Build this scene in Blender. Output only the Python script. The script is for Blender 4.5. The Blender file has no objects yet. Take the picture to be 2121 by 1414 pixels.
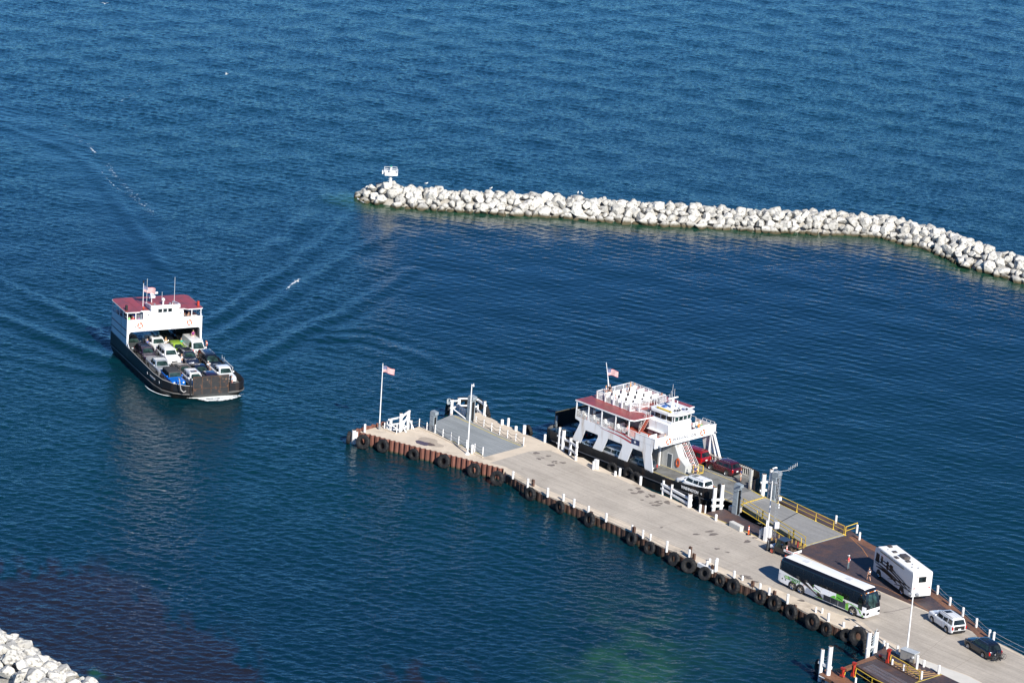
import bpy, bmesh, math, random
import numpy as np
from mathutils import Vector, Matrix, noise as mnoise
R_ = math.radians
random.seed(7)
S = bpy.context.scene
COL = S.collection

# ------------------------------------------------------------------ camera
CAM_F, CAM_TH, CAM_RO, CAM_H = 6056.0, 0.28787, 0.06873, 122.9
_F = Vector((0, math.cos(CAM_TH), -math.sin(CAM_TH)))
_R0 = Vector((1, 0, 0)); _U0 = _R0.cross(_F)
_R = (_R0 * math.cos(CAM_RO) + _U0 * math.sin(CAM_RO)).normalized()
_U = _R.cross(_F)
cd = bpy.data.cameras.new('camera'); cam = bpy.data.objects.new('camera', cd); COL.objects.link(cam)
cd.sensor_width = 36.0; cd.lens = 36.0 * CAM_F / 2121.0; cd.clip_start = 1.0; cd.clip_end = 8000.0
m = Matrix((_R, _U, -_F)).transposed().to_4x4(); m.translation = Vector((0, 0, CAM_H))
cam.matrix_world = m
S.camera = cam

def G(px, py, z=1.3):
    """point of the horizontal plane z seen at photograph pixel (px, py)"""
    d = _F * CAM_F + _R * (px - 1060.5) - _U * (py - 707.0)
    t = (z - CAM_H) / d.z
    return Vector((d.x * t, d.y * t, z))

# ------------------------------------------------------------------ light
SUN_AZ = R_(27.0); SUN_EL = R_(33.0)           # sun stands behind the camera, a little to the right
sund = Vector((math.sin(SUN_AZ) * math.cos(SUN_EL), -math.cos(SUN_AZ) * math.cos(SUN_EL), math.sin(SUN_EL)))
w = bpy.data.worlds.new('World'); S.world = w; w.use_nodes = True
nt = w.node_tree; bg = nt.nodes['Background']
sky = nt.nodes.new('ShaderNodeTexSky'); sky.sky_type = 'NISHITA'; sky.sun_disc = False
sky.sun_elevation = SUN_EL; sky.sun_rotation = math.atan2(sund.x, sund.y)
sky.air_density = 0.8; sky.dust_density = 0.0; sky.ozone_density = 5.0; sky.altitude = 1500
tint = nt.nodes.new('ShaderNodeMixRGB'); tint.blend_type = 'MULTIPLY'; tint.inputs[0].default_value = 1.0; tint.inputs[2].default_value = (0.44, 0.83, 1.10, 1)   # very clear autumn air: a deeper blue sky
nt.links.new(sky.outputs[0], tint.inputs[1]); nt.links.new(tint.outputs[0], bg.inputs[0]); bg.inputs[1].default_value = 0.078
sl = bpy.data.lights.new('sun', 'SUN'); sl.energy = 5.0; sl.angle = R_(0.5); sl.color = (1.0, 0.95, 0.87)
so = bpy.data.objects.new('sun', sl); COL.objects.link(so)
so.rotation_euler = sund.to_track_quat('Z', 'Y').to_euler()
so.location = (0, 0, 300)
S.view_settings.view_transform = 'Standard'; S.view_settings.look = 'None'
S.view_settings.exposure = 0.60; S.view_settings.gamma = 1.0
S.render.engine = 'CYCLES'
S.cycles.max_bounces = 6; S.cycles.diffuse_bounces = 2; S.cycles.glossy_bounces = 3; S.cycles.transmission_bounces = 4

# ------------------------------------------------------------------ materials
MATS = {}
def newmat(name):
    mt = bpy.data.materials.new(name); mt.use_nodes = True
    return mt, mt.node_tree, mt.node_tree.nodes['Principled BSDF']
def N(nt, kind, **kw):
    n = nt.nodes.new(kind)
    for k, v in kw.items():
        if k in n.bl_rna.properties.keys(): setattr(n, k, v)
        else: n.inputs[k].default_value = v
    return n
def M(name, col, rough=0.5, metal=0.0, var=0.12, scale=1.5, bump=0.0, bscale=20, coat=0.0, dirt=None, dirtamt=0.3, dscale=0.8, spec=0.5, streak=False):
    """procedural material: base colour with two octaves of tone variation, optional stains and bump"""
    if name in MATS: return MATS[name]
    mt, nt, b = newmat(name)
    tc = N(nt, 'ShaderNodeTexCoord')
    vec = tc.outputs['Object']
    if streak:
        mp = N(nt, 'ShaderNodeMapping'); mp.inputs['Scale'].default_value = (1, 1, 0.12)
        nt.links.new(vec, mp.inputs[0]); svec = mp.outputs[0]
    else: svec = vec
    no = N(nt, 'ShaderNodeTexNoise', Scale=scale, Detail=5.0, Roughness=0.6); nt.links.new(vec, no.inputs['Vector'])
    rp = N(nt, 'ShaderNodeValToRGB'); nt.links.new(no.outputs['Fac'], rp.inputs[0])
    c = Vector(col[:3])
    rp.color_ramp.elements[0].position = 0.25; rp.color_ramp.elements[1].position = 0.75
    lo = c * (1 - var); hi = c * (1 + var)
    rp.color_ramp.elements[0].color = (*lo, 1); rp.color_ramp.elements[1].color = (*[min(1, x) for x in hi], 1)
    out = rp.outputs[0]
    if dirt:
        n2 = N(nt, 'ShaderNodeTexNoise', Scale=dscale, Detail=6.0, Roughness=0.65); nt.links.new(svec, n2.inputs['Vector'])
        r2 = N(nt, 'ShaderNodeValToRGB'); nt.links.new(n2.outputs['Fac'], r2.inputs[0])
        r2.color_ramp.elements[0].position = 0.62 - dirtamt * 0.4; r2.color_ramp.elements[1].position = 0.75 - dirtamt * 0.2
        mx = N(nt, 'ShaderNodeMixRGB'); nt.links.new(r2.outputs[0], mx.inputs[0]); nt.links.new(out, mx.inputs[1])
        mx.inputs[2].default_value = (*dirt, 1); out = mx.outputs[0]
    nt.links.new(out, b.inputs['Base Color'])
    rr = N(nt, 'ShaderNodeMapRange'); rr.inputs[3].default_value = max(0.02, rough - 0.08); rr.inputs[4].default_value = min(1, rough + 0.08)
    nt.links.new(no.outputs['Fac'], rr.inputs[0]); nt.links.new(rr.outputs[0], b.inputs['Roughness'])
    b.inputs['Metallic'].default_value = metal; b.inputs['Coat Weight'].default_value = coat
    b.inputs['Coat Roughness'].default_value = 0.05
    b.inputs['Specular IOR Level'].default_value = spec
    if bump:
        n3 = N(nt, 'ShaderNodeTexNoise', Scale=bscale, Detail=4.0); nt.links.new(vec, n3.inputs['Vector'])
        bp = N(nt, 'ShaderNodeBump', Strength=bump, Distance=0.05); nt.links.new(n3.outputs['Fac'], bp.inputs['Height'])
        nt.links.new(bp.outputs[0], b.inputs['Normal'])
    MATS[name] = mt
    return mt

WHITE = M('white_paint', (0.74, 0.74, 0.73), 0.45, var=0.04, dirt=(0.52, 0.48, 0.42), dirtamt=0.1, streak=True)
POSTW = M('post_white', (0.76, 0.75, 0.73), 0.55, var=0.06, scale=3, dirt=(0.33, 0.19, 0.11), dirtamt=0.12, dscale=2.5)
SHIPW = M('ship_white', (0.77, 0.78, 0.79), 0.4, var=0.04, scale=0.6, dirt=(0.45, 0.36, 0.28), dirtamt=0.20, dscale=1.1, streak=True, bump=0.12, bscale=0.9)
SHIPB = M('ship_black', (0.009, 0.010, 0.012), 0.45, var=0.3, scale=0.8, dirt=(0.045, 0.028, 0.02), dirtamt=0.25, dscale=0.7, streak=True)
SHIPR = M('roof_red', (0.33, 0.055, 0.05), 0.38, var=0.2, scale=0.5, dirt=(0.20, 0.05, 0.045), dirtamt=0.55, dscale=0.6, bump=0.15, bscale=0.8)
DECKR = M('deck_red', (0.42, 0.09, 0.055), 0.5, var=0.15, scale=1.0)
DECKG = M('deck_grey', (0.20, 0.205, 0.20), 0.7, var=0.16, scale=0.7, dirt=(0.11, 0.108, 0.10), dirtamt=0.45, dscale=0.5, bump=0.15)
DARK = M('dark_paint', (0.02, 0.021, 0.024), 0.5, var=0.3)
BLACK = M('black_trim', (0.012, 0.012, 0.013), 0.55, var=0.3)
RUBBER = M('rubber', (0.008, 0.008, 0.009), 0.75, var=0.35, scale=4, dirt=(0.028, 0.026, 0.024), dirtamt=0.25, dscale=3, bump=0.4)
TYRE = M('car_tyre', (0.016, 0.016, 0.017), 0.75, var=0.2, scale=4)
RIM = M('rim_metal', (0.42, 0.43, 0.45), 0.3, metal=0.8, var=0.1)
CHROME = M('chrome', (0.62, 0.63, 0.65), 0.15, metal=1.0, var=0.05)
GREYM = M('tower_grey', (0.24, 0.28, 0.31), 0.45, var=0.1, dirt=(0.15, 0.14, 0.13), dirtamt=0.15, streak=True)
GALV = M('galvanised', (0.36, 0.38, 0.40), 0.4, metal=0.5, var=0.15, scale=4)
YEL = M('yellow_paint', (0.72, 0.50, 0.055), 0.5, var=0.1, dirt=(0.35, 0.2, 0.06), dirtamt=0.15, dscale=2)
YLINE = M('line_yellow', (0.66, 0.5, 0.09), 0.7, var=0.12, scale=3, dirt=(0.3, 0.27, 0.15), dirtamt=0.35, dscale=1.5)
ORANGE = M('ring_orange', (0.72, 0.13, 0.03), 0.5, var=0.1)
REDP = M('red_paint', (0.42, 0.035, 0.02), 0.5, var=0.15, dirt=(0.2, 0.05, 0.03), dirtamt=0.25, dscale=2)
REDL = M('red_lens', (0.5, 0.01, 0.008), 0.15, var=0.05, coat=0.5)
AMBER = M('amber_lens', (0.75, 0.22, 0.02), 0.2, var=0.05)
LENS = M('clear_lens', (0.7, 0.72, 0.74), 0.12, var=0.05, coat=0.5)
SEAT = M('seat_fabric', (0.12, 0.11, 0.10), 0.8, var=0.2, scale=6)
LETW = M('lettering_white', (0.8, 0.8, 0.8), 0.5, var=0.03)
LETG = M('lettering_grey', (0.07, 0.075, 0.09), 0.5, var=0.05)
NAVY = M('navy_panel', (0.015, 0.03, 0.10), 0.45, var=0.1)
FLAGR = M('stripe_red', (0.42, 0.03, 0.035), 0.7, var=0.06)
FLAGB = M('canton_blue', (0.05, 0.07, 0.2), 0.7, var=0.08)
FLAGW = M('flag_white', (0.72, 0.70, 0.68), 0.7, var=0.04)
CONC = M('concrete_edge', (0.60, 0.51, 0.40), 0.85, var=0.10, scale=0.6, dirt=(0.38, 0.32, 0.25), dirtamt=0.28, dscale=0.35, bump=0.3, bscale=12)
CONCW = M('barrier_concrete', (0.62, 0.60, 0.55), 0.8, var=0.08, scale=2, dirt=(0.42, 0.4, 0.36), dirtamt=0.2)
TIMB = M('old_timber', (0.16, 0.11, 0.075), 0.85, var=0.3, scale=3, bump=0.3)
CABLE = M('cable', (0.30, 0.30, 0.30), 0.5, metal=0.4, var=0.2)
ROPE = M('rope', (0.45, 0.5, 0.52), 0.8, var=0.2, scale=5)

def glassmat(name, tint=(0.03, 0.05, 0.055), rough=0.05):
    if name in MATS: return MATS[name]
    mt, nt, b = newmat(name)
    tc = N(nt, 'ShaderNodeTexCoord')
    no = N(nt, 'ShaderNodeTexNoise', Scale=1.3, Detail=3.0); nt.links.new(tc.outputs['Object'], no.inputs['Vector'])
    rp = N(nt, 'ShaderNodeValToRGB'); nt.links.new(no.outputs['Fac'], rp.inputs[0])
    rp.color_ramp.elements[0].position = 0.35; rp.color_ramp.elements[1].position = 0.7
    rp.color_ramp.elements[0].color = (*[x * 0.35 for x in tint], 1); rp.color_ramp.elements[1].color = (*[x * 2.2 for x in tint], 1)
    nt.links.new(rp.outputs[0], b.inputs['Base Color'])
    b.inputs['Roughness'].default_value = rough; b.inputs['Coat Weight'].default_value = 0.0; b.inputs['Specular IOR Level'].default_value = 0.35; b.inputs['IOR'].default_value = 1.52
    MATS[name] = mt; return mt
GLASS = glassmat('window_glass', (0.012, 0.018, 0.02))
GLASSC = glassmat('windscreen_glass', (0.018, 0.036, 0.034), 0.03)

def asphalt(name, c1, c2, lines=True):
    """pier surface: fine grain, broom lines across, large worn patches, small oil spots"""
    if name in MATS: return MATS[name]
    mt, nt, b = newmat(name)
    geo = N(nt, 'ShaderNodeNewGeometry')
    mp = N(nt, 'ShaderNodeMapping'); mp.inputs['Rotation'].default_value = (0, 0, R_(46)); nt.links.new(geo.outputs['Position'], mp.inputs[0])
    def noise(sc, det=5, rough=0.6, scale3=None):
        n = N(nt, 'ShaderNodeTexNoise', Scale=sc, Detail=float(det), Roughness=rough)
        if scale3:
            m2 = N(nt, 'ShaderNodeMapping'); m2.inputs['Scale'].default_value = scale3; nt.links.new(mp.outputs[0], m2.inputs[0]); nt.links.new(m2.outputs[0], n.inputs['Vector'])
        else: nt.links.new(mp.outputs[0], n.inputs['Vector'])
        return n.outputs['Fac']
    def ramp(src, p0, p1, v0, v1):
        r = N(nt, 'ShaderNodeValToRGB'); nt.links.new(src, r.inputs[0])
        r.color_ramp.elements[0].position = p0; r.color_ramp.elements[1].position = p1
        r.color_ramp.elements[0].color = (*v0, 1); r.color_ramp.elements[1].color = (*v1, 1)
        return r.outputs[0]
    def mix(f, a, bb, mode='MIX'):
        x = N(nt, 'ShaderNodeMixRGB', blend_type=mode)
        if isinstance(f, float): x.inputs[0].default_value = f
        else: nt.links.new(f, x.inputs[0])
        nt.links.new(a, x.inputs[1])
        if isinstance(bb, tuple): x.inputs[2].default_value = (*bb, 1)
        else: nt.links.new(bb, x.inputs[2])
        return x.outputs[0]
    base = ramp(noise(0.22, 6), 0.3, 0.7, c1, c2)
    g = ramp(noise(4.0, 6, 0.75), 0.35, 0.68, (0.86, 0.86, 0.86), (1.06, 1.06, 1.06))
    base = mix(1.0, base, g, 'MULTIPLY')
    if lines:
        ln = ramp(noise(1.0, 3, 0.5, (0.12, 3.6, 1)), 0.42, 0.6, (0.93, 0.93, 0.93), (1.03, 1.03, 1.03))
        base = mix(1.0, base, ln, 'MULTIPLY')
        cr = ramp(noise(1.0, 4, 0.6, (0.05, 0.9, 1)), 0.50, 0.515, (1, 1, 1), (0.88, 0.88, 0.88))
        base = mix(0.6, base, cr, 'MULTIPLY')
    sp = ramp(noise(0.9, 3, 0.6), 0.70, 0.74, (0, 0, 0), (0.6, 0.6, 0.6))
    base = mix(sp, base, tuple(x * 0.55 for x in c1))
    nt.links.new(base, b.inputs['Base Color']); b.inputs['Roughness'].default_value = 0.85
    bp = N(nt, 'ShaderNodeBump', Strength=0.25, Distance=0.03); nt.links.new(noise(12, 4), bp.inputs['Height']); nt.links.new(bp.outputs[0], b.inputs['Normal'])
    MATS[name] = mt; return mt
ASPH = asphalt('pier_surface', (0.40, 0.355, 0.30), (0.51, 0.455, 0.385))
ASPHR = asphalt('ramp_surface', (0.235, 0.255, 0.26), (0.30, 0.32, 0.325))
ASPHB = asphalt('bridge_surface', (0.25, 0.25, 0.245), (0.31, 0.305, 0.295))

def rusty(name, plate, rust, thr=0.5, dots=True):
    """weathered steel deck plate: dark paint worn to rust, bolts and seams"""
    if name in MATS: return MATS[name]
    mt, nt, b = newmat(name)
    geo = N(nt, 'ShaderNodeNewGeometry')
    mp = N(nt, 'ShaderNodeMapping'); mp.inputs['Rotation'].default_value = (0, 0, R_(46)); nt.links.new(geo.outputs['Position'], mp.inputs[0])
    n1 = N(nt, 'ShaderNodeTexNoise', Scale=0.28, Detail=8.0, Roughness=0.68); nt.links.new(mp.outputs[0], n1.inputs['Vector'])
    r1 = N(nt, 'ShaderNodeValToRGB'); nt.links.new(n1.outputs['Fac'], r1.inputs[0])
    r1.color_ramp.elements[0].position = thr - 0.08; r1.color_ramp.elements[1].position = thr + 0.12
    r1.color_ramp.elements[0].color = (*plate, 1); r1.color_ramp.elements[1].color = (*rust, 1)
    n2 = N(nt, 'ShaderNodeTexNoise', Scale=5.0, Detail=6.0, Roughness=0.75); nt.links.new(mp.outputs[0], n2.inputs['Vector'])
    r2 = N(nt, 'ShaderNodeValToRGB'); nt.links.new(n2.outputs['Fac'], r2.inputs[0]); r2.color_ramp.elements[0].position = 0.3; r2.color_ramp.elements[1].position = 0.7
    r2.color_ramp.elements[0].color = (0.6, 0.6, 0.6, 1); r2.color_ramp.elements[1].color = (1.3, 1.3, 1.3, 1)
    mx = N(nt, 'ShaderNodeMixRGB', blend_type='MULTIPLY'); mx.inputs[0].default_value = 1; nt.links.new(r1.outputs[0], mx.inputs[1]); nt.links.new(r2.outputs[0], mx.inputs[2])
    out = mx.outputs[0]
    # plate seams
    br = N(nt, 'ShaderNodeTexBrick', Scale=0.33); br.offset = 0.5
    br.inputs['Color1'].default_value = (0, 0, 0, 1); br.inputs['Color2'].default_value = (0, 0, 0, 1); br.inputs['Mortar'].default_value = (1, 1, 1, 1)
    br.inputs['Mortar Size'].default_value = 0.006; nt.links.new(mp.outputs[0], br.inputs['Vector'])
    mm = N(nt, 'ShaderNodeMixRGB'); nt.links.new(br.outputs['Color'], mm.inputs[0]); nt.links.new(out, mm.inputs[1]); mm.inputs[2].default_value = (*[x * .75 for x in rust], 1)
    out = mm.outputs[0]
    if dots:
        vo = N(nt, 'ShaderNodeTexVoronoi', Scale=0.62); vo.inputs['Randomness'].default_value = 0.35; nt.links.new(mp.outputs[0], vo.inputs['Vector'])
        lt = N(nt, 'ShaderNodeMath', operation='LESS_THAN'); lt.inputs[1].default_value = 0.042; nt.links.new(vo.outputs['Distance'], lt.inputs[0])
        m3 = N(nt, 'ShaderNodeMixRGB'); nt.links.new(lt.outputs[0], m3.inputs[0]); nt.links.new(out, m3.inputs[1]); m3.inputs[2].default_value = (0.42, 0.36, 0.32, 1)
        out = m3.outputs[0]
    nt.links.new(out, b.inputs['Base Color']); b.inputs['Roughness'].default_value = 0.62
    bp = N(nt, 'ShaderNodeBump', Strength=0.3, Distance=0.02); nt.links.new(n2.outputs['Fac'], bp.inputs['Height']); nt.links.new(bp.outputs[0], b.inputs['Normal'])
    MATS[name] = mt; return mt
PLATE = rusty('steel_plate', (0.058, 0.045, 0.05), (0.15, 0.078, 0.052), 0.56)
PLATER = rusty('steel_plate_rusty', (0.15, 0.075, 0.045), (0.24, 0.11, 0.055), 0.5)

def sheetmat(name, c1, c2):
    if name in MATS: return MATS[name]
    mt, nt, b = newmat(name)
    geo = N(nt, 'ShaderNodeNewGeometry'); mp = N(nt, 'ShaderNodeMapping'); mp.inputs['Scale'].default_value = (1, 1, 0.15); nt.links.new(geo.outputs['Position'], mp.inputs[0])
    n1 = N(nt, 'ShaderNodeTexNoise', Scale=3.0, Detail=6.0, Roughness=0.7); nt.links.new(mp.outputs[0], n1.inputs['Vector'])
    r1 = N(nt, 'ShaderNodeValToRGB'); nt.links.new(n1.outputs['Fac'], r1.inputs[0]); r1.color_ramp.elements[0].position = 0.3; r1.color_ramp.elements[1].position = 0.72
    r1.color_ramp.elements[0].color = (*c1, 1); r1.color_ramp.elements[1].color = (*c2, 1)
    sx = N(nt, 'ShaderNodeSeparateXYZ'); nt.links.new(geo.outputs['Position'], sx.inputs[0])
    mr = N(nt, 'ShaderNodeMapRange'); mr.inputs[1].default_value = 0.05; mr.inputs[2].default_value = 0.3; mr.inputs[3].default_value = 0.0; mr.inputs[4].default_value = 1.0
    nt.links.new(sx.outputs[2], mr.inputs[0])
    mx = N(nt, 'ShaderNodeMixRGB'); nt.links.new(mr.outputs[0], mx.inputs[0]); mx.inputs[1].default_value = (0.03, 0.032, 0.016, 1); nt.links.new(r1.outputs[0], mx.inputs[2])
    nt.links.new(mx.outputs[0], b.inputs['Base Color']); b.inputs['Roughness'].default_value = 0.75
    MATS[name] = mt; return mt
SHEET = sheetmat('sheet_pile_rust', (0.10, 0.038, 0.028), (0.24, 0.10, 0.07))
SHEETD = sheetmat('sheet_pile_dark', (0.03, 0.02, 0.016), (0.15, 0.075, 0.05))

def carpaint(name, col, rough=0.28, metal=0.2):
    return M('paint_' + name, col, rough, metal=metal, var=0.05, scale=2, coat=0.8)

# ------------------------------------------------------------------ objects
def tag(o, label=None, cat=None, group=None, kind=None):
    if label: o['label'] = label
    if cat: o['category'] = cat
    if group: o['group'] = group
    if kind: o['kind'] = kind
    return o
def empty(name, loc=(0, 0, 0), rz=0.0, label=None, cat=None, group=None):
    o = bpy.data.objects.new(name, None); COL.objects.link(o); o.location = loc; o.rotation_euler = (0, 0, rz)
    o.empty_display_size = 0.3
    return tag(o, label, cat, group)
def copy_tree(o, parent=None):
    c = o.copy(); COL.objects.link(c); c.parent = parent
    for ch in list(o.children): copy_tree(ch, c)
    return c

class MB:
    def __init__(s): s.v = []; s.f = []; s.mi = []; s.sm = []; s.mats = []
    def mat(s, m):
        if m not in s.mats: s.mats.append(m)
        return s.mats.index(m)
    def add(s, verts, faces, m, smooth=False, T=None):
        k = len(s.v)
        for v in verts:
            v = Vector(v)
            if T is not None: v = T @ v
            s.v.append(tuple(v))
        i = s.mat(m)
        for f in faces: s.f.append(tuple(k + a for a in f)); s.mi.append(i); s.sm.append(smooth)
        return s
    def box(s, x0, x1, y0, y1, z0, z1, m, bev=0.0, T=None):
        if bev <= 0:
            V = [(x, y, z) for z in (z0, z1) for y in (y0, y1) for x in (x0, x1)]
            return s.add(V, [(0, 2, 3, 1), (4, 5, 7, 6), (0, 1, 5, 4), (2, 6, 7, 3), (0, 4, 6, 2), (1, 3, 7, 5)], m, T=T)
        bm = bmesh.new(); bmesh.ops.create_cube(bm, size=1.0)
        for v in bm.verts: v.co = Vector(((x0 + x1) / 2 + v.co.x * (x1 - x0), (y0 + y1) / 2 + v.co.y * (y1 - y0), (z0 + z1) / 2 + v.co.z * (z1 - z0)))
        bmesh.ops.bevel(bm, geom=bm.edges[:], offset=bev, segments=2, affect='EDGES', profile=0.6)
        s.bm(bm, m, T=T); return s
    def bm(s, bm, m, smooth=False, T=None):
        bm.verts.index_update()
        s.add([v.co.copy() for v in bm.verts], [[v.index for v in f.verts] for f in bm.faces], m, smooth, T); bm.free(); return s
    def prism(s, pts, z0, z1, m, mside=None, axis='z', T=None, bottom=True):
        """polygon pts (2D) extruded; axis z: (x,y); axis y: (x,z) between y=z0,z1; axis x: (y,z)"""
        def P(p, h):
            return (p[0], p[1], h) if axis == 'z' else ((p[0], h, p[1]) if axis == 'y' else (h, p[0], p[1]))
        n = len(pts); V = [P(p, z0) for p in pts] + [P(p, z1) for p in pts]
        a = sum(pts[i][0] * pts[(i + 1) % n][1] - pts[(i + 1) % n][0] * pts[i][1] for i in range(n)) > 0
        if axis == 'y': a = not a
        up = tuple(range(n, 2 * n)); dn = tuple(reversed(range(n)))
        if not a: up = tuple(reversed(up)); dn = tuple(reversed(dn))
        s.add(V, [up] + ([dn] if bottom else []), m, T=T)
        sd = [(i, (i + 1) % n, n + (i + 1) % n, n + i) for i in range(n)]
        if not a: sd = [tuple(reversed(f)) for f in sd]
        s.add(V, sd, mside or m, T=T); return s
    def cyl(s, p0, p1, r0, r1=None, m=None, n=10, caps=True, smooth=True, T=None):
        r1 = r0 if r1 is None else r1
        p0 = Vector(p0); p1 = Vector(p1); d = (p1 - p0); L = d.length
        if L < 1e-6: return s
        d /= L; a = d.orthogonal().normalized(); b = d.cross(a)
        V = []
        for p, r in ((p0, r0), (p1, r1)):
            for i in range(n):
                t = 2 * math.pi * i / n; V.append(p + (a * math.cos(t) + b * math.sin(t)) * r)
        s.add(V, [(i, (i + 1) % n, n + (i + 1) % n, n + i) for i in range(n)], m, smooth, T)
        if caps: s.add(V, [tuple(reversed(range(n))), tuple(range(n, 2 * n))], m, False, T)
        return s
    def tube(s, pts, r, m, n=6, T=None):
        for a, b in zip(pts[:-1], pts[1:]): s.cyl(a, b, r, r, m, n, T=T)
        return s
    def lathe(s, prof, m, n=24, T=None, smooth=True, closed=False, mod=None):
        """prof: (r, z) revolved about z"""
        V = []; k = len(prof)
        for i in range(n):
            t = 2 * math.pi * i / n
            for j, (r, z) in enumerate(prof):
                if mod: r2, z2 = mod(i, j, r, z)
                else: r2, z2 = r, z
                V.append((r2 * math.cos(t), r2 * math.sin(t), z2))
        Fs = []
        for i in range(n):
            for j in range(k if closed else k - 1):
                a = i * k + j; b = i * k + (j + 1) % k; c = ((i + 1) % n) * k + (j + 1) % k; d = ((i + 1) % n) * k + j
                Fs.append((a, d, c, b))
        return s.add(V, Fs, m, smooth, T)
    def quad(s, a, b, c, d, m): return s.add([a, b, c, d], [(0, 1, 2, 3)], m)
    def sphere(s, c, r, m, seg=10, rings=7, sc=(1, 1, 1), T=None):
        bm = bmesh.new(); bmesh.ops.create_uvsphere(bm, u_segments=seg, v_segments=rings, radius=r)
        for v in bm.verts: v.co = Vector((v.co.x * sc[0] + c[0], v.co.y * sc[1] + c[1], v.co.z * sc[2] + c[2]))
        return s.bm(bm, m, True, T)
    def build(s, name, parent=None, loc=None, rz=None, **kw):
        used = sorted({i for f in s.f for i in f})
        if len(used) < len(s.v):
            mp_ = {a: b for b, a in enumerate(used)}; s.v = [s.v[i] for i in used]; s.f = [tuple(mp_[i] for i in f) for f in s.f]
        me = bpy.data.meshes.new(name); me.from_pydata(s.v, [], s.f)
        for mm in s.mats: me.materials.append(mm)
        me.polygons.foreach_set('material_index', s.mi); me.polygons.foreach_set('use_smooth', s.sm); me.update()
        o = bpy.data.objects.new(name, me); COL.objects.link(o)
        if parent: o.parent = parent
        if loc is not None: o.location = loc
        if rz is not None: o.rotation_euler = (0, 0, rz)
        return tag(o, kw.get('label'), kw.get('cat'), kw.get('group'), kw.get('kind'))

def text_mesh(txt, size, m, parent, T, name='lettering', extrude=0.004, space=1.0, xs=1.0, bold=0.0):
    cu = bpy.data.curves.new('t', 'FONT'); cu.body = txt; cu.size = size; cu.extrude = extrude; cu.align_x = 'CENTER'; cu.align_y = 'CENTER'; cu.space_character = space; cu.offset = bold
    ob = bpy.data.objects.new('t', cu); COL.objects.link(ob)
    bpy.context.view_layer.update()
    me = bpy.data.meshes.new_from_object(ob.evaluated_get(bpy.context.evaluated_depsgraph_get()))
    bpy.data.objects.remove(ob); bpy.data.curves.remove(cu)
    me.transform(Matrix.Scale(xs, 4, (1, 0, 0))); me.transform(T)
    me.materials.clear(); me.materials.append(m); me.name = name
    o = bpy.data.objects.new(name, me); COL.objects.link(o); o.parent = parent
    return o
def TM(loc, rx=0, ry=0, rz=0):
    return Matrix.Translation(loc) @ Matrix.Rotation(R_(rz), 4, 'Z') @ Matrix.Rotation(R_(ry), 4, 'Y') @ Matrix.Rotation(R_(rx), 4, 'X')
def star_pts(cx, cy, r, k=0.4, rot=90):
    return [(cx + (r if i % 2 == 0 else r * k) * math.cos(R_(rot + 36 * i)), cy + (r if i % 2 == 0 else r * k) * math.sin(R_(rot + 36 * i))) for i in range(10)]
def ordn(i):
    return ['first', 'second', 'third', 'fourth', 'fifth', 'sixth', 'seventh', 'eighth', 'ninth', 'tenth', 'eleventh', 'twelfth', 'thirteenth', 'fourteenth', 'fifteenth', 'sixteenth', 'seventeenth', 'eighteenth', 'nineteenth', 'twentieth', 'twenty-first', 'twenty-second', 'twenty-third', 'twenty-fourth', 'twenty-fifth', 'twenty-sixth', 'twenty-seventh', 'twenty-eighth'][i]
# ================================================================== WATER
def seg_dist(X, Y, P):
    """signed distance to polyline P (list of xy) and arclength parameter 0..1"""
    best = np.full(X.shape, 1e9, np.float32); sg = np.zeros(X.shape, np.float32); tt = np.zeros(X.shape, np.float32)
    L = [0.0]
    for a, b in zip(P[:-1], P[1:]): L.append(L[-1] + math.hypot(b[0] - a[0], b[1] - a[1]))
    for i, (a, b) in enumerate(zip(P[:-1], P[1:])):
        dx, dy = b[0] - a[0], b[1] - a[1]; l = math.hypot(dx, dy)
        t = np.clip(((X - a[0]) * dx + (Y - a[1]) * dy) / (l * l), 0, 1)
        ex = X - (a[0] + t * dx); ey = Y - (a[1] + t * dy); d = np.hypot(ex, ey)
        mk = d < best
        best = np.where(mk, d, best); sg = np.where(mk, np.sign(dx * ey - dy * ex) * d, sg)
        tt = np.where(mk, (L[i] + t * l) / L[-1], tt)
    return best, sg, tt
def W2(pts, z=0.0):
    return [tuple(G(x, y, z)[:2]) for x, y in pts]
def vnoise(X, Y, sc, seed):
    """cheap smooth value noise"""
    rs = np.random.RandomState(seed); g = rs.rand(257, 257).astype(np.float32)
    x = X * sc + 1000.3; y = Y * sc + 1000.7
    xi = np.floor(x).astype(int); yi = np.floor(y).astype(int); fx = x - xi; fy = y - yi
    fx = fx * fx * (3 - 2 * fx); fy = fy * fy * (3 - 2 * fy)
    a = g[xi % 256, yi % 256]; b = g[(xi + 1) % 256, yi % 256]; c = g[xi % 256, (yi + 1) % 256]; d = g[(xi + 1) % 256, (yi + 1) % 256]
    return a * (1 - fx) * (1 - fy) + b * fx * (1 - fy) + c * (1 - fx) * fy + d * fx * fy
def fbm(X, Y, sc, seed, o=4):
    return sum(vnoise(X, Y, sc * 2 ** k, seed + k) * 0.5 ** k for k in range(o)) / sum(0.5 ** k for k in range(o))

def smooth_path(P, step):
    out = []
    P = [Vector(p) for p in P]
    for i in range(len(P) - 1):
        p0 = P[max(0, i - 1)]; p1 = P[i]; p2 = P[i + 1]; p3 = P[min(len(P) - 1, i + 2)]
        n = max(1, int((p2 - p1).length / step))
        for k in range(n):
            t = k / n; out.append(0.5 * ((2 * p1) + (p2 - p0) * t + (2 * p0 - 5 * p1 + 4 * p2 - p3) * t * t + (3 * p1 - p0 - 3 * p2 + p3) * t ** 3))
    out.append(P[-1]); return out

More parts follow.
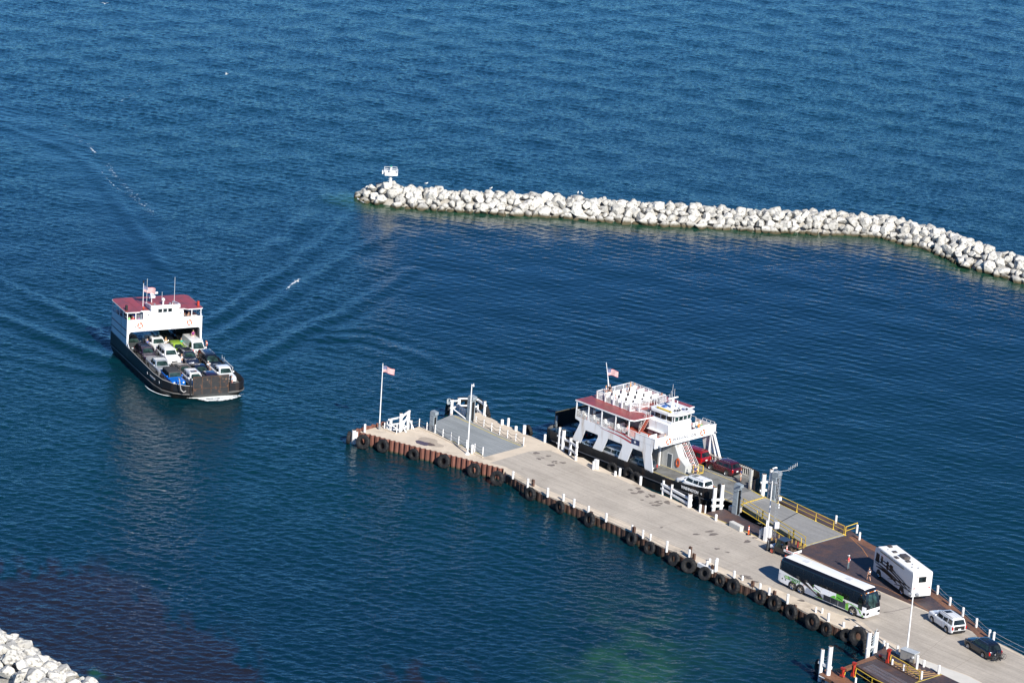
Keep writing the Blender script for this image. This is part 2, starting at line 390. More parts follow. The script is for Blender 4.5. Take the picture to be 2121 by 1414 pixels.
def make_water():
    x0, x1, y0, y1, st = -170.0, 190.0, 255.0, 820.0, 0.6
    xs = np.arange(x0, x1 + .01, .3, dtype=np.float32); yy = [y0]
    while yy[-1] < y1: yy.append(yy[-1] + (0.24 + max(0, yy[-1] - 300) * .0007))
    ys = np.array(yy, np.float32); y1 = float(ys[-1]); nx, ny = len(xs), len(ys)
    X, Y = np.meshgrid(xs, ys)
    h = np.zeros_like(X)
    rs = np.random.RandomState(3)
    # long swell trains: the diagonal bands seen far out
    for lam, ang, amp in [(17.0, 58, .06), (11.0, 65, .028), (14.0, 126, .05), (6.2, 118, .014), (4.9, 66, .012), (10.0, 18, .032), (7.2, 25, .014), (6.0, 153, .012), (8.4, 12, .016)]:
        k = 2 * math.pi / lam; a = R_(ang); ph = rs.rand() * 6.28
        wob = (.7 if lam > 7 else 2.0) * (fbm(X, Y, 0.02, int(lam * 10), 3) - .5) * 6.28
        h += amp * np.sin(k * (X * math.cos(a) + Y * math.sin(a)) + ph + wob * (1 + 3 / lam))
    far = np.clip((Y - 440) / 150, 0, 1)
    h *= 0.45 + 0.6 * far
    # wind ripples as real relief: many short wave components round the wind direction
    dyl = 0.24 + np.clip(Y - 300, 0, None) * .0007
    w1 = (fbm(X, Y, .05, 301, 3) - .5) * 5; w2 = (fbm(X, Y, .11, 401, 3) - .5) * 3
    rip = np.zeros_like(X); NC = 54
    for i in range(NC):
        lam = .64 * (3.0 / .64) ** (rs.rand() ** 1.5); ang = rs.normal(100, 26) if i % 2 else rs.normal(66, 14)
        k = 2 * math.pi / lam; a = R_(ang); ph = rs.rand() * 6.28; sl = RIPPLE * (1.15 if lam < 1.5 else .62)
        rip += (sl / k) * np.clip((lam / dyl - 2.0) / 1.2, 0, 1) * np.sin(k * (X * math.cos(a) + Y * math.sin(a)) + ph + w1 * (1 if i % 2 else -.6) / lam ** .3 + w2 * .5)
    rip = rip + 2.2 * rip * rip / .16 * .1
    gust = .62 + .85 * fbm(X, Y, .022, 90, 3)
    # harbour side of the breakwater is calmer
    calm = np.zeros_like(X)
    # ---- wakes: a train of crests either side of the moving ferry, older wake curving away up the picture
    wn1 = fbm(X, Y, .09, 55, 3); wn2 = fbm(X, Y, .05, 56, 3)
    def train(pts, lam, amp, sig, skew=0.0, t0=0.0, fade=0.6):
        P = W2(pts); P = [tuple(q) for q in smooth_path(P, 6)]; d, s, t = seg_dist(X, Y, P); s = s + 1.6 * (wn1 - .5)
        return (.30 + .85 * wn2) * amp * np.cos(2 * math.pi * (s - skew) / lam) * np.exp(-((s - skew) / sig) ** 2) * (1 - fade * t) * np.clip(t / 0.04, 0, 1)
    for pts, lam, amp, sig in [
        ([(238, 752), (170, 722), (80, 690), (0, 655), (-120, 610)], 7.0, .34, 3.6),
        ([(240, 715), (170, 672), (90, 625), (0, 585), (-120, 540)], 6.5, .24, 3.4),
        ([(236, 775), (150, 765), (60, 745), (-100, 715)], 5.0, .16, 2.6),
        ([(505, 755), (560, 722), (620, 690), (720, 640), (860, 560)], 6.0, .30, 3.4),
        ([(440, 705), (520, 655), (600, 610), (700, 545), (820, 470)], 6.0, .25, 3.6),
        ([(430, 672), (500, 620), (590, 560), (700, 470), (760, 400)], 5.0, .19, 3.4),
        ([(340, 560), (300, 500), (230, 400), (170, 330), (60, 280), (-80, 240)], 5.0, .20, 3.0),
        ([(560, 520), (640, 440), (650, 380), (600, 300)], 7.0, .22, 4.0),
        ([(640, 700), (760, 700), (880, 740), (960, 800)], 5.0, .14, 6.0),
    ]:
        h += train(pts, lam, amp, sig)
    # ring ripples spreading from the moored ferry's stern
    c = G(1110, 890, 0); r = np.hypot(X - c.x, (Y - c.y)); h += .035 * np.sin(2 * math.pi * r / 3.1) * np.exp(-((r - 14) / 10) ** 2)
    # smooth lane left by the ferry
    P = W2([(330, 640), (300, 540), (250, 440), (190, 360), (120, 300), (0, 245), (-100, 210)]); d, s, t = seg_dist(X, Y, P)
    wid = 3.0 + 8.0 * t + 5 * fbm(X, Y, .05, 9)
    calm = np.maximum(calm, np.clip(1.25 - d / wid, 0, 1) * (0.85 - 0.25 * t))
    # sheltered water behind the breakwater
    bwp = W2([(752, 416), (1117, 449), (1660, 483), (1910, 513), (2121, 586), (2400, 700)]); d, s, t = seg_dist(X, Y, bwp)
    shel = np.where(s < 0, np.clip(-s / 3, 0, 1) * np.clip(1.3 + s / 150, 0, 1), 0) * np.clip((X + 32 - .12 * (480 - Y)) / 14, 0, 1)
    h *= 1 - 0.4 * np.maximum(calm, shel * .5)
    h += rip * gust * (1 - .72 * calm) * (1 - .28 * shel) * (1 - .12 * far)
    calm = np.maximum(calm, shel * .4)
    edge = np.minimum(np.minimum(X - x0, x1 - X), np.minimum(Y - y0, y1 - Y)); h *= np.clip(edge / 15, 0, 1)
    # ---- what the bottom looks like through the water: weed beds and shallows
    def blob(px, py, rx, ry, ang=0.0):
        c = G(px, py, 0); a = R_(ang); ux = (X - c.x) * math.cos(a) + (Y - c.y) * math.sin(a); uy = -(X - c.x) * math.sin(a) + (Y - c.y) * math.cos(a)
        return np.exp(-((ux / rx) ** 2 + (uy / ry) ** 2))
    weed = np.clip(blob(60, 1225, 9, 10, -35) + blob(180, 1290, 8, 9, -40) + blob(300, 1360, 9, 8, -40) + blob(420, 1400, 9, 6, -30) * .8 + .7 * blob(930, 1400, 8, 4), 0, 1)
    wn = .5 * fbm(X * 1.5 + Y * .4, Y * .35 - X * .3, .5, 77, 4) + .5 * fbm(X, Y, .16, 78, 4)
    weed = np.clip(weed * 2.2, 0, 1) * np.clip((weed * .8 + (wn - .5) * 3.4 - .12) * 2.6, 0, 1)
    green = np.clip(blob(1290, 1392, 5.5, 7.0) * .75 + .35 * blob(130, 1370, 7, 6) + .28 * blob(1350, 1330, 10, 14), 0, 1) * np.clip(2.2 * fbm(X, Y, .3, 5, 4) - .45, .1, 1.3)
    bw = W2([(737, 414), (777, 427), (919, 437), (1117, 449), (1360, 466), (1660, 483), (1810, 488), (1910, 513), (2010, 556), (2121, 586), (2300, 640)])
    d, s, t = seg_dist(X, Y, bw); green = np.maximum(green, .55 * np.clip(1.3 - d / 5.5, 0, 1) * (.5 + fbm(X, Y, .4, 8, 3)))
    d2, s2, t2 = seg_dist(X, Y, W2([(-60, 1280), (0, 1308), (80, 1359), (172, 1411), (260, 1460)])); green = np.maximum(green, .5 * np.clip(1.2 - d2 / 6, 0, 1) * (.4 + fbm(X, Y, .4, 12, 3)))
    ice = fbm(X, Y, .012, 41, 3)                      # slow change of tone across the lake
    verts = np.stack([X.ravel(), Y.ravel(), h.ravel()], 1)
    idx = np.arange(nx * ny).reshape(ny, nx)
    q = np.stack([idx[:-1, :-1], idx[:-1, 1:], idx[1:, 1:], idx[1:, :-1]], -1).reshape(-1, 4)
    B = 6000.0
    ov = np.array([(x0, y0, 0), (x1, y0, 0), (x1, y1, 0), (x0, y1, 0), (-B, -B, 0), (B, -B, 0), (B, B, 0), (-B, B, 0)], np.float32)
    o = nx * ny; of = np.array([(o + 4, o + 5, o + 1, o), (o + 5, o + 6, o + 2, o + 1), (o + 6, o + 7, o + 3, o + 2), (o + 7, o + 4, o, o + 3)])
    V = np.concatenate([verts, ov]); Fa = np.concatenate([q, of])
    me = bpy.data.meshes.new('lake_water')
    me.vertices.add(len(V)); me.vertices.foreach_set('co', V.astype(np.float32).ravel())
    me.loops.add(len(Fa) * 4); me.loops.foreach_set('vertex_index', Fa.astype(np.int32).ravel())
    me.polygons.add(len(Fa)); me.polygons.foreach_set('loop_start', np.arange(0, len(Fa) * 4, 4, dtype=np.int32)); me.polygons.foreach_set('loop_total', np.full(len(Fa), 4, np.int32))
    me.polygons.foreach_set('use_smooth', np.ones(len(Fa), bool)); me.update(calc_edges=True)
    for nm, arr in (('fine', (.75 + .45 * far) * (1 - .62 * shel)), ('calm', calm), ('weed', weed), ('green', green), ('tone', ice)):
        at = me.attributes.new(nm, 'FLOAT', 'POINT'); at.data.foreach_set('value', np.concatenate([arr.ravel(), np.zeros(8)]).astype(np.float32))
    ob = bpy.data.objects.new('lake_water', me); COL.objects.link(ob); tag(ob, kind='structure', label='dark blue rippled lake water inside and outside the harbour', cat='water')
    mt, nt, b = newmat('water'); me.materials.append(mt)
    geo = N(nt, 'ShaderNodeNewGeometry')
    def A(n): return N(nt, 'ShaderNodeAttribute', attribute_name=n).outputs['Fac']
    def mixc(f, a, c):
        x = N(nt, 'ShaderNodeMixRGB'); nt.links.new(f, x.inputs[0])
        if isinstance(a, tuple): x.inputs[1].default_value = (*a, 1)
        else: nt.links.new(a, x.inputs[1])
        x.inputs[2].default_value = (*c, 1); return x.outputs[0]
    col = mixc(A('tone'), WATER_A, WATER_B)
    col = mixc(A('green'), col, (0.024, 0.09, 0.035))
    col = mixc(A('weed'), col, (0.0125, 0.0125, 0.0175))
    nt.links.new(col, b.inputs['Base Color']); b.inputs['IOR'].default_value = 1.333; b.inputs['Roughness'].default_value = 0.04
    def rip(sc, det, rough, rz, sx, dist):
        mp = N(nt, 'ShaderNodeMapping'); mp.inputs['Rotation'].default_value = (0, 0, R_(rz)); mp.inputs['Scale'].default_value = (sx, 1, 1)
        nt.links.new(geo.outputs['Position'], mp.inputs[0])
        n = N(nt, 'ShaderNodeTexNoise', Scale=sc, Detail=float(det), Roughness=rough, Distortion=dist); nt.links.new(mp.outputs[0], n.inputs['Vector'])
        return n.outputs['Fac']
    def math2(op, a, c):
        x = N(nt, 'ShaderNodeMath', operation=op)
        for i, v in enumerate((a, c)):
            if isinstance(v, (int, float)): x.inputs[i].default_value = v
            else: nt.links.new(v, x.inputs[i])
        return x.outputs[0]
    r1 = rip(1.45, 3, 0.58, 12, 0.66, 0.5)
    r2 = rip(3.4, 2, 0.6, -16, 0.7, 0.6)
    gust = rip(0.035, 3, 0.5, 30, 0.6, 1.0)
    # peaked crests, flat troughs
    hsum = math2('ADD', math2('MULTIPLY', math2('POWER', math2('MULTIPLY', r1, 1.5), 2.6), 0.62), math2('MULTIPLY', math2('POWER', math2('MULTIPLY', r2, 1.5), 2.2), 0.26))
    cs = math2('SUBTRACT', 1.0, math2('MULTIPLY', A('calm'), 0.72))
    gs = math2('ADD', math2('MULTIPLY', gust, 1.0), 0.5)
    bp = N(nt, 'ShaderNodeBump', Distance=WATER_BUMP); nt.links.new(hsum, bp.inputs['Height']); nt.links.new(math2('MULTIPLY', math2('MULTIPLY', cs, math2('MINIMUM', gs, 1.0)), math2('MULTIPLY', A('fine'), 0.5)), bp.inputs['Strength'])
    nt.links.new(bp.outputs[0], b.inputs['Normal'])
    return ob
WATER_A = (0.0010, 0.0155, 0.031); WATER_B = (0.0012, 0.026, 0.034); WATER_BUMP = 0.20; RIPPLE = 0.030
make_water()

# lake bed so the water has something below it
MB().add([(-6000, -6000, -8), (6000, -6000, -8), (6000, 6000, -8), (-6000, 6000, -8)], [(0, 1, 2, 3)], M('lake_bed_sand', (0.12, 0.12, 0.09), 0.9)).build('lake_bed', kind='structure')

# foam
def foam_material():
    mt, nt, b = newmat('foam')
    geo = N(nt, 'ShaderNodeNewGeometry'); n = N(nt, 'ShaderNodeTexNoise', Scale=1.6, Detail=7.0, Roughness=0.75); nt.links.new(geo.outputs['Position'], n.inputs['Vector'])
    at = N(nt, 'ShaderNodeAttribute', attribute_name='cover')
    ad = N(nt, 'ShaderNodeMath', operation='ADD'); nt.links.new(n.outputs['Fac'], ad.inputs[0]); nt.links.new(at.outputs['Fac'], ad.inputs[1])
    rp = N(nt, 'ShaderNodeValToRGB'); nt.links.new(ad.outputs[0], rp.inputs[0]); rp.color_ramp.elements[0].position = 0.90; rp.color_ramp.elements[1].position = 1.0
    tr = N(nt, 'ShaderNodeBsdfTransparent'); mx = N(nt, 'ShaderNodeMixShader'); nt.links.new(rp.outputs[0], mx.inputs[0]); nt.links.new(tr.outputs[0], mx.inputs[1]); nt.links.new(b.outputs[0], mx.inputs[2])
    b.inputs['Base Color'].default_value = (0.78, 0.82, 0.84, 1); b.inputs['Roughness'].default_value = 0.9
    nt.links.new(mx.outputs[0], nt.nodes['Material Output'].inputs[0])
    return mt
FOAM = foam_material()
def foam_strip(pts, wid, label, cover=0.9, z=0.16):
    """ribbon of foam lying on the water: pts world xy, wid list of widths; dense in the middle, breaking up at the edges"""
    V = []; F_ = []; cv = []; K = 7
    n = len(pts)
    for i, p in enumerate(pts):
        a = Vector(pts[max(0, i - 1)]); b = Vector(pts[min(n - 1, i + 1)]); d = (b - a).normalized(); nn = Vector((-d.y, d.x))
        for k in range(K):
            u = k / (K - 1) * 2 - 1; q = Vector(p) + nn * u * wid[i]
            V.append((q.x, q.y, z + 0.10 * (1 - u * u))); cv.append(cover * (1 - abs(u) ** 1.5) * min(1, 1.6 * min(i, n - 1 - i) / (n * .35) + .15))
    for i in range(n - 1):
        for k in range(K - 1): F_.append((i * K + k, i * K + k + 1, (i + 1) * K + k + 1, (i + 1) * K + k))
    me = bpy.data.meshes.new('foam'); me.from_pydata(V, [], F_); me.materials.append(FOAM)
    for p in me.polygons: p.use_smooth = True
    at = me.attributes.new('cover', 'FLOAT', 'POINT'); at.data.foreach_set('value', cv)
    o = bpy.data.objects.new('foam', me); COL.objects.link(o); tag(o, label, 'foam', kind='stuff'); return o
# ================================================================== BREAKWATERS
def rock_material(name, wet):
    mt, nt, b = newmat(name)
    tc = N(nt, 'ShaderNodeTexCoord'); geo = N(nt, 'ShaderNodeNewGeometry'); oi = N(nt, 'ShaderNodeObjectInfo')
    n1 = N(nt, 'ShaderNodeTexNoise', Scale=2.2, Detail=7.0, Roughness=0.7); nt.links.new(geo.outputs['Position'], n1.inputs['Vector'])
    r1 = N(nt, 'ShaderNodeValToRGB'); nt.links.new(n1.outputs['Fac'], r1.inputs[0])
    r1.color_ramp.elements[0].position = 0.36; r1.color_ramp.elements[1].position = 0.50
    r1.color_ramp.elements[0].color = (0.20, 0.19, 0.17, 1); r1.color_ramp.elements[1].color = (0.62, 0.60, 0.545, 1)
    mr = N(nt, 'ShaderNodeMapRange'); mr.inputs[3].default_value = 0.68; mr.inputs[4].default_value = 1.12; nt.links.new(oi.outputs['Random'], mr.inputs[0])
    mu = N(nt, 'ShaderNodeMixRGB', blend_type='MULTIPLY'); mu.inputs[0].default_value = 1; nt.links.new(r1.outputs[0], mu.inputs[1]); nt.links.new(mr.outputs[0], mu.inputs[2])
    sx = N(nt, 'ShaderNodeSeparateXYZ'); nt.links.new(geo.outputs['Position'], sx.inputs[0])
    ad = N(nt, 'ShaderNodeMath', operation='MULTIPLY_ADD'); nt.links.new(n1.outputs['Fac'], ad.inputs[0]); ad.inputs[1].default_value = -0.9; nt.links.new(sx.outputs[2], ad.inputs[2])
    m2 = N(nt, 'ShaderNodeMapRange'); nt.links.new(ad.outputs[0], m2.inputs[0]); m2.inputs[1].default_value = wet - .62; m2.inputs[2].default_value = wet - .12
    mx = N(nt, 'ShaderNodeMixRGB'); nt.links.new(m2.outputs[0], mx.inputs[0]); mx.inputs[1].default_value = (0.075, 0.06, 0.03, 1); nt.links.new(mu.outputs[0], mx.inputs[2])
    nt.links.new(mx.outputs[0], b.inputs['Base Color']); b.inputs['Roughness'].default_value = 0.85
    bp = N(nt, 'ShaderNodeBump', Strength=0.7, Distance=0.08); n2 = N(nt, 'ShaderNodeTexNoise', Scale=6.0, Detail=6.0, Roughness=.7); nt.links.new(geo.outputs['Position'], n2.inputs['Vector'])
    nt.links.new(n2.outputs['Fac'], bp.inputs['Height']); nt.links.new(bp.outputs[0], b.inputs['Normal'])
    return mt
ROCK = rock_material('limestone', 0.48)
def rock_mesh(seed):
    rn = random.Random(seed); bm = bmesh.new()
    sx, sy, sz = 1.0, rn.uniform(.68, .95), rn.uniform(.62, .9)
    for _ in range(rn.randint(12, 17)):
        v = Vector((rn.gauss(0, 1), rn.gauss(0, 1), rn.gauss(0, 1))).normalized()
        p = 3.2; q = (abs(v.x) ** p + abs(v.y) ** p + abs(v.z) ** p) ** (1 / p); v /= q
        bm.verts.new((v.x * sx, v.y * sy, v.z * sz))
    r = bmesh.ops.convex_hull(bm, input=bm.verts)
    for g in r['geom_interior']:
        if isinstance(g, bmesh.types.BMVert): bm.verts.remove(g)
    bmesh.ops.dissolve_limit(bm, angle_limit=R_(16), verts=bm.verts, edges=bm.edges)
    bmesh.ops.bevel(bm, geom=bm.edges[:], offset=0.07, segments=1, affect='EDGES', profile=.6, clamp_overlap=True)
    bmesh.ops.triangulate(bm, faces=bm.faces)
    off = Vector((seed * 3.1, 0, 0))
    for v in bm.verts: v.co *= 1 + .05 * mnoise.noise(v.co * 2.5 + off)
    me = bpy.data.meshes.new('boulder'); bm.to_mesh(me); bm.free(); me.materials.append(ROCK); return me
ROCKS = [rock_mesh(i + 1) for i in range(16)]
def rock_cells(center, rows, spacing, rn, tip=None):
    """positions (x, y, z, radius) for the armour stones along a centre line; rows = (offset to the near side, height, radius)"""
    L = [0.0]
    for a, b in zip(center[:-1], center[1:]): L.append(L[-1] + (Vector(b) - Vector(a)).length)
    def at(s):
        for i in range(len(L) - 1):
            if s <= L[i + 1] or i == len(L) - 2:
                a = Vector(center[i]); b = Vector(center[i + 1]); d = (b - a).normalized(); return a + d * (s - L[i]), d
    out = []
    for k, (off, z, rad) in enumerate(rows):
        s = rn.uniform(0, spacing)
        while s < L[-1]:
            p, d = at(s); nn = Vector((d.y, -d.x))
            rr = rad * rn.choice([rn.uniform(.62, .85), rn.uniform(.85, 1.12), rn.uniform(1.0, 1.32)])
            q = p + nn * (off + rn.uniform(-.35, .35))
            out.append((q.x, q.y, z + rn.uniform(-.22, .25), rr, k))
            s += rr * rn.uniform(1.42, 1.66)
    if tip:
        d = (Vector(center[1]) - Vector(center[0])).normalized(); nn = Vector((d.y, -d.x)); c = Vector(center[0])
        for k, (off, z, rad) in enumerate(rows):
            if off <= .9: continue
            n = max(2, int(math.pi * off / (rad * 1.75)))
            for i in range(n):
                a = math.pi * (i + .5) / n; q = c + nn * off * math.cos(a) - d * off * math.sin(a) * 1.05
                out.append((q.x, q.y, z + rn.uniform(-.2, .2), rad * rn.uniform(.85, 1.2), k))
    return out
def merge_rocks(cells, rn, name, label):
    mb = MB()
    for (x, y, z, r, k) in cells:
        me = ROCKS[rn.randrange(16)]
        T = Matrix.Translation((x, y, z)) @ Matrix.Rotation(rn.uniform(0, 6.28), 4, 'Z') @ Matrix.Rotation(rn.uniform(-.5, .5), 4, 'X') @ Matrix.Scale(r, 4)
        mb.add([v.co for v in me.vertices], [tuple(p.vertices) for p in me.polygons], ROCK, True, T)
    return mb.build(name, label=label, cat='rubble', kind='stuff')
rn = random.Random(21)
near = [Vector(p) for p in W2([(752, 416), (800, 427), (919, 437), (1117, 449), (1360, 466), (1510, 476), (1660, 483), (1810, 489), (1910, 513), (2010, 556), (2121, 586), (2260, 632)])]
cen = []
for i, p in enumerate(near):
    d = (near[min(i + 1, len(near) - 1)] - near[max(0, i - 1)]).normalized(); cen.append(p + Vector((-d.y, d.x)) * 3.9)
cen[0] = cen[0] + (cen[0] - cen[1]).normalized() * -1.2
BWROWS = [(4.1, .15, .95), (2.95, .95, 1.02), (1.7, 1.7, 1.02), (.3, 2.15, 1.05)]
cells = rock_cells(cen, BWROWS, 1.7, rn, tip=True)
back = rock_cells(cen, [(-1.1, 2.1, 1.1), (-2.4, 1.4, 1.15), (-3.6, .5, 1.1)], 1.7, rn)
mb = MB()
bl = [p for p in cen]
def ridge(mb, cen, prof, m):
    V = []; n = len(prof)
    for i, p in enumerate(cen):
        d = (Vector(cen[min(i + 1, len(cen) - 1)]) - Vector(cen[max(0, i - 1)])).normalized(); nn = Vector((d.y, -d.x))
        for o, z in prof: q = Vector(p) + nn * o; V.append((q.x, q.y, z))
    mb.add(V, [(i * n + j, (i + 1) * n + j, (i + 1) * n + j + 1, i * n + j + 1) for i in range(len(cen) - 1) for j in range(n - 1)] + [tuple(range(n)), tuple(reversed(range((len(cen) - 1) * n, len(cen) * n)))], m)
COREM = M('rubble_core', (0.34, 0.32, 0.28), 0.9, var=0.4, scale=1.5, bump=.5)
ridge(mb, cen, [(4.2, -1.5), (3.2, .0), (1.5, 1.2), (0, 1.7), (-1.5, 1.5), (-3.5, -.3), (-4.2, -1.5)], COREM)
mb.build('rubble_core', label='dark small rubble showing between the boulders of the long curved breakwater', cat='rubble', kind='stuff')
# near-left breakwater
nl = [Vector(p) for p in W2([(-70, 1272), (0, 1309), (30, 1322), (80, 1359), (121, 1378), (172, 1412), (240, 1462)])]
cl = []
for i, p in enumerate(nl):
    d = (nl[min(i + 1, len(nl) - 1)] - nl[max(0, i - 1)]).normalized(); cl.append(p + Vector((d.y, -d.x)) * 4.6)
LROWS = [(-3.9, .2, .85), (-3.1, .6, .95), (-2.3, 1.3, 1.0), (-1.1, 1.75, 1.0), (.2, 2.0, 1.05), (1.6, 2.1, 1.05), (2.9, 1.7, 1.05)]
lcells = rock_cells(cl, LROWS, 1.6, rn)
def inframe(c):
    P = Vector((c[0], c[1], c[2])) - Vector((0, 0, CAM_H)); z = P.dot(_F); x = 1060.5 + CAM_F * P.dot(_R) / z; y = 707 - CAM_F * P.dot(_U) / z
    return -12 < x < 2133 and -12 < y < 1426
lin = [c for c in lcells if inframe(c)]; lout = [c for c in lcells if not inframe(c)]
win = [c for c in cells if inframe(c)]; wout = [c for c in cells if not inframe(c)]
win.sort(key=lambda c: (Vector((c[0], c[1])).length) / c[3])
nkeep = 300 - len(lin)
wout += win[nkeep:]; win = win[:nkeep]
mb = MB(); ridge(mb, cl, [(-4.2, -1.2), (-3.2, .1), (-1.5, 1.2), (0, 1.6), (2, 1.5), (4.2, .3), (5.5, -1.2)], COREM); mb.build('rubble_core', label='dark small rubble between the boulders in the lower left corner', cat='rubble', kind='stuff')
def place_rock(c, lab, grp):
    me = ROCKS[rn.randrange(16)]; o = bpy.data.objects.new('boulder', me); COL.objects.link(o)
    o.location = (c[0], c[1], c[2]); o.scale = (c[3],) * 3; o.rotation_euler = (rn.uniform(-.5, .5), rn.uniform(-.4, .4), rn.uniform(0, 6.28))
    tag(o, lab, 'boulder', grp)
tipx = cen[0]
def pix(c):
    P = Vector((c[0], c[1], c[2])) - Vector((0, 0, CAM_H)); z = P.dot(_F); return 1060.5 + CAM_F * P.dot(_R) / z
zones = [(775, 'at the extreme breakwater tip'), (805, 'left of the harbor light'), (840, 'at the harbor light'), (880, 'right of the harbor light'), (930, 'beside the first gull'), (980, 'left of the second gull'), (1040, 'beside the second gull'), (1110, 'midway between second gull and pair'), (1190, 'left of the gull pair'), (1270, 'right of the gull pair'), (1340, 'left part of the straight stretch'), (1410, 'centre of the straight stretch'), (1480, 'right part of the straight stretch'), (1550, 'above the moored ferry bow'), (1620, 'above the lattice mast'), (1700, 'well before the bend'), (1770, 'shortly before the bend'), (1840, 'left side of the bend'), (1900, 'right side of the bend'), (1960, 'just after the bend'), (2020, 'on the descending arm'), (2080, 'near the right edge'), (9999, 'at the right picture edge')]
rown = ['at the waterline', 'on the lower slope', 'below the crest', 'on the crest']
for c in win:
    zn = next(t for x, t in zones if pix(c) < x); sz = 'large' if c[3] > 1.22 else ('small' if c[3] < .98 else 'mid sized')
    col = 'dark footed' if c[4] == 0 else 'white'
    place_rock(c, f'{sz} {col} boulder {rown[c[4]]} {zn}', 'boulders of the curved breakwater')
for c in lin:
    sz = 'large' if c[3] > 1.08 else ('small' if c[3] < .85 else 'mid sized'); x = pix(c)
    y = 707 - CAM_F * (Vector((c[0], c[1], c[2] - CAM_H))).dot(_U) / (Vector((c[0], c[1], c[2] - CAM_H))).dot(_F); zn = ('far left' if x < 30 else 'left' if x < 60 else 'centre' if x < 95 else 'right' if x < 130 else 'far right') + ' of lower left mound' + (' bottom rows' if y > 1392 else '')
    place_rock(c, f'{sz} pale boulder {"at the water edge" if c[4] <= 1 else "higher up"}, {zn}', 'boulders of the lower left mound')
merge_rocks(back + wout + lout, rn, 'breakwater_rubble', 'pale boulders on the lake side and ends of the breakwaters')

# harbour light on the breakwater tip
def light_tower():
    b = G(808, 386, 2.5); t = empty('harbor_light', (b.x, b.y, 2.0), R_(8), 'white post with a railed square platform and green lamp on the breakwater tip', 'light tower')
    mb = MB(); mb.cyl((0, 0, 0), (0, 0, 2.6), .26, .22, WHITE, 14).cyl((0, 0, 0), (0, 0, .35), .55, .5, WHITE, 14)
    for i in range(5): mb.cyl((-.42, 0, .7 + i * .38), (.42, 0, .7 + i * .38), .025, .025, WHITE, 5)
    mb.build('column', t)
    mb = MB().box(-1.1, 1.1, -.95, .95, 2.6, 2.68, WHITE)
    for s in (-1, 1): mb.box(-1.1, 1.1, s * .95 - .03, s * .95 + .03, 2.68, 3.15, WHITE)
    mb.box(-1.13, -1.07, -.95, .95, 2.68, 3.15, WHITE).box(1.07, 1.13, -.95, .95, 2.68, 3.15, WHITE); mb.build('platform', t)
    mb = MB()
    for x in (-1.1, 0, 1.1):
        for y in (-.95, .95): mb.cyl((x, y, 3.1), (x, y, 3.75), .035, m=WHITE, n=6)
    for z in (3.45, 3.75):
        mb.tube([(-1.1, -.95, z), (1.1, -.95, z), (1.1, .95, z), (-1.1, .95, z), (-1.1, -.95, z)], .03, WHITE)
    mb.build('railing', t)
    mb = MB().cyl((0, 0, 2.68), (0, 0, 3.9), .2, .17, WHITE, 12).cyl((0, 0, 3.9), (0, 0, 3.98), .28, .28, WHITE, 12); mb.build('lamp_stand', t)
    MB().cyl((0, 0, 3.98), (0, 0, 4.25), .11, .09, M('green_lens', (0.0, 0.22, 0.10), .2), 10).build('lantern', t)
    MB().box(-1.55, -1.15, -.3, .3, 2.7, 3.3, WHITE, .03).build('battery_box', t)
light_tower()

# ================================================================== PIER
DZ = 1.3
pier = empty('pier', (0, 0, 0), 0, 'long concrete pier with rusty sheet pile sides and steel ramp plates', 'pier')
def Gp(pts, z=DZ): return [tuple(G(x, y, z)[:2]) for x, y in pts]
def sheet(mb, pts, z): mb.add([(p[0], p[1], z) for p in pts], [tuple(range(len(pts)))], None) if False else None
def poly_sheet(name, pts, z, m, parent=pier, thick=0.03, **kw):
    mb = MB(); mb.prism(pts, z - thick, z, m); return mb.build(name, parent, **kw)
tipwall = W2([(735.5, 891.5), (767.4, 898.8), (847, 920.3), (908.4, 935), (960, 947.9), (1047, 971)], 1.62)
step2 = Gp([(1048, 979), (1119, 1019), (1188, 1047), (1256.5, 1077), (1304, 1098), (1367, 1129), (1427, 1156.5), (1489, 1184.5), (1541.6, 1209.5), (1594, 1229), (1632.6, 1247), (1663, 1264), (1712.7, 1287), (1743, 1299), (1780, 1303), (1797, 1308)])
ledge = Gp([(1817, 1322), (1828, 1334), (1862, 1356), (1894, 1368), (1927, 1382.4), (1952, 1395.6), (1990, 1414), (2060, 1450), (2140, 1500)])
farout = Gp([(2300, 1460), (2121, 1357), (2085, 1338), (2057, 1325.5)])
deckfar = Gp([(2004, 1302.7), (1925, 1267), (1813, 1219.5), (1780, 1203), (1720, 1175), (1655, 1145), (1585.5, 1119.8), (1545, 1100), (1507, 1083.7), (1460, 1062.5), (1431, 1050), (1400, 1036), (1372.9, 1025), (1348.4, 1016.4), (1326.3, 1004.2), (1309.2, 994.4), (1287, 985.8), (1262.6, 976), (1241.7, 965), (1225.8, 958.8), (1208.6, 947.8), (1179.2, 942.9), (1162, 932), (1140, 920), (1120, 912), (1100, 903), (1088, 899), (1078, 895), (1058.6, 884.2), (1038.8, 877.2), (1019, 866.3), (1002, 861), (993.3, 854), (981.4, 855.4)])
slipedge = Gp([(980, 874.8), (1086, 924), (1001, 946.5), (960, 927), (906, 900.5), (868, 883.5), (820, 897), (795.6, 887.8)])
tipend = W2([(799, 874.3)], 1.62)
outline = tipwall + step2 + ledge + farout + deckfar + slipedge + tipend
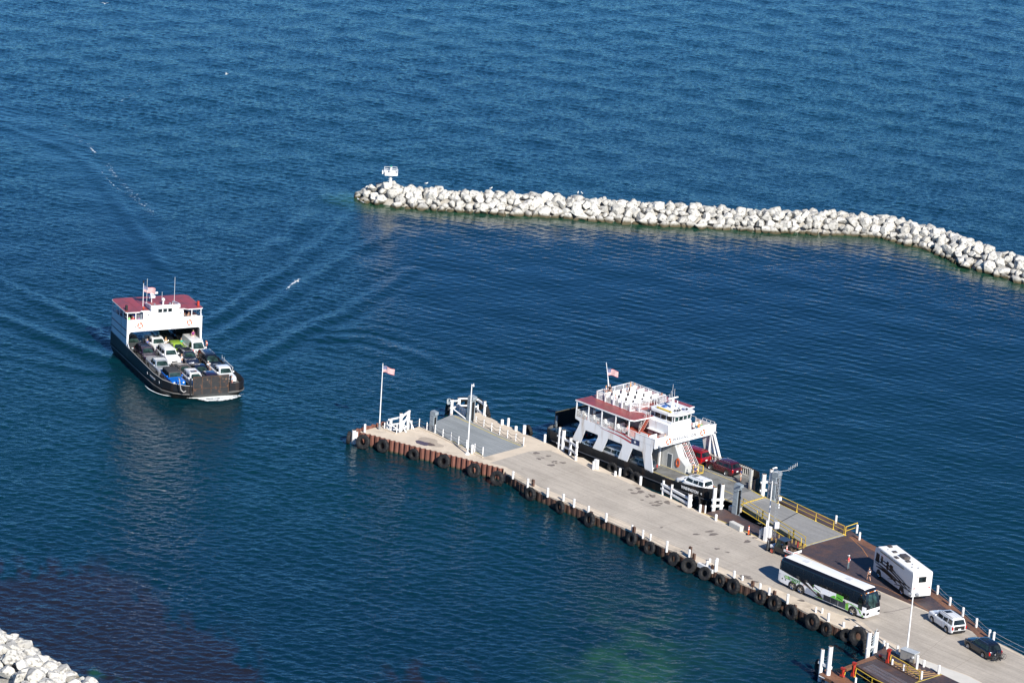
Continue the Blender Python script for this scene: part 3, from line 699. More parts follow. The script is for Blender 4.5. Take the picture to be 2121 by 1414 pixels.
# tessellate as two pieces so that the slip notch stays open
MB().prism(outline, -1.2, DZ, CONC).build('concrete_deck', pier)
poly_sheet('road_surface', Gp([(1014, 958.1), (1098, 934), (1140, 932.5), (1189, 954), (1225.8, 972.3), (1262.6, 982), (1323.9, 1010.3), (1360.6, 1022.6), (1400, 1042.8), (1460, 1068), (1500, 1086), (1545, 1107), (1585, 1125), (1655, 1150), (1720, 1179), (1813, 1222), (1925, 1269), (2004, 1304), (2060, 1331), (2121, 1362), (2290, 1460), (2140, 1490), (2060, 1431), (2033, 1412), (2004, 1397), (1908.7, 1363), (1816, 1314), (1788, 1288), (1776, 1281), (1740, 1272), (1663, 1243), (1594, 1212), (1541, 1195), (1489, 1172), (1427, 1143), (1367, 1115), (1304, 1085), (1256, 1063), (1188, 1036), (1119, 1008), (1070, 979), (1047, 966)]), DZ + .006, ASPH, thick=.05)
# steel plate aprons
sfar = Gp([(1460, 1062.5), (1498.5, 1053), (1529, 1067), (1558.5, 1082.5), (1600, 1100), (1640, 1117.5), (1669, 1131), (1750, 1108.5), (1612, 1037), (1607.8, 1029.5), (1650, 1045), (1700, 1064.4), (1751, 1088), (1776.5, 1110), (1800, 1124), (1827, 1138), (1880, 1175), (1928.5, 1217.5), (1971, 1250.7), (2023, 1294), (2056, 1325)])
sfar += Gp([(2004, 1302.7), (1925, 1267), (1813, 1219.5), (1780, 1203), (1720, 1175), (1655, 1145), (1585.5, 1119.8), (1545, 1100), (1507, 1083.7)])
MB().prism(sfar, .95, DZ + .012, PLATE, PLATER).build('steel_apron', pier)
# rusty margins of the apron
def strip(name, pts, wid, z, m, parent=pier, thick=0.004, side=1):
    V = []; F_ = []; n = len(pts)
    for i, p in enumerate(pts):
        a = Vector(pts[max(0, i - 1)][:2]); b = Vector(pts[min(n - 1, i + 1)][:2]); d = (b - a).normalized(); nn = Vector((-d.y, d.x)) * side
        q = Vector(p[:2]) + nn * wid; V += [(p[0], p[1], z), (q.x, q.y, z)]
    for i in range(n - 1): F_.append((2 * i, 2 * i + 2, 2 * i + 3, 2 * i + 1) if side > 0 else (2 * i, 2 * i + 1, 2 * i + 3, 2 * i + 2))
    mb = MB(); mb.add(V, F_, m); return mb.build(name, parent)
strip('rust_margin', Gp([(1776.5, 1110), (1800, 1124), (1827, 1138), (1880, 1175), (1928.5, 1217.5), (1971, 1250.7), (2023, 1294), (2054, 1323.5)]), 1.3, DZ + .016, PLATER, side=-1)
strip('yellow_edge', Gp([(1450, 1060), (1507, 1084.5), (1545, 1101), (1585, 1119)]), .12, DZ + .018, YLINE)
strip('yellow_edge', Gp([(1640, 1142), (1682, 1127)]), .16, DZ + .02, YLINE)
strip('painted_line', Gp([(1760, 1112), (1785, 1135), (1797, 1153)]), .09, DZ + .02, M('line_orange', (.4, .17, .06), .8))
strip('painted_line', Gp([(1660, 1147), (1720, 1173), (1770, 1196), (1830, 1216), (1880, 1240), (1925, 1266)]), .08, DZ + .02, M('line_orange', (.4, .17, .06), .8))
# low stub beams beside the utility cart
for i, (x, y) in enumerate([(1598, 1121), (1606, 1123), (1613, 1115), (1640, 1124), (1648, 1127), (1656, 1131), (1664, 1135)]):
    p = G(x, y); MB().box(-.07, .07, -.03, .03, 0, .5, M('stub_tan', (.50, .33, .10), .7)).build('marker_plate', pier, (p.x, p.y, DZ + .01), R_(-45))
# corrugated sheet piling
def corrug(name, pts, zt, zb, pitch, dep, m, parent=pier, zjit=0.0, seed=1, side=1):
    rr = random.Random(seed); pts = [Vector(p[:2]) for p in pts]; V = []; F_ = []
    L = [0.0]
    for a, b in zip(pts[:-1], pts[1:]): L.append(L[-1] + (b - a).length)
    s = 0.0; prof = [(0, 0), (.08, 0), (.25, 1), (.58, 1), (.75, 0)]; P = []
    while s < L[-1]:
        zj = rr.uniform(-zjit, zjit)
        for f, o in prof:
            ss = s + f * pitch
            if ss > L[-1]: break
            i = max(k for k in range(len(L) - 1) if L[k] <= ss + 1e-6); d = (pts[i + 1] - pts[i]).normalized(); q = pts[i] + d * (ss - L[i]) + Vector((d.y, -d.x)) * side * (dep * o + .03)
            P.append((q, zt + zj, d))
        s += pitch
    for q, z, d in P: V += [(q.x, q.y, zb), (q.x, q.y, z)]
    for q, z, d in P:
        k = q - Vector((d.y, -d.x)) * side * .05; V += [(k.x, k.y, zb), (k.x, k.y, z)]
    n = len(P)
    for i in range(n - 1):
        F_.append((2 * i, 2 * i + 2, 2 * i + 3, 2 * i + 1)); o = 2 * n
        F_.append((o + 2 * i, o + 2 * i + 1, o + 2 * i + 3, o + 2 * i + 2)); F_.append((2 * i + 1, 2 * i + 3, o + 2 * i + 3, o + 2 * i + 1))
    mb = MB(); mb.add(V, F_, m); return mb.build(name, parent)
corrug('sheet_pile_wall', tipwall, 1.62, -1, .78, .24, SHEET)
corrug('sheet_pile_wall', [tipend[0], tipwall[0]], 1.70, -1, .95, .3, SHEET)
corrug('sheet_pile_wall', step2, 1.13, -1, .9, .07, SHEETD, zjit=.05, seed=4)
corrug('sheet_pile_wall', list(reversed(Gp([(1431, 1050), (1372.9, 1025), (1326.3, 1004.2), (1262.6, 976), (1225.8, 958.8), (1162, 932), (1100, 903)]))), 1.12, -1, 1.2, .25, SHEETD, seed=6, side=-1)
rr_ = random.Random(5)
for (x, y, hh) in [(1107, 1006, .9), (1316, 1104, .9), (1432, 1152, 1.3), (1440, 1158, .8), (1479, 1179, .6), (1562, 1212, .6), (1607, 1232, .6), (1562, 1214, .3), (1228, 1064, .35), (1650, 1256, .3)]:
    p = G(x, y, 1.3); mb = MB()
    mb.box(-.16, .16, -.03, .03, -1.0, hh, SHEETD).box(-.16, -.12, -.15, .15, -1.0, hh, SHEETD).box(.12, .16, -.15, .15, -1.0, hh, SHEETD)
    mb.build('pile_stub', pier, (p.x - .2, p.y - .15, 1.3), R_(-50))
# parapet strip of lighter concrete near the second slip
poly_sheet('light_strip', Gp([(1894, 1368), (1908, 1364), (2004, 1398.5), (2033, 1413.5), (2100, 1460), (2060, 1450), (1990, 1414), (1952, 1396)]), DZ + .010, M('pale_concrete', (.60, .575, .52), .8, var=.06, scale=.8), thick=.05)
# stains
STAIN = M("oil_stain", (0.17, 0.145, 0.125), 0.7, var=.3, scale=2)
PUD = M('puddle', (0.10, 0.062, 0.055), 0.15, var=.25, scale=1.5)
def blobpoly(px, py, rx, ry, rr, n=22, rot=0.4, z=DZ + .012):
    c = G(px, py); P = []
    ph = [rr.uniform(0, 6.28) for _ in range(4)]
    for i in range(n):
        a = 2 * math.pi * i / n; r = 1 + .22 * math.sin(2 * a + ph[0]) + .14 * math.sin(3 * a + ph[1]) + .08 * math.sin(5 * a + ph[2]) + .05 * math.sin(9 * a + ph[3])
        x, y = rx * r * math.cos(a), ry * r * math.sin(a); P.append((c.x + x * math.cos(rot) - y * math.sin(rot), c.y + x * math.sin(rot) + y * math.cos(rot)))
    return P, z
mb = MB(); rr = random.Random(3)
for (x, y, a, b) in [(1111, 938, .38, .5), (1116, 950, .3, .35), (1136, 944, .3, .35), (1145, 957, .2, .25), (1150, 955, .35, .25), (1166, 958, .5, .3), (1142, 963, .42, .45), (1152, 959, .2, .2), (1124, 948, .2, .25), (1322, 1011, .42, .42), (1327, 1018, .5, .5), (1313, 1021, .42, .35), (1306, 1014, .36, .25), (1352, 1027, .48, .4), (1340, 1028, .3, .3), (1346, 1024, .2, .3), (1330, 1035, .2, .25), (1360, 1039, .3, .35), (1367, 1037, .25, .2), (1368, 1042, .35, .25), (1382, 1040, .45, .55), (1359, 1046, .5, .4), (1349, 1041, .3, .2), (1470, 1100, .6, .3), (1478, 1106, .7, .35), (1442, 1106, .5, .25), (1548, 1121, .5, .4), (1485, 1136, .3, .35), (1507, 1143, .25, .2), (1370, 1092, .25, .2), (1542, 1193, .7, .35), (1551, 1197, .5, .3), (1660, 1243, .45, .3), (1566, 1204, .3, .3), (1563, 1113, .3, .3), (1408, 1048, .4, .3)]:
    P, z = blobpoly(x, y, a, b, rr); MB().add([(p[0], p[1], z) for p in P], [tuple(range(len(P)))], STAIN).build('oil_stain', pier)
JT = M('joint_dark', (.25, .215, .18), .85, var=.2)
for (a, b) in [((1100, 1000), (1215, 968)), ((1190, 1034), (1300, 1001)), ((1262, 1066), (1385, 1037)), ((1335, 1099), (1455, 1066)), ((1412, 1136), (1530, 1102)), ((1500, 1176), (1612, 1136)), ((1600, 1213), (1700, 1168)), ((1905, 1361), (1985, 1296)), ((1975, 1385), (2060, 1332))]:
    A_, B_ = Vector(G(*a)[:2]), Vector(G(*b)[:2]); K = 9; rj = random.Random(a[0]); strip('slab_joint', [A_.lerp(B_, i / K) + Vector((rj.uniform(-.06, .06), rj.uniform(-.06, .06))) for i in range(K + 1)], .035, DZ + .009, JT)
strip('tyre_mark', Gp([(1832, 1268), (1850, 1266), (1868, 1262), (1886, 1258), (1905, 1252)]), .22, DZ + .009, M('rubber_mark', (.27, .24, .21), .85, var=.15, scale=4))
strip('tyre_mark', Gp([(1790, 1262), (1815, 1266), (1850, 1270)]), .14, DZ + .009, M('rubber_mark', (.27, .24, .21), .85))
mb = MB(); P, z = blobpoly(879, 918, 1.15, .85, random.Random(8), rot=-.5, z=DZ + .008); mb.add([(p[0], p[1], z) for p in P], [tuple(range(len(P)))], PUD); mb.build('puddle', pier)
mb = MB(); P, z = blobpoly(890, 915, 2.0, 1.3, random.Random(9), rot=-.6, z=DZ + .004); mb.add([(p[0], p[1], z) for p in P], [tuple(range(len(P)))], M('damp_concrete', (.40, .335, .265), .8, var=.15, scale=1.2)); mb.build('damp_patch', pier)
# kerbs along the idle slip
def kerb(name, pts, wd, h, m, parent=pier, z0=DZ):
    for a, b in zip(pts[:-1], pts[1:]):
        a = Vector(a); b = Vector(b); d = b - a; L = d.length; an = math.atan2(d.y, d.x)
        MB().box(0, L, -wd / 2, wd / 2, 0, h, m).build(name, parent, (a.x, a.y, z0), an)
kerb('kerb', Gp([(866, 885), (906, 902), (960, 929), (1000, 947.5)]), .22, .14, CONC)
kerb('kerb', Gp([(982, 874), (1087, 923.5)]), .18, .12, CONC)
kerb('kerb', Gp([(797, 889), (820, 898)]), .18, .14, CONC)

# idle slip ramp (transfer bridge)
rmp = empty('loading_ramp', (0, 0, 0), 0, 'idle grey steel loading ramp with yellow edge lines near the pier tip', 'ramp')
RP = Gp([(868, 886), (935.5, 858.4), (950, 859.5), (1086, 924), (1001, 946.5), (902, 899)], DZ)
MB().prism(RP, .75, DZ - .03, ASPHR, GREYM).build('deck_plate', rmp)
strip('yellow_line', Gp([(902, 897.5), (960, 924), (1000, 943)]), .14, DZ - .02, YLINE, rmp)
strip('yellow_line', Gp([(942, 860.5), (1030, 902), (1080, 922.5)]), .14, DZ - .02, YLINE, rmp, side=-1)
for f in (.2, .4, .6, .8):
    a = Vector(Gp([(872, 884)])[0]).lerp(Vector(Gp([(945, 860)])[0]), f); b = Vector(Gp([(1001, 946.5)])[0]).lerp(Vector(Gp([(1086, 924)])[0]), f)
    strip('seam', [a, b], .05, DZ - .024, M('seam_grey', (.36, .38, .385), .7), rmp)
# active transfer bridge
brg = empty('loading_ramp', (0, 0, 0), 0, 'grey loading ramp with yellow lip and rails joining the moored ferry to the pier', 'ramp')
BA, BB, BC, BD = Gp([(1534.6, 1046.5), (1586, 1031), (1749, 1108), (1670, 1131)])
MB().prism([BA, BB, BC, BD], .95, DZ + .10, ASPHB, GREYM).build('deck_plate', brg)
strip('yellow_line', [BA, BD], .11, DZ + .106, YLINE, brg)
strip('yellow_line', [BB, BC], .11, DZ + .106, YLINE, brg, side=-1)
strip('yellow_line', [BD, BC], .12, DZ + .108, YLINE, brg)
a = Vector(BA).lerp(Vector(BD), .52); b = Vector(BB).lerp(Vector(BC), .42); strip('joint', [a, b], .12, DZ + .107, BLACK, brg)
mb = MB(); n = 14
for i in range(n):
    p = Vector(BA).lerp(Vector(BB), (i + .5) / n); mb.box(p.x - .16, p.x + .16, p.y - .09, p.y + .09, DZ + .1, DZ + .2, YEL)
mb.build('lip_hinge', brg)
def rail(parent, pts, h, m, posts, r=.045, mids=(.5,), name='railing', z0=DZ + .1):
    """tube rail: pts world xy, closed down at both ends"""
    mb = MB(); P = [Vector((p[0], p[1], z0)) for p in pts]
    up = lambda p, hh: p + Vector((0, 0, hh))
    mb.tube([P[0]] + [up(p, h) for p in P] + [P[-1]], r, m, 8)
    for mm in mids: mb.tube([up(p, h * mm) for p in P], r * .8, m, 6)
    for a, b in zip(P[:-1], P[1:]):
        k = max(1, round((b - a).length / posts))
        for i in range(1, k): q = a.lerp(b, i / k); mb.cyl(q, up(q, h), r, m=m, n=8)
        mb.cyl(b, up(b, h), r, m=m, n=8)
    for a in P: mb.box(a.x - .12, a.x + .12, a.y - .12, a.y + .12, z0, z0 + .05, m)
    return mb.build(name, parent)
ln = lambda a, b, f: tuple(Vector(a).lerp(Vector(b), f))
rail(brg, [ln(BA, BD, .03), ln(BA, BD, .33)], 1.0, YEL, 3.6); rail(brg, [ln(BA, BD, .34), ln(BA, BD, .80)], 1.0, YEL, 4.2); rail(brg, [ln(BA, BD, .81), ln(BA, BD, .98)], 1.0, YEL, 4)
off = Vector((-.45, -.5)); of2 = lambda p: tuple(Vector(p) + off)
for f0, f1 in ((.0, .3), (.33, .78), (.80, .97)):
    mb = MB(); a = Vector((*of2(ln(BA, BD, f0)), DZ + .02)); b = Vector((*of2(ln(BA, BD, f1)), DZ + .02)); U = Vector((0, 0, 1.0))
    mb.tube([a, a + U, b + U, b], .045, YEL, 8).tube([a + U * .5, b + U * .5], .035, YEL).tube([a + U * .25, b + U * .25], .02, YEL)
    mb.build('outer_railing', brg)
mb = MB(); a = Vector((*of2(BA), DZ - .1)); b = Vector((*of2(BD), DZ - .1)); mb.cyl(a, b, .09, m=YEL, n=6); mb.build('guide_beam', brg)
rail(brg, [ln(BB, BC, .16), ln(BB, BC, .40), ln(BB, BC, .64), ln(BB, BC, .86), ln(BB, BC, .99)], 1.05, YEL, 9)
fe = empty('handrail', (0, 0, 0), 0, 'short yellow two bar handrail at the pier corner beside the loading ramp', 'railing')
rail(fe, Gp([(1750.5, 1108), (1774.5, 1099.5)]), 1.1, YEL, 9, z0=DZ, name='rail_tube')

# second slip, lower right corner
slip = empty('loading_ramp', (0, 0, 0), 0, 'rusty steel loading ramp with yellow rails in the lower right corner', 'ramp')
Z6 = lambda x, y: (1680 + x / 4.81, 1180 + y / 4.81)
Z5b = lambda x, y: (1680 + x / 7.575, 1290 + y / 7.575)
SR = Gp([Z6(470, 950), Z6(640, 868), Z6(1088, 1095), Z6(1250, 1190), Z6(700, 1190)], 1.15)
MB().prism(Gp([Z5b(700, 655), Z5b(1010, 545), Z5b(1690, 905), Z5b(1500, 1010), Z5b(1250, 1010)], 1.2), .9, 1.2, PLATE, PLATER).build('deck_plate', slip)
MB().prism(Gp([Z5b(500, 690), Z5b(870, 545), Z5b(985, 505), Z5b(1030, 545), Z5b(700, 655), Z5b(560, 715)], 1.25), .95, 1.25, PLATER).build('end_beam', slip)
rail(slip, Gp([Z5b(690, 840), Z5b(945, 1000)], 1.2), 1.05, YEL, 9, z0=1.2); rail(slip, Gp([Z5b(945, 1000), Z5b(1200, 1120)], 1.2), 1.05, YEL, 9, z0=1.2)
rail(slip, Gp([Z5b(1240, 635), Z5b(1505, 785)], 1.2), 1.05, YEL, 9, z0=1.2); rail(slip, Gp([Z5b(1505, 785), Z5b(1695, 905)], 1.2), 1.05, YEL, 9, z0=1.2)
grat = M('grating', (.15, .145, .165), .6, var=.25, scale=3)
mb = MB()
for k in range(3):
    a0 = Vector(Gp([Z5b(790 + 60 * k, 655 - 20 * k)])[0]); d = (Vector(Gp([Z5b(1690, 905)])[0]) - Vector(Gp([Z5b(1010, 545)])[0])).normalized(); nn = Vector((-d.y, d.x))
    for i in range(22):
        p = a0 + d * (.5 + i * .27); mb.add([(p.x + d.x * u * .07 + nn.x * v * .24, p.y + d.y * u * .07 + nn.y * v * .24, 1.206) for u, v in ((-1, -1), (1, -1), (1, 1), (-1, 1))], [(0, 1, 2, 3)], grat)
mb.build('traction_bars', slip)
slab = empty('slip_platform', (0, 0, 0), 0, 'rusty steel platform with diagonal yellow stripes between the pier and the lower right ramp', 'platform')
PF = Gp([(1828, 1334), (1862, 1356), (1894, 1368), (1927, 1382.4), (1952, 1395.6), (1985, 1413), (2000, 1440), (1900, 1425), Z5b(1690, 905), Z5b(1030, 545), Z5b(985, 505), Z5b(1015, 455), Z5b(1130, 410)], 1.2)
MB().prism(PF, .8, DZ - .012, PLATE, PLATER).build('steel_floor', slab)
mb = MB()
for i in range(11):
    a = Vector(Gp([Z5b(1110 + i * 52, 555 + i * 30)])[0]); b = Vector(Gp([Z5b(1270 + i * 75, 590 + i * 21)])[0])
    d = (b - a).normalized(); nn = Vector((-d.y, d.x)) * .13
    mb.add([(a.x - nn.x, a.y - nn.y, DZ - .006), (b.x - nn.x, b.y - nn.y, DZ - .006), (b.x + nn.x, b.y + nn.y, DZ - .006), (a.x + nn.x, a.y + nn.y, DZ - .006)], [(0, 1, 2, 3)], M('stripe_tan', (.42, .25, .11), .8, var=.2, scale=2))
mb.build('stripes', slab)
strip('yellow_line', Gp([Z5b(1640, 935), Z5b(1850, 870), Z5b(2060, 800)]), .14, DZ - .004, YLINE, slab)
MB().prism(Gp([Z5b(1640, 939), Z5b(2060, 804), (1990, 1420), (2060, 1470), (1930, 1490)], 1.2), .8, DZ - .008, PLATE, PLATER).build('landing_plate', slab)
lp = empty('slip_platform', (0, 0, 0), 0, 'narrow rusty walkway left of the lower right ramp with a white edge beam', 'platform')
MB().prism(Gp([Z5b(120, 800), Z5b(250, 700), Z5b(420, 770), Z5b(700, 940), Z5b(900, 1060), Z5b(500, 1060), Z5b(330, 900)], 1.1), .75, 1.1, PLATER).build('walkway', lp)
a, b = [Vector((*p, .95)) for p in Gp([Z5b(130, 815), Z5b(560, 1000)], 1.0)]; MB().cyl(a, b, .12, m=WHITE, n=6).build('edge_beam', lp)
# ================================================================== TYRE FENDERS
def tyre_mesh(seed, lug):
    mb = MB(); n = 56
    prof = [(.40, -.17), (.50, -.235), (.72, -.27), (.90, -.245), (.975, -.17), (1.0, 0), (.975, .17), (.90, .245), (.72, .27), (.50, .235), (.40, .17), (.40, 0)]
    def mod(i, j, r, z):
        if 3 <= j <= 7 and (i + (1 if z > 0 else 0)) % 4 < 2: return (r - lug * (.6 if j in (3, 7) else 1), z)
        return (r, z)
    mb.lathe(prof, RUBBER, n, closed=True, mod=mod, smooth=False)
    me = bpy.data.meshes.new('fender_tyre'); me.from_pydata(mb.v, [], mb.f); me.materials.append(RUBBER)
    for i, p in enumerate(me.polygons): p.use_smooth = (i % 12) in (0, 1, 9, 10, 11)
    return me
TYM = [tyre_mesh(i, [.045, .03, .055][i]) for i in range(3)]
GT = 'big truck tyres hung as fenders along the near side of the pier'
def tyre(px, py, dia, face, label, group, z=None, lean=8, k=0, wid=1.0):
    """face = direction (deg) the flat side looks towards"""
    zc = (dia / 2 - .10) if z is None else z
    p = G(px, py, zc)
    if group == GT:
        W_ = [Vector(q[:2]) for q in tipwall + step2[1:]]; best = None
        for a, b in zip(W_[:-1], W_[1:]):
            d = b - a; u = max(0, min(1, (Vector(p[:2]) - a).dot(d) / d.length_squared)); q = a + d * u
            if best is None or (Vector(p[:2]) - q).length < best[0]: best = ((Vector(p[:2]) - q).length, q, Vector((d.y, -d.x)).normalized())
        need = .30 + dia * .24; s_ = (Vector(p[:2]) - best[1]).dot(best[2])
        if s_ < need: p = p + Vector((best[2].x, best[2].y, 0)) * (need - s_)
    o = bpy.data.objects.new('rubber_fender', TYM[k % 3]); COL.objects.link(o)
    rv = random.Random(int(px)); wid *= rv.uniform(.85, 1.2); lean += rv.uniform(-6, 9); face += rv.uniform(-7, 7)
    o.scale = (dia / 2, dia / 2, dia / 2 * wid)
    o.rotation_euler = (Matrix.Rotation(R_(face), 4, 'Z') @ Matrix.Rotation(R_(90 - lean), 4, 'Y') @ Matrix.Rotation(k * .7, 4, 'Z')).to_euler()
    o.location = p; tag(o, label, 'tyre', group); return o
N1 = -120; N2 = -141
tl = [(752, 914.8, 2.0, N1, 'big ribbed tyre fender nearest the pier tip on the rusty corrugated wall'),
      (793, 923.4, 1.85, N1, 'tyre fender second from the pier tip on the corrugated wall'),
      (858, 940.5, 1.62, N1, 'smallest tyre fender on the corrugated wall, below the dark puddle'),
      (919.4, 955, 1.9, N1, 'tyre fender fourth from the pier tip on the corrugated wall'),
      (982, 974, 1.95, N1, 'tyre fender on the corrugated wall below the idle ramp corner'),
      (1030, 990, 2.0, N1, 'tyre fender at the landward end of the tall corrugated wall'),
      (1102.8, 1022, 1.8, N2, 'first tyre fender on the low pile wall after the corrugated wall ends'),
      (1162.8, 1049, 1.75, N2, 'second tyre fender on the low pile wall after the corrugated wall'),
      (1220.9, 1076, 1.95, N2, 'third tyre fender on the low pile wall after the corrugated wall'),
      (1309.3, 1115.5, 1.75, N2, 'fourth tyre fender on the low wall beside a dark pile stub'),
      (1352.9, 1133, 1.65, N2, 'fifth tyre fender on the low pile wall after the corrugated wall'),
      (1396.4, 1157, 1.8, N2, 'sixth tyre fender on the low wall, just before the tall dark pile stub'),
      (1430, 1169.5, 1.95, N2 + 22, 'turned tyre fender under the tall dark pile stub'),
      (1464, 1186, 1.7, N2 + 10, 'half sunk tyre fender below the white mooring beam'),
      (1496.8, 1201, 1.65, N2, 'tyre fender right after the white mooring beam'),
      (1527, 1211.5, 1.95, N2, 'large tyre fender second after the white mooring beam'),
      (1577, 1235, 1.85, N2, 'tyre fender beside the bus shadow, below the wall'),
      (1611.6, 1246.5, 1.95, N2, 'large tyre fender below the rear corner of the bus'),
      (1647, 1265.5, 1.85, N2 + 4, 'tyre fender with a yellow scrape below the bus rear wheels'),
      (1693.7, 1284, 2.05, N2, 'large tyre fender below the open bays of the bus'),
      (1724, 1298, 1.72, N2, 'tyre fender below the bus front wheel'),
      (1753, 1313, 1.6, N2 + 15, 'small shaded tyre fender squeezed beside the largest one'),
      (1777.7, 1318, 2.35, N2 + 6, 'largest tyre fender beside the tall white mooring posts')]
for i, (x, y, d, f, lab) in enumerate(tl): tyre(x, y, d, f, lab, GT, k=i)
tyre(722.7, 906, 1.75, 178, 'tyre fender seen edge on at the very tip of the pier', 'tyres at the pier tip', k=1)
tyre(1788, 1341, 1.9, 190, 'tyre hanging edge on under the tall white mooring posts', GT, k=2, z=.3)
tyre(1696, 1380, 1.8, 200, 'tyre fender on the far left of the lower right mooring posts', 'tyres at the lower right slip', k=0)
GF = 'tyre fenders on the far arm of the pier tip'
tyre(928, 846, 1.75, 190, 'tyre fender edge on at the left end of the white braced frame', GF, k=0)
tyre(958.6, 835, 2.0, 110, 'tyre top showing behind the white frame, left of the grey ramp tower', GF, k=1)
tyre(988.3, 837, 2.0, 80, 'tyre top showing behind the white frame, right of the grey ramp tower', GF, k=2)
tyre(1008, 851, 2.1, 15, 'large sunlit tyre with deep treads at the right end of the white frame', GF, k=0, wid=1.15)
tyre(1096, 891, 1.6, 30, 'tyre fender on the lake side edge left of the moored ferry', GF, k=1)
GB = 'tyre fenders between the pier and the moored ferry'
for x, y, d, lab in [(1197, 931, 1.75, 'tyre fender behind the white frame at the ferry stern quarter'), (1268, 969, 1.6, 'tyre fender between ferry and pier under the second wall opening'), (1303, 980, 1.8, 'tyre fender between ferry and pier under the third wall opening'), (1317, 990, 1.8, 'tyre fender low against the pier below the ferry front leg'), (1384, 1006, 1.6, 'tyre fender at the left end of the white wooden fence'), (1407, 1013, 1.8, 'tyre fender behind the middle of the white wooden fence'), (1437, 1036, 2.0, 'large tyre fender behind the right end of the white wooden fence'), (1474, 1045, 1.7, 'tyre fender below the ferry bow at the white H shaped posts')]:
    tyre(x, y, d, 55, lab, GB, z=.9, k=int(x) % 3, lean=0)
tyre(1571, 1012, 1.7, 150, 'tyre fender on the far side of the ferry bow beside the tall posts', GB, z=.8, k=1)

# ================================================================== WHITE POSTS
def post_mesh(d, h):
    mb = MB(); mb.cyl((0, 0, -.1), (0, 0, h - .05), d / 2, d / 2, POSTW, 12).cyl((0, 0, h - .05), (0, 0, h), d / 2, d * .36, POSTW, 12)
    me = bpy.data.meshes.new('white_post'); me.from_pydata(mb.v, [], mb.f); me.materials.append(POSTW)
    me.polygons.foreach_set('use_smooth', mb.sm); return me
_pm = {}
def pixh(px, yb, yt, z=DZ):
    """height in metres of an upright standing at (px, yb) whose top is seen at row yt"""
    b = G(px, yb, z); P = b - Vector((0, 0, CAM_H)); Z = P.dot(_F); return (yb - yt) * Z / CAM_F / _U.z
def post(px, yb, yt, d, label, group, z=DZ):
    h = round(pixh(px, yb, yt, z) * 10) / 10; k = (d, h)
    if k not in _pm: _pm[k] = post_mesh(d, h)
    o = bpy.data.objects.new('white_post', _pm[k]); COL.objects.link(o); o.location = G(px, yb, z); tag(o, label, 'post', group)
    return o.location.copy(), h
GN = 'white guard posts along the near edge of the pier'
nearposts = [(1062.4, 989.6, 976), (1092.8, 1009.6, 991), (1134, 1027.3, 1009.6), (1166.7, 1036.6, 1023), (1188.6, 1048.4, 1031.8), (1218.5, 1061.6, 1046.6), (1255.2, 1078.3, 1062.4), (1308.8, 1102.6, 1086.7), (1331.2, 1113, 1096), (1347, 1118.4, 1104.7), (1380.6, 1141, 1119.7), (1427, 1155.4, 1136.4), (1464.5, 1172.6, 1161.3), (1470, 1164, 1155), (1481.5, 1181.7, 1158.5), (1520, 1198, 1180.5), (1537.5, 1201.5, 1190.7), (1573.7, 1222.4, 1206.5), (1592.9, 1229.8, 1216.7), (1630.8, 1247.9, 1229.2), (1689.5, 1267, 1256.6), (1702.6, 1269, 1258.5), (1715.2, 1286, 1268), (1747, 1297.6, 1286.2), (1774.4, 1299.6, 1293.8)]
NP = []
for i, (x, yb, yt) in enumerate(nearposts):
    NP.append(post(x, yb, yt, .30 if i not in (7, 8, 9, 16, 20, 21) else .24, f'white guard post, {ordn(i)} along the near edge after the corrugated wall ends', GN))
GL = 'white guard posts between the road and the lower right slip'
for i, (x, yb, yt) in enumerate([(1830.5, 1336.2, 1325), (1837, 1342.8, 1330.3), (1858.2, 1352, 1335.5), (1880.3, 1355.3, 1345.4), (1898.5, 1384.4, 1354.7), (1913, 1379.8, 1366), (1944, 1394.3, 1375.8)]):
    post(x, yb, yt, .28, f'white guard post, {ordn(i)} right of the tall roped mooring posts', GL)
GS = 'white posts standing on the striped platform'
for i, (x, yb, yt) in enumerate([(1847.7, 1376.5, 1363), (1871.4, 1389, 1375), (1908, 1406.8, 1387.7), (1772, 1413, 1402.8)]):
    post(x, yb, yt, .24, ['white post beside the tall red bracket on the striped platform', 'white post in the middle of the yellow rail on the striped platform', 'white post at the right end of the yellow rail on the striped platform', 'white post left of the yellow rails at the lower picture edge'][i], GS, z=1.2)
GO = 'white guard posts along the lake side edge of the pier'
OP = []
for i, (x, yb, yt) in enumerate([(1843.9, 1134, 1128), (1941, 1229.9, 1212), (1967, 1253, 1236), (1993.6, 1275.7, 1256.6), (2021.5, 1298.4, 1280), (2048.5, 1321.8, 1302.7), (2057.4, 1326.7, 1307.7)]):
    if i == 0: yb, yt = 1150, 1128
    OP.append(post(x, yb, yt, .30, ['white post top showing behind the motorhome roof', 'white post just right of the motorhome', 'second white post on the lake side right of the motorhome', 'white post on the lake side above the white car', 'white post on the lake side between the two cars', 'left one of the two close posts at the end of the steel apron', 'right one of the two close posts where the concrete edge begins'][i], GO))
for i, (x, yb, yt) in enumerate([(1731, 1082.6, 1066.7), (1774.4, 1101.7, 1085), (1779.7, 1117.6, 1100.7)]):
    post(x, yb, yt, .28, ['white post outside the yellow bridge rail', 'white post at the end of the short yellow handrail', 'white post at the outer corner of the steel apron'][i], GO)
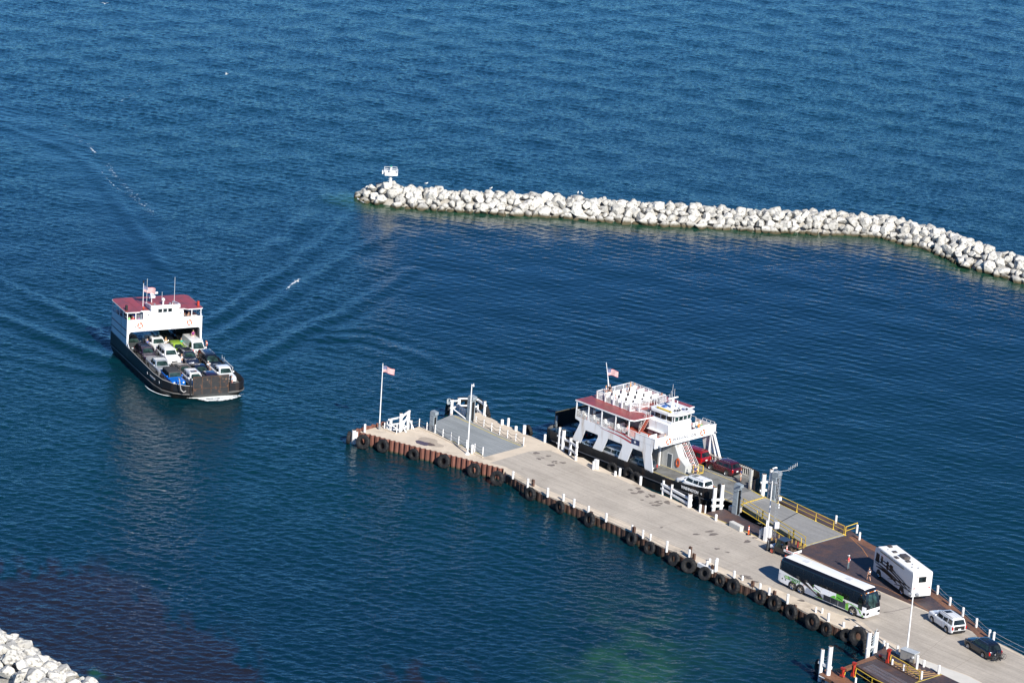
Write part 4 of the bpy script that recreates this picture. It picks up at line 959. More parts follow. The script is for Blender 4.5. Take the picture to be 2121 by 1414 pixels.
# posts with chains round the idle slip
GC = 'thin white chain posts around the idle loading ramp'
CP1 = [(801.5, 886.6, 870), (821.4, 896.4, 878), (852, 886.6, 870.6), (868.2, 882.9, 866.4), (883.9, 890.9, 874.3), (900.7, 898.2, 879.2), (917.2, 905, 888.4), (933.5, 912.9, 895.2), (949.7, 919.7, 903), (966, 927.2, 910), (982.9, 935.1, 918), (999.7, 942, 925.5)]
CP2 = [(985.8, 875.2, 861.4), (1002, 883.7, 868.8), (1018, 892, 876.2), (1034.9, 899.5, 883.2), (1050.9, 906.9, 890.6), (1068, 914.4, 897.5), (1084, 922.8, 904.5)]
A1 = [post(x, b, t, .15, f'thin chain post, {ordn(i)} from the pier tip, near side of the idle ramp', GC) for i, (x, b, t) in enumerate(CP1)]
A2 = [post(x, b, t, .15, f'thin chain post, {ordn(i)} from the grey tower, far side of the idle ramp', GC) for i, (x, b, t) in enumerate(CP2)]
def chain(P, f, sag, r, m, label, name='chain', cat='chain'):
    for ff in f:
        mb = MB()
        for (a, ha), (b, hb) in zip(P[:-1], P[1:]):
            A = a + Vector((0, 0, ha * ff)); B = b + Vector((0, 0, hb * ff)); pts = []
            for k in range(9): t = k / 8; q = A.lerp(B, t); q.z -= sag * 4 * t * (1 - t); pts.append(q)
            mb.tube(pts, r, m, 5)
        mb.build(name, label=('upper ' if ff > .7 else 'lower ') + label, cat=cat)
CH = M('chain_grey', (.16, .15, .14), .5, metal=.5)
chain(A1[:2], (.9, .5), .2, .025, CH, 'short chain of two posts beside the white timber frame at the pier tip')
chain(A1[2:], (.9, .5), .22, .025, CH, 'sagging chain on the near side of the idle ramp')
chain(A2, (.9, .5), .3, .028, CH, 'sagging chain on the far side of the idle ramp')
chain(NP[:3], (.85, .45), .05, .014, CABLE, 'thin wire along the first guard posts of the low near edge', 'wire_rope', 'wire')
chain(NP[3:12], (.85, .45), .05, .014, CABLE, 'thin wire along the middle guard posts of the low near edge', 'wire_rope', 'wire')
chain(OP[1:6], (.95, .5), .06, .016, M('wire_pale', (.55, .55, .55), .4), 'pale wire along the lake side posts of the steel apron', 'wire_rope', 'wire')
e1 = G(2160, 1379); chain([OP[6], (e1, 1.2)], (.95, .5), .1, .016, M('wire_pale', (.5, .5, .5), .4), 'pale wire leaving the picture along the concrete edge', 'wire_rope', 'wire')
# lone posts
GX = 'short thick white bollards'
for x, yb, yt, d, lab in [(755.2, 895.8, 878, .32, 'white post beside the flagpole on the sheet pile tip'), (796.2, 887, 875, .18, 'short white post where the rusty wall meets the timber frame'), (977.4, 938.6, 919.8, .34, 'thick white bollard beside the light pole on the idle ramp edge'),
                         (1039.8, 878.7, 868.8, .42, 'short thick bollard, left of the lake side edge above the idle ramp'), (1052.5, 881.7, 866, .36, 'taller bollard between two short ones on the lake side edge'), (1068.5, 891, 882.2, .42, 'short thick bollard, right one on the lake side edge'), (1085.5, 898, 880.7, .45, 'tall thick bollard next to the lake side tyre'), (980, 867.8, 845, .34, 'white bollard behind the far grey ramp tower'),
                         (1128.2, 915.5, 899.6, .34, 'white post at the ferry stern end of the concrete edge'), (1228.5, 971.7, 955, .3, 'white post left of the white utility box by the ferry'), (1274.2, 984.6, 975.4, .34, 'short white bollard below the second wall opening of the ferry'), (1283.4, 984.6, 968.6, .34, 'tall white post beside the short bollard below the ferry'), (1326.3, 1003, 986.4, .36, 'white post below the front leg of the ferry'),
                         (1449.7, 1060, 1043.4, .32, 'white post in front of the ferry bow at the chain'), (1460.3, 1062, 1046.6, .2, 'thin white post right of the dark pile at the ferry bow'), (1482.6, 1077.3, 1064.4, .34, 'white bollard at the corner of the steel apron by the ferry'), (1574.3, 1113.4, 1095, .34, 'white post left of the utility cabinet')]:
    post(x, yb, yt, d, lab, GX)
p = G(1234.4, 970.5); MB().box(-.28, .28, -.2, .2, 0, 1.25, WHITE, .03).build('utility_box', None, p, R_(-42), label='white upright utility box beside a post next to the moored ferry', cat='utility box')
p = G(1455, 1062, 1.2); MB().box(-.2, .2, -.16, .16, -1, 1.0, SHEETD).build('timber_pile', None, p, R_(-45), label='dark timber pile between two white posts at the ferry bow', cat='pile')

# ================================================================== MOORING POSTS AND TIMBER FRAMES
def frame(label, cat, base, posts_, rails, diag=(), z0=.2, rr=.13):
    """white timber frame: posts (px, yb, yt, dia), rails as ((px,y) height pairs between post indices)"""
    t = empty('mooring_structure' if 'posts' in cat else 'timber_barrier', (0, 0, 0), 0, label, cat)
    P = []
    for (x, yb, yt, d) in posts_:
        b = G(x, yb, DZ if z0 is None else base); h = pixh(x, yb, yt, base); P.append((b, h))
        mb = MB(); mb.cyl(b + Vector((0, 0, -base - .3)), b + Vector((0, 0, h)), d / 2, d / 2, POSTW, 12); mb.cyl(b + Vector((0, 0, h)), b + Vector((0, 0, h + .015)), d / 2 * .85, d / 2 * .85, TIMB, 12); mb.build('post', t)
    for (i, hi, j, hj, w) in rails:
        a = P[i][0] + Vector((0, 0, hi)); b = P[j][0] + Vector((0, 0, hj)); d = (b - a).normalized(); a = a - d * .35; b = b + d * .35
        mb = MB(); L = (b - a).length; T = Matrix.Translation(a) @ d.to_track_quat('X', 'Z').to_matrix().to_4x4()
        mb.box(0, L, -w / 2, w / 2, -w / 2, w / 2, WHITE, T=T); mb.build('rail', t)
    for (i, hi, j, hj) in diag:
        a = P[i][0] + Vector((0, 0, hi)); b = P[j][0] + Vector((0, 0, hj)); MB().cyl(a, b, .09, m=WHITE, n=6).build('brace', t)
    return t, P
R1 = lambda x, y: (700 + x / 8.158, 840 + y / 8.158)
R2 = lambda x, y: (920 + x / 10.1, 800 + y / 10.1)
def pp(f, x, yb, yt, d): a = f(x, yb); b = f(x, yt); return (a[0], a[1], b[1], d)
t, P = frame('white timber fender frame with braces at the pier tip', 'fender frame', 1.2,
      [pp(R1, 885, 410, 215, .4), pp(R1, 1050, 430, 125, .45), pp(R1, 1178, 370, 95, .45)],
      [(0, 1.5, 1, 1.95, .22), (1, 1.95, 2, 2.2, .22), (0, .75, 1, 1.1, .2), (1, 1.1, 2, 1.3, .2), (0, .15, 1, .2, .16), (1, .2, 2, .2, .16)], [(0, .8, 1, 0), (1, 1.2, 2, 0), (2, 1.9, 1, .0)])
for i in (1, 2):
    b = P[i][0]; MB().cyl(b + Vector((0, 0, 1.4)), b + Vector((.9, -.6, -.1)), .11, m=WHITE, n=6).build('brace', t)
a = P[0][0]; b = P[2][0]
mb = MB()
for f in (.3, .65, .95): q = a.lerp(b, f) + Vector((.1, .35, 0)); mb.box(q.x - .18, q.x + .18, q.y - .12, q.y + .12, -.5, 2.0, RUBBER)
mb.build('rubber_pad', t)
t, P = frame('white braced timber frame with mooring ropes around the end of the far pier arm', 'fender frame', 1.2,
      [pp(R2, 147, 590, 275, .42), pp(R2, 300, 490, 240, .45), pp(R2, 700, 540, 370, .24), pp(R2, 835, 612, 305, .36)],
      [(0, 1.95, 1, 1.3, .22), (0, .95, 1, .55, .2), (2, 1.7, 3, 1.55, .24), (2, .35, 3, .1, .22)], [])
q1 = P[1][0]; q2 = P[2][0]
apex = G(*R2(500, 520), 1.2)
for h in (1.6, .6):
    for a, b in ((q1, apex), (apex, q2)):
        MB().cyl(a + Vector((0, 0, h)), b + Vector((0, 0, h + .2)), .13, m=WHITE, n=6).build('rail', t)
SHADEB = M('frame_blue_white', (.62, .66, .72), .5)
MB().cyl(P[0][0] + Vector((0, 0, 1.0)), G(*R2(480, 700), 1.2), .09, m=WHITE, n=6).build('brace', t)
MB().cyl(P[0][0] + Vector((0, 0, .5)), q1 + Vector((0, 0, .9)), .07, m=WHITE, n=6).build('brace', t)
MB().cyl(q1 + Vector((0, 0, .9)), G(*R2(330, 640), 1.0), .06, m=WHITE, n=6).build('brace', t)
mb = MB(); T = TM((apex.x - .75, apex.y - 1.2, 1.15), rz=-60); mb.box(-.9, .9, -.06, .06, -.9, .95, WHITE, T=T); mb.build('backing_board', t)
mb = MB()
for k, (px, py) in enumerate([R2(300, 440), R2(100, 340)]):
    c = G(px, py, 1.5 + .3 * k)
    for i in range(5): T = Matrix.Translation(c + Vector((0, -.05 * i, .1 * i))) @ Matrix.Rotation(R_(60 + 12 * i), 4, 'X'); mb.lathe([(.28 + .035 * math.cos(a), .035 * math.sin(a)) for a in [0, 1.57, 3.14, 4.71]], ROPE, 14, T=T, closed=True)
mb.build('mooring_rope', t)
Z3 = lambda x, y: (1100 + x / 4.7125, 750 + y / 4.7125)
Z4 = lambda x, y: (1350 + x / 4.713, 880 + y / 4.713)
frame('white timber fender frame of four posts beside the stern quarter of the moored ferry', 'fender frame', 1.2,
      [pp(Z3, 268, 845, 630, .32), pp(Z3, 307, 860, 660, .5), pp(Z3, 378, 895, 735, .38), pp(Z3, 435, 962, 765, .36)],
      [(0, 1.75, 1, 1.7, .2), (1, 1.6, 2, 1.65, .22), (2, 1.65, 3, 1.95, .22), (0, .7, 1, .6, .18), (1, .55, 2, .65, .2), (2, .65, 3, .95, .2)])
frame('long white wooden fence with two rails beside the bow of the moored ferry', 'fence', 1.2,
      [pp(Z4, 105, 680, 535, .3), pp(Z4, 188, 722, 575, .3), pp(Z4, 365, 808, 670, .55)],
      [(0, 1.35, 2, 1.15, .26), (0, .75, 2, .45, .26)])
frame('tall white mooring posts joined by crossbars, left of the active ramp', 'mooring posts', 1.2,
      [pp(Z4, 600, 840, 605, .5), pp(Z4, 672, 825, 575, .48)], [(0, 1.5, 1, 1.35, .26), (0, .7, 1, .55, .26)])
t, P = frame('tall white mooring posts with rusty tops on the far side of the ferry bow', 'mooring posts', 1.2,
      [pp(Z4, 1080, 680, 475, .55), pp(Z4, 1148, 688, 430, .5)], [(0, 1.7, 1, 1.9, .28), (0, .6, 1, .8, .28)])
Z5 = lambda x, y: (1560 + x / 5.2375, 1080 + y / 5.2375)
def Z5p(x, yb, yt, d): a = Z5b(x, yb); b = Z5b(x, yt); return (a[0], a[1], b[1], d)
t, P = frame('tall white mooring posts hung with pale blue ropes at the lower right slip', 'mooring posts', 1.0,
      [Z5p(878, 550, 125, .5), Z5p(995, 485, 115, .5)], [(0, 1.2, 1, 1.0, .12)])
def ropes(t, a, b, ha, hb, n=5):
    mb = MB()
    for i in range(n):
        A = a + Vector((0, 0, ha - .28 * i)); B = b + Vector((0, 0, hb - .25 * i)); pts = []
        for k in range(9): u = k / 8; q = A.lerp(B, u); q.z -= (.9 + .12 * i) * 4 * u * (1 - u) * .6; pts.append(q)
        mb.tube(pts, .035, ROPE, 5)
    mb.build('mooring_rope', t)
ropes(t, P[0][0], P[1][0], 2.6, 3.0, 6)
t, P = frame('two white mooring posts wrapped in rope at the left end of the lower right walkway', 'mooring posts', 1.0,
      [Z5p(148, 772, 392, .45), Z5p(265, 820, 350, .52)], [(0, 1.1, 1, 1.0, .3)])
ropes(t, P[0][0], P[1][0], 2.2, 2.7, 4)
# tip pair of thick white piles
frame('stubby pair of thick white piles at the very tip of the pier', 'mooring posts', .6, [(732.5, 909, 890.5, .55), (737, 908, 893, .6)], [])
# white mooring beam
wb = empty('mooring_cleat', (0, 0, 0), 0, 'white steel mooring beam with bollards set into the near pier edge', 'mooring beam')
a = G(1446.5, 1166, 1.3); b = G(1477, 1181, 1.3); T = Matrix.Translation(a) @ (b - a).to_track_quat('X', 'Z').to_matrix().to_4x4()
MB().box(0, (b - a).length, -.18, .18, -.35, .12, WHITE, T=T).build('beam', wb)
p = G(1483.5, 1181, 1.3); MB().cyl(p, p + Vector((0, 0, 1.55)), .16, m=POSTW, n=10).build('post', wb)

# ================================================================== RAMP TOWERS
def tower(px, py, h, lab, rz, w=.62, d=.75, m=GREYM, z=1.0, mach=False, lean=0):
    p = G(px, py, z); t = empty('ramp_tower', p, R_(rz), lab, 'ramp tower')
    mb = MB(); mb.prism([(-d / 2, 0), (d / 2, 0), (d / 2, h * .93), (d / 2 - .15, h), (-d / 2 - .25, h - .08), (-d / 2 - .25, h - .45), (-d / 2, h - .7)], -w / 2, w / 2, m, axis='y'); mb.build('housing', t)
    mb = MB(); mb.box(-d / 2 - .012, -d / 2 + .02, -w * .3, w * .3, .3, h - .8, BLACK); mb.build('guide_slot', t)
    mb = MB()
    for i in range(4): mb.box(-d / 2 + .1, d / 2 - .1, w / 2, w / 2 + .03, .4 + i * h * .22, .55 + i * h * .22, m)
    mb.box(-d / 2 - .15, d / 2 + .15, -w / 2 - .15, w / 2 + .15, -.05, .06, m); mb.build('flange', t)
    if mach:
        MB().box(.5, 1.3, -.9, -.1, 0, .95, GALV, .03).build('control_cabinet', t); mb = MB(); mb.box(.45, 1.6, -1.7, -.9, .0, .7, M('box_tan', (.42, .38, .33), .6), .02); mb.box(.4, 1.65, -1.75, -.85, .7, .74, GALV); mb.build('storage_box', t)
        mb = MB(); mb.cyl((-.1, -.3, .2), (.2, -1.0, .5), .05, m=BLACK); mb.cyl((.3, 0, 1.0), (.3, -.5, .2), .05, m=GALV); mb.cyl((0, -.35, .85), (0, -.6, .85), .16, m=REDP); mb.build('hydraulic_line', t)
    return t
tower(896, 897, 3.15, 'grey steel ramp tower on the near side of the idle ramp', 135)
tower(974, 873, 3.7, 'grey steel ramp tower on the far side of the idle ramp behind the light pole', 135, w=.8)
tower(1523, 1068, 4.3, 'grey steel ramp tower with control cabinet on the near side of the active ramp', 135, mach=True, w=.7)
tower(1603, 1034, 3.8, 'grey steel ramp tower on the far side of the active ramp behind the lattice mast', 135, w=.8)
def redbracket(f, x, yb, yt, lab, wd=.42):
    a = f(x, yb); b = f(x, yt); h = pixh(a[0], a[1], b[1], 1.2); t = empty('ramp_bracket', G(*a, 1.2), R_(-45), lab, 'steel bracket')
    mb = MB(); mb.prism([(-wd / 2, 0), (wd / 2, 0), (wd / 2 * .5, h * .35), (wd / 2 * .6, h * .8), (wd / 2 + .1, h), (-wd / 2 + .05, h), (-wd / 2 * .5, h * .7)], -.15, .15, REDP, axis='y'); mb.build('bracket_plate', t)
    mb = MB(); mb.box(-.08, .08, -.24, -.225, h * .3, h * .8, BLACK); mb.cyl((.3, .0, h * .25), (.36, .0, h * .6), .05, m=YEL); mb.build('ram', t)
redbracket(Z5b, 1200, 625, 395, 'tall red steel bracket beside the upper yellow rail of the lower right ramp')
redbracket(Z5b, 655, 830, 602, 'tall red steel bracket at the lower left corner of the lower right ramp')
redbracket(Z5b, 1085, 550, 490, 'small red steel bracket left of the tall one on the pier side', .4)
redbracket(Z5b, 487, 830, 690, 'short red steel bracket on the narrow walkway at the lower right', .55)

# ================================================================== POLES
def light_pole(px, yb, pxt, yt, lab, z=DZ, lamps=True, name='light_pole', r=.11):
    p = G(px, yb, z); h = pixh(px, yb, yt, z); t = empty(name, p, 0, lab, 'light pole')
    MB().cyl((0, 0, 0), (0, 0, h), r, r * .6, POSTW, 12).build('pole', t)
    mb = MB(); mb.cyl((0, 0, 0), (0, 0, .25), r * 3.2, r * 1.3, POSTW, 12); mb.build('base', t)
    if lamps:
        for s in (-1, 1):
            l = MB().box(-.18, .18, -.14, .14, -.16, .16, GALV, .03, T=TM((s * .38, -.2, h - .2), rx=35, rz=s * 20)); l.cyl((0, 0, h - .15), (s * .38, -.1, h - .15), .03, m=GALV, n=6); l.build('floodlight', t)
    return t, h
light_pole(968, 940, 978, 795, 'tall white light pole on the near edge of the idle ramp', lamps=False)
pt = bpy.data.objects['light_pole']
hh = pixh(968, 940, 795)
mb = MB(); mb.sphere((.22, 0, hh - .2), .13, LENS, 8, 6).cyl((0, 0, hh - .1), (.22, 0, hh - .1), .03, m=WHITE, n=6).cyl((.22, 0, hh - .15), (.22, 0, hh + .1), .06, m=WHITE, n=8); mb.build('lamp', pt)
light_pole(1877, 1360, 1888, 1222, 'tall white light pole standing behind the grey cabinet in the lower right')
light_pole(1590, 1100, 1601, 994, 'slim white light pole above the white meter box by the lattice mast', r=.09)
def lamp_extra():
    p = G(1584.5, 1119.5); t = empty('meter_post', p, R_(-40), 'white meter box and conduit posts at the corner of the steel apron', 'utility box')
    MB().box(-.22, .22, -.15, .15, 0, 1.75, WHITE, .02).build('post', t)
    MB().box(.1, .62, .0, .4, .5, 1.9, WHITE, .03).build('meter_box', t)
    MB().box(-.75, -.4, .05, .35, .55, 1.4, GREYM, .03).build('grey_box', t)
    MB().cyl((-.05, .1, 1.7), (-.05, .1, 2.6), .09, m=POSTW).build('conduit', t)
lamp_extra()
# flagpole with the stars and stripes
def us_flag(parent, L=1.6, H=.95, z=0, ang=0, droop=.25, seed=0, name='flag'):
    nx, ny = 26, 13; rn = random.Random(seed); V = []; ph = rn.uniform(0, 6)
    for j in range(ny + 1):
        for i in range(nx + 1):
            u = i / nx; v = j / ny
            x = u * L * (1 - .06 * math.sin(u * 5)); y = .13 * math.sin(u * 8.5 + ph + v * 1.2) * u ** .6; zz = z - v * H - droop * u * u + .05 * math.sin(u * 7 + ph)
            V.append((x, y, zz))
    mb = MB(); mb.mat(FLAGR); mb.mat(FLAGW); mb.mat(FLAGB)
    for side in (0,):
        for j in range(ny):
            for i in range(nx):
                m = FLAGB if (j < 7 and i < 10) else (FLAGR if j % 2 == 0 else FLAGW)
                a = j * (nx + 1) + i; mb.f.append((a, a + nx + 1, a + nx + 2, a + 1)); mb.mi.append(mb.mat(m)); mb.sm.append(True)
    mb.v = V
    # rows of small white stars
    for r in range(5):
        for c in range(6 - (r % 2) * 0):
            j = .9 + r * 1.3; i = 1 + c * 1.5; k = int(j) * (nx + 1) + int(i); p = Vector(V[k]) ; s = .022
            for yo in (-.012, .012): mb.add([(p.x + s * math.cos(a), p.y + yo, p.z + s * math.sin(a)) for a in [R_(90 + 72 * q) for q in range(5)]], [(0, 1, 2, 3, 4)], FLAGW)
    o = mb.build(name, parent); o.rotation_euler = (0, 0, ang); return o
def flagpole():
    p = G(785.5, 889); h = pixh(785.5, 889, 752); t = empty('flagpole', p, 0, 'tall white flagpole flying the stars and stripes at the pier tip', 'flagpole')
    MB().cyl((0, 0, 0), (0, 0, h), .09, .05, POSTW, 10).build('pole', t); MB().sphere((0, 0, h + .06), .09, CHROME).build('finial', t)
    MB().cyl((0, 0, 0), (0, 0, .9), .16, .16, GALV, 10).build('sleeve', t)
    f = us_flag(t, 1.45, .85, h - .35, R_(-8), .32, 2); f.location = (.06, 0, 0)
flagpole()
# lattice mast with weather instruments
def mast():
    p = G(1602, 1112); h = pixh(1602, 1112, 974); t = empty('weather_mast', p, R_(20), 'grey lattice mast with wind sensor and radio antenna beside the active ramp', 'mast')
    mb = MB(); w = .24; C = [(w * math.cos(R_(a)), w * math.sin(R_(a))) for a in (90, 210, 330)]
    for x, y in C: mb.cyl((x, y, 0), (x, y, h), .026, m=GALV, n=5)
    k = int(h / .42)
    for i in range(k):
        z0 = i * h / k; z1 = (i + 1) * h / k
        for a, b in ((0, 1), (1, 2), (2, 0)):
            A = C[a]; B = C[b]; mb.cyl((*A, z0), (*(B if i % 2 else B), z1), .013, m=GALV, n=4); mb.cyl((*A, z1), (*B, z1), .011, m=GALV, n=4)
    mb.build('lattice', t)
    mb = MB(); mb.cyl((-.9, 0, h - .1), (1.1, 0, h + .1), .035, m=GALV).cyl((-.9, 0, h - .1), (-.9, 0, h + .35), .03, m=GALV); mb.build('crossarm', t)
    mb = MB(); mb.cyl((-1.0, 0, h + .42), (-.55, 0, h + .5), .07, .12, m=WHITE).sphere((-.5, 0, h + .48), .13, WHITE, 8, 6); mb.build('wind_sensor', t)
    mb = MB(); mb.cyl((1.0, 0, h + .1), (2.2, -.2, h + .9), .03, m=GALV, n=5)
    for i in range(6): q = Vector((1.0, 0, h + .1)).lerp(Vector((2.2, -.2, h + .9)), .15 + i * .16); mb.cyl(q + Vector((0, -.05, -.2)), q + Vector((0, .05, .22)), .018, m=WHITE, n=4)
    mb.build('yagi_antenna', t)
    for z, s in ((h * .56, .34), (h * .48, .2), (h * .44, .18), (h * .2, .16)): MB().box(.2, .2 + s, -s / 2, s / 2, z, z + s * 1.3, WHITE, .04).build('instrument_box', t)
    MB().box(-.2, .4, -.5, -.2, 1.25, 2.1, M('box_palegrey', (.55, .56, .56), .5), .02).build('control_box', t)
mast()
p = G(1578, 1404); 
def cabinet():
    a = G(*Z5b(1395, 560), 1.3); t = empty('electrical_cabinet', a, R_(-42), 'long grey electrical cabinet in front of the light pole at the lower right slip', 'cabinet')
    CB = M('cabinet_grey', (.27, .27, .26), .5, var=.12, dirt=(.2, .15, .1), dirtamt=.2)
    MB().box(0, 1.9, -.1, .75, .1, 1.2, CB, .02).build('housing', t); MB().box(-.06, 1.96, -.16, .81, 1.2, 1.27, M('cabinet_lid', (.42, .45, .47), .4)).build('lid', t)
    MB().box(.06, .92, -.13, -.10, .2, 1.1, CB).build('door', t); MB().box(.98, 1.84, -.13, -.10, .2, 1.1, CB).build('door', t)
    MB().cyl((1.75, -.1, .8), (1.75, -.24, .8), .13, m=LENS).build('meter', t)
cabinet()
def barrier():
    a = G(1509.5, 1089.5); b = G(1532, 1101); an = math.atan2(b.y - a.y, b.x - a.x); L = (b - a).length
    t = empty('concrete_barrier', a, an, 'pale concrete barrier block lying at the edge of the steel apron', 'concrete block')
    MB().box(0, L, .0, .62, 0, .68, CONCW, .05).build('block', t)
    MB().box(.12, L - .15, -.012, .0, .14, .54, M('barrier_panel', (.50, .49, .45), .8, var=.12, scale=3)).build('recess_panel', t)
barrier()
def channelizer():
    p = G(1550, 1106.2); t = empty('traffic_marker', p, 0, 'slim orange traffic marker with white bands on the steel apron', 'traffic cone')
    OR = M('cone_orange', (.75, .10, .02), .5, var=.05)
    MB().cyl((0, 0, .05), (0, 0, 1.12), .11, .06, OR, 10).build('tube', t); MB().box(-.3, .3, -.3, .3, 0, .05, BLACK, .01).build('base', t)
    for z in (.62, .85): MB().cyl((0, 0, z), (0, 0, z + .12), .096 - (z - .6) * .05, .09 - (z - .6) * .05, LETW, 10).build('reflective_band', t)
channelizer()
p = G(1652, 1133, 1.3); MB().cyl((0, 0, 0), (0, 0, .75), .06, .05, REDP, 10).build('traffic_marker', None, p, label='red traffic marker standing behind the bed of the utility cart', cat='traffic cone')
# ================================================================== CARS
def wheel(parent, x, y, r, w=.22, side=1, rim=RIM):
    t = MB(); n = 22
    T = Matrix.Translation((x, y, r)) @ Matrix.Rotation(R_(90), 4, 'X')
    t.lathe([(r * .66, -w / 2), (r * .93, -w / 2), (r, -w / 2 + .04), (r, w / 2 - .04), (r * .93, w / 2), (r * .66, w / 2)], TYRE, n, T=T)
    o = t.build('wheel', parent)
    m = MB(); s = -1 if side > 0 else 1
    zf = s * (w / 2 - .03)
    m.lathe([(r * .66, s * w / 2 * .98), (r * .60, zf - s * .02), (r * .18, zf - s * .05)], rim, n, T=T)
    m.lathe([(r * .2, zf), (0.001, zf + s * .01)], rim, 10, T=T)
    for i in range(5):
        a = 2 * math.pi * i / 5; c, sn = math.cos(a), math.sin(a); px, py = -sn, c
        q = lambda rr, u, z: (c * rr + px * u, sn * rr + py * u, z)
        V = [q(r * .15, -.05, zf), q(r * .15, .05, zf), q(r * .63, .035, zf), q(r * .63, -.035, zf)]
        m.add(V, [(0, 1, 2, 3) if s > 0 else (3, 2, 1, 0)], rim, T=T)
    m.lathe([(r * .60, zf - s * .05), (.001, zf - s * .05)], BLACK, n, T=T)
    m.build('rim', o)
    return o

CT = {
 # L, W, H, wheelbase, front overhang, r, clearance, hood z, belt z, deck z, cabin x: base front, roof front, roof rear, base rear ; kind
 'suv':     dict(L=4.75, W=1.88, H=1.72, wb=2.75, fo=.92, r=.36, gc=.24, hood=1.06, nose=.86, belt=1.10, ws=(1.05, .42), rr=(-1.95, -2.28), wins=[(.30, -.55), (-.65, -1.45), (-1.53, -1.98)], tail=1.08),
 'bigsuv':  dict(L=5.2, W=2.0, H=1.90, wb=2.98, fo=.98, r=.40, gc=.28, hood=1.22, nose=1.02, belt=1.20, ws=(1.15, .60), rr=(-2.30, -2.52), wins=[(.45, -.45), (-.55, -1.40), (-1.55, -2.25)], tail=1.15),
 'minivan': dict(L=5.15, W=1.98, H=1.75, wb=3.03, fo=.98, r=.35, gc=.20, hood=1.04, nose=.80, belt=1.03, ws=(1.65, .70), rr=(-2.25, -2.52), wins=[(.55, -.35), (-.45, -1.35), (-1.45, -2.22)], tail=1.03),
 'sedan':   dict(L=4.7, W=1.82, H=1.45, wb=2.72, fo=.92, r=.33, gc=.18, hood=.95, nose=.74, belt=.93, ws=(.95, .20), rr=(-1.05, -1.75), wins=[(.10, -.62), (-.70, -1.30)], tail=1.0),
 'hatch':   dict(L=4.0, W=1.70, H=1.53, wb=2.50, fo=.78, r=.31, gc=.18, hood=1.00, nose=.78, belt=.98, ws=(1.05, .35), rr=(-1.45, -1.92), wins=[(.25, -.50), (-.60, -1.35)], tail=.98),
 'pickup':  dict(L=5.75, W=2.0, H=1.88, wb=3.65, fo=.98, r=.40, gc=.30, hood=1.20, nose=1.04, belt=1.22, ws=(1.35, .80), rr=(-.72, -.92), wins=[(.68, -.05), (-.13, -.70)], tail=1.22, bed=(-1.08, .62)),
 'van':     dict(L=5.6, W=2.0, H=2.05, wb=3.5, fo=.95, r=.38, gc=.24, hood=1.15, nose=.98, belt=1.15, ws=(1.95, 1.25), rr=(-2.68, -2.76), wins=[(1.15, .45)], tail=1.1),
 'jeep':    dict(L=4.4, W=1.87, H=1.85, wb=2.95, fo=.62, r=.42, gc=.32, hood=1.18, nose=1.14, belt=1.20, ws=(.72, .50), rr=(-2.02, -2.06), wins=[(.42, -.30), (-.42, -1.15), (-1.27, -1.95)], tail=1.18, boxy=True),
 '4x4':     dict(L=4.9, W=1.96, H=1.90, wb=2.85, fo=.95, r=.41, gc=.30, hood=1.20, nose=1.00, belt=1.20, ws=(1.05, .58), rr=(-2.25, -2.40), wins=[(.45, -.45), (-.55, -1.35), (-1.45, -2.15)], tail=1.15),
}
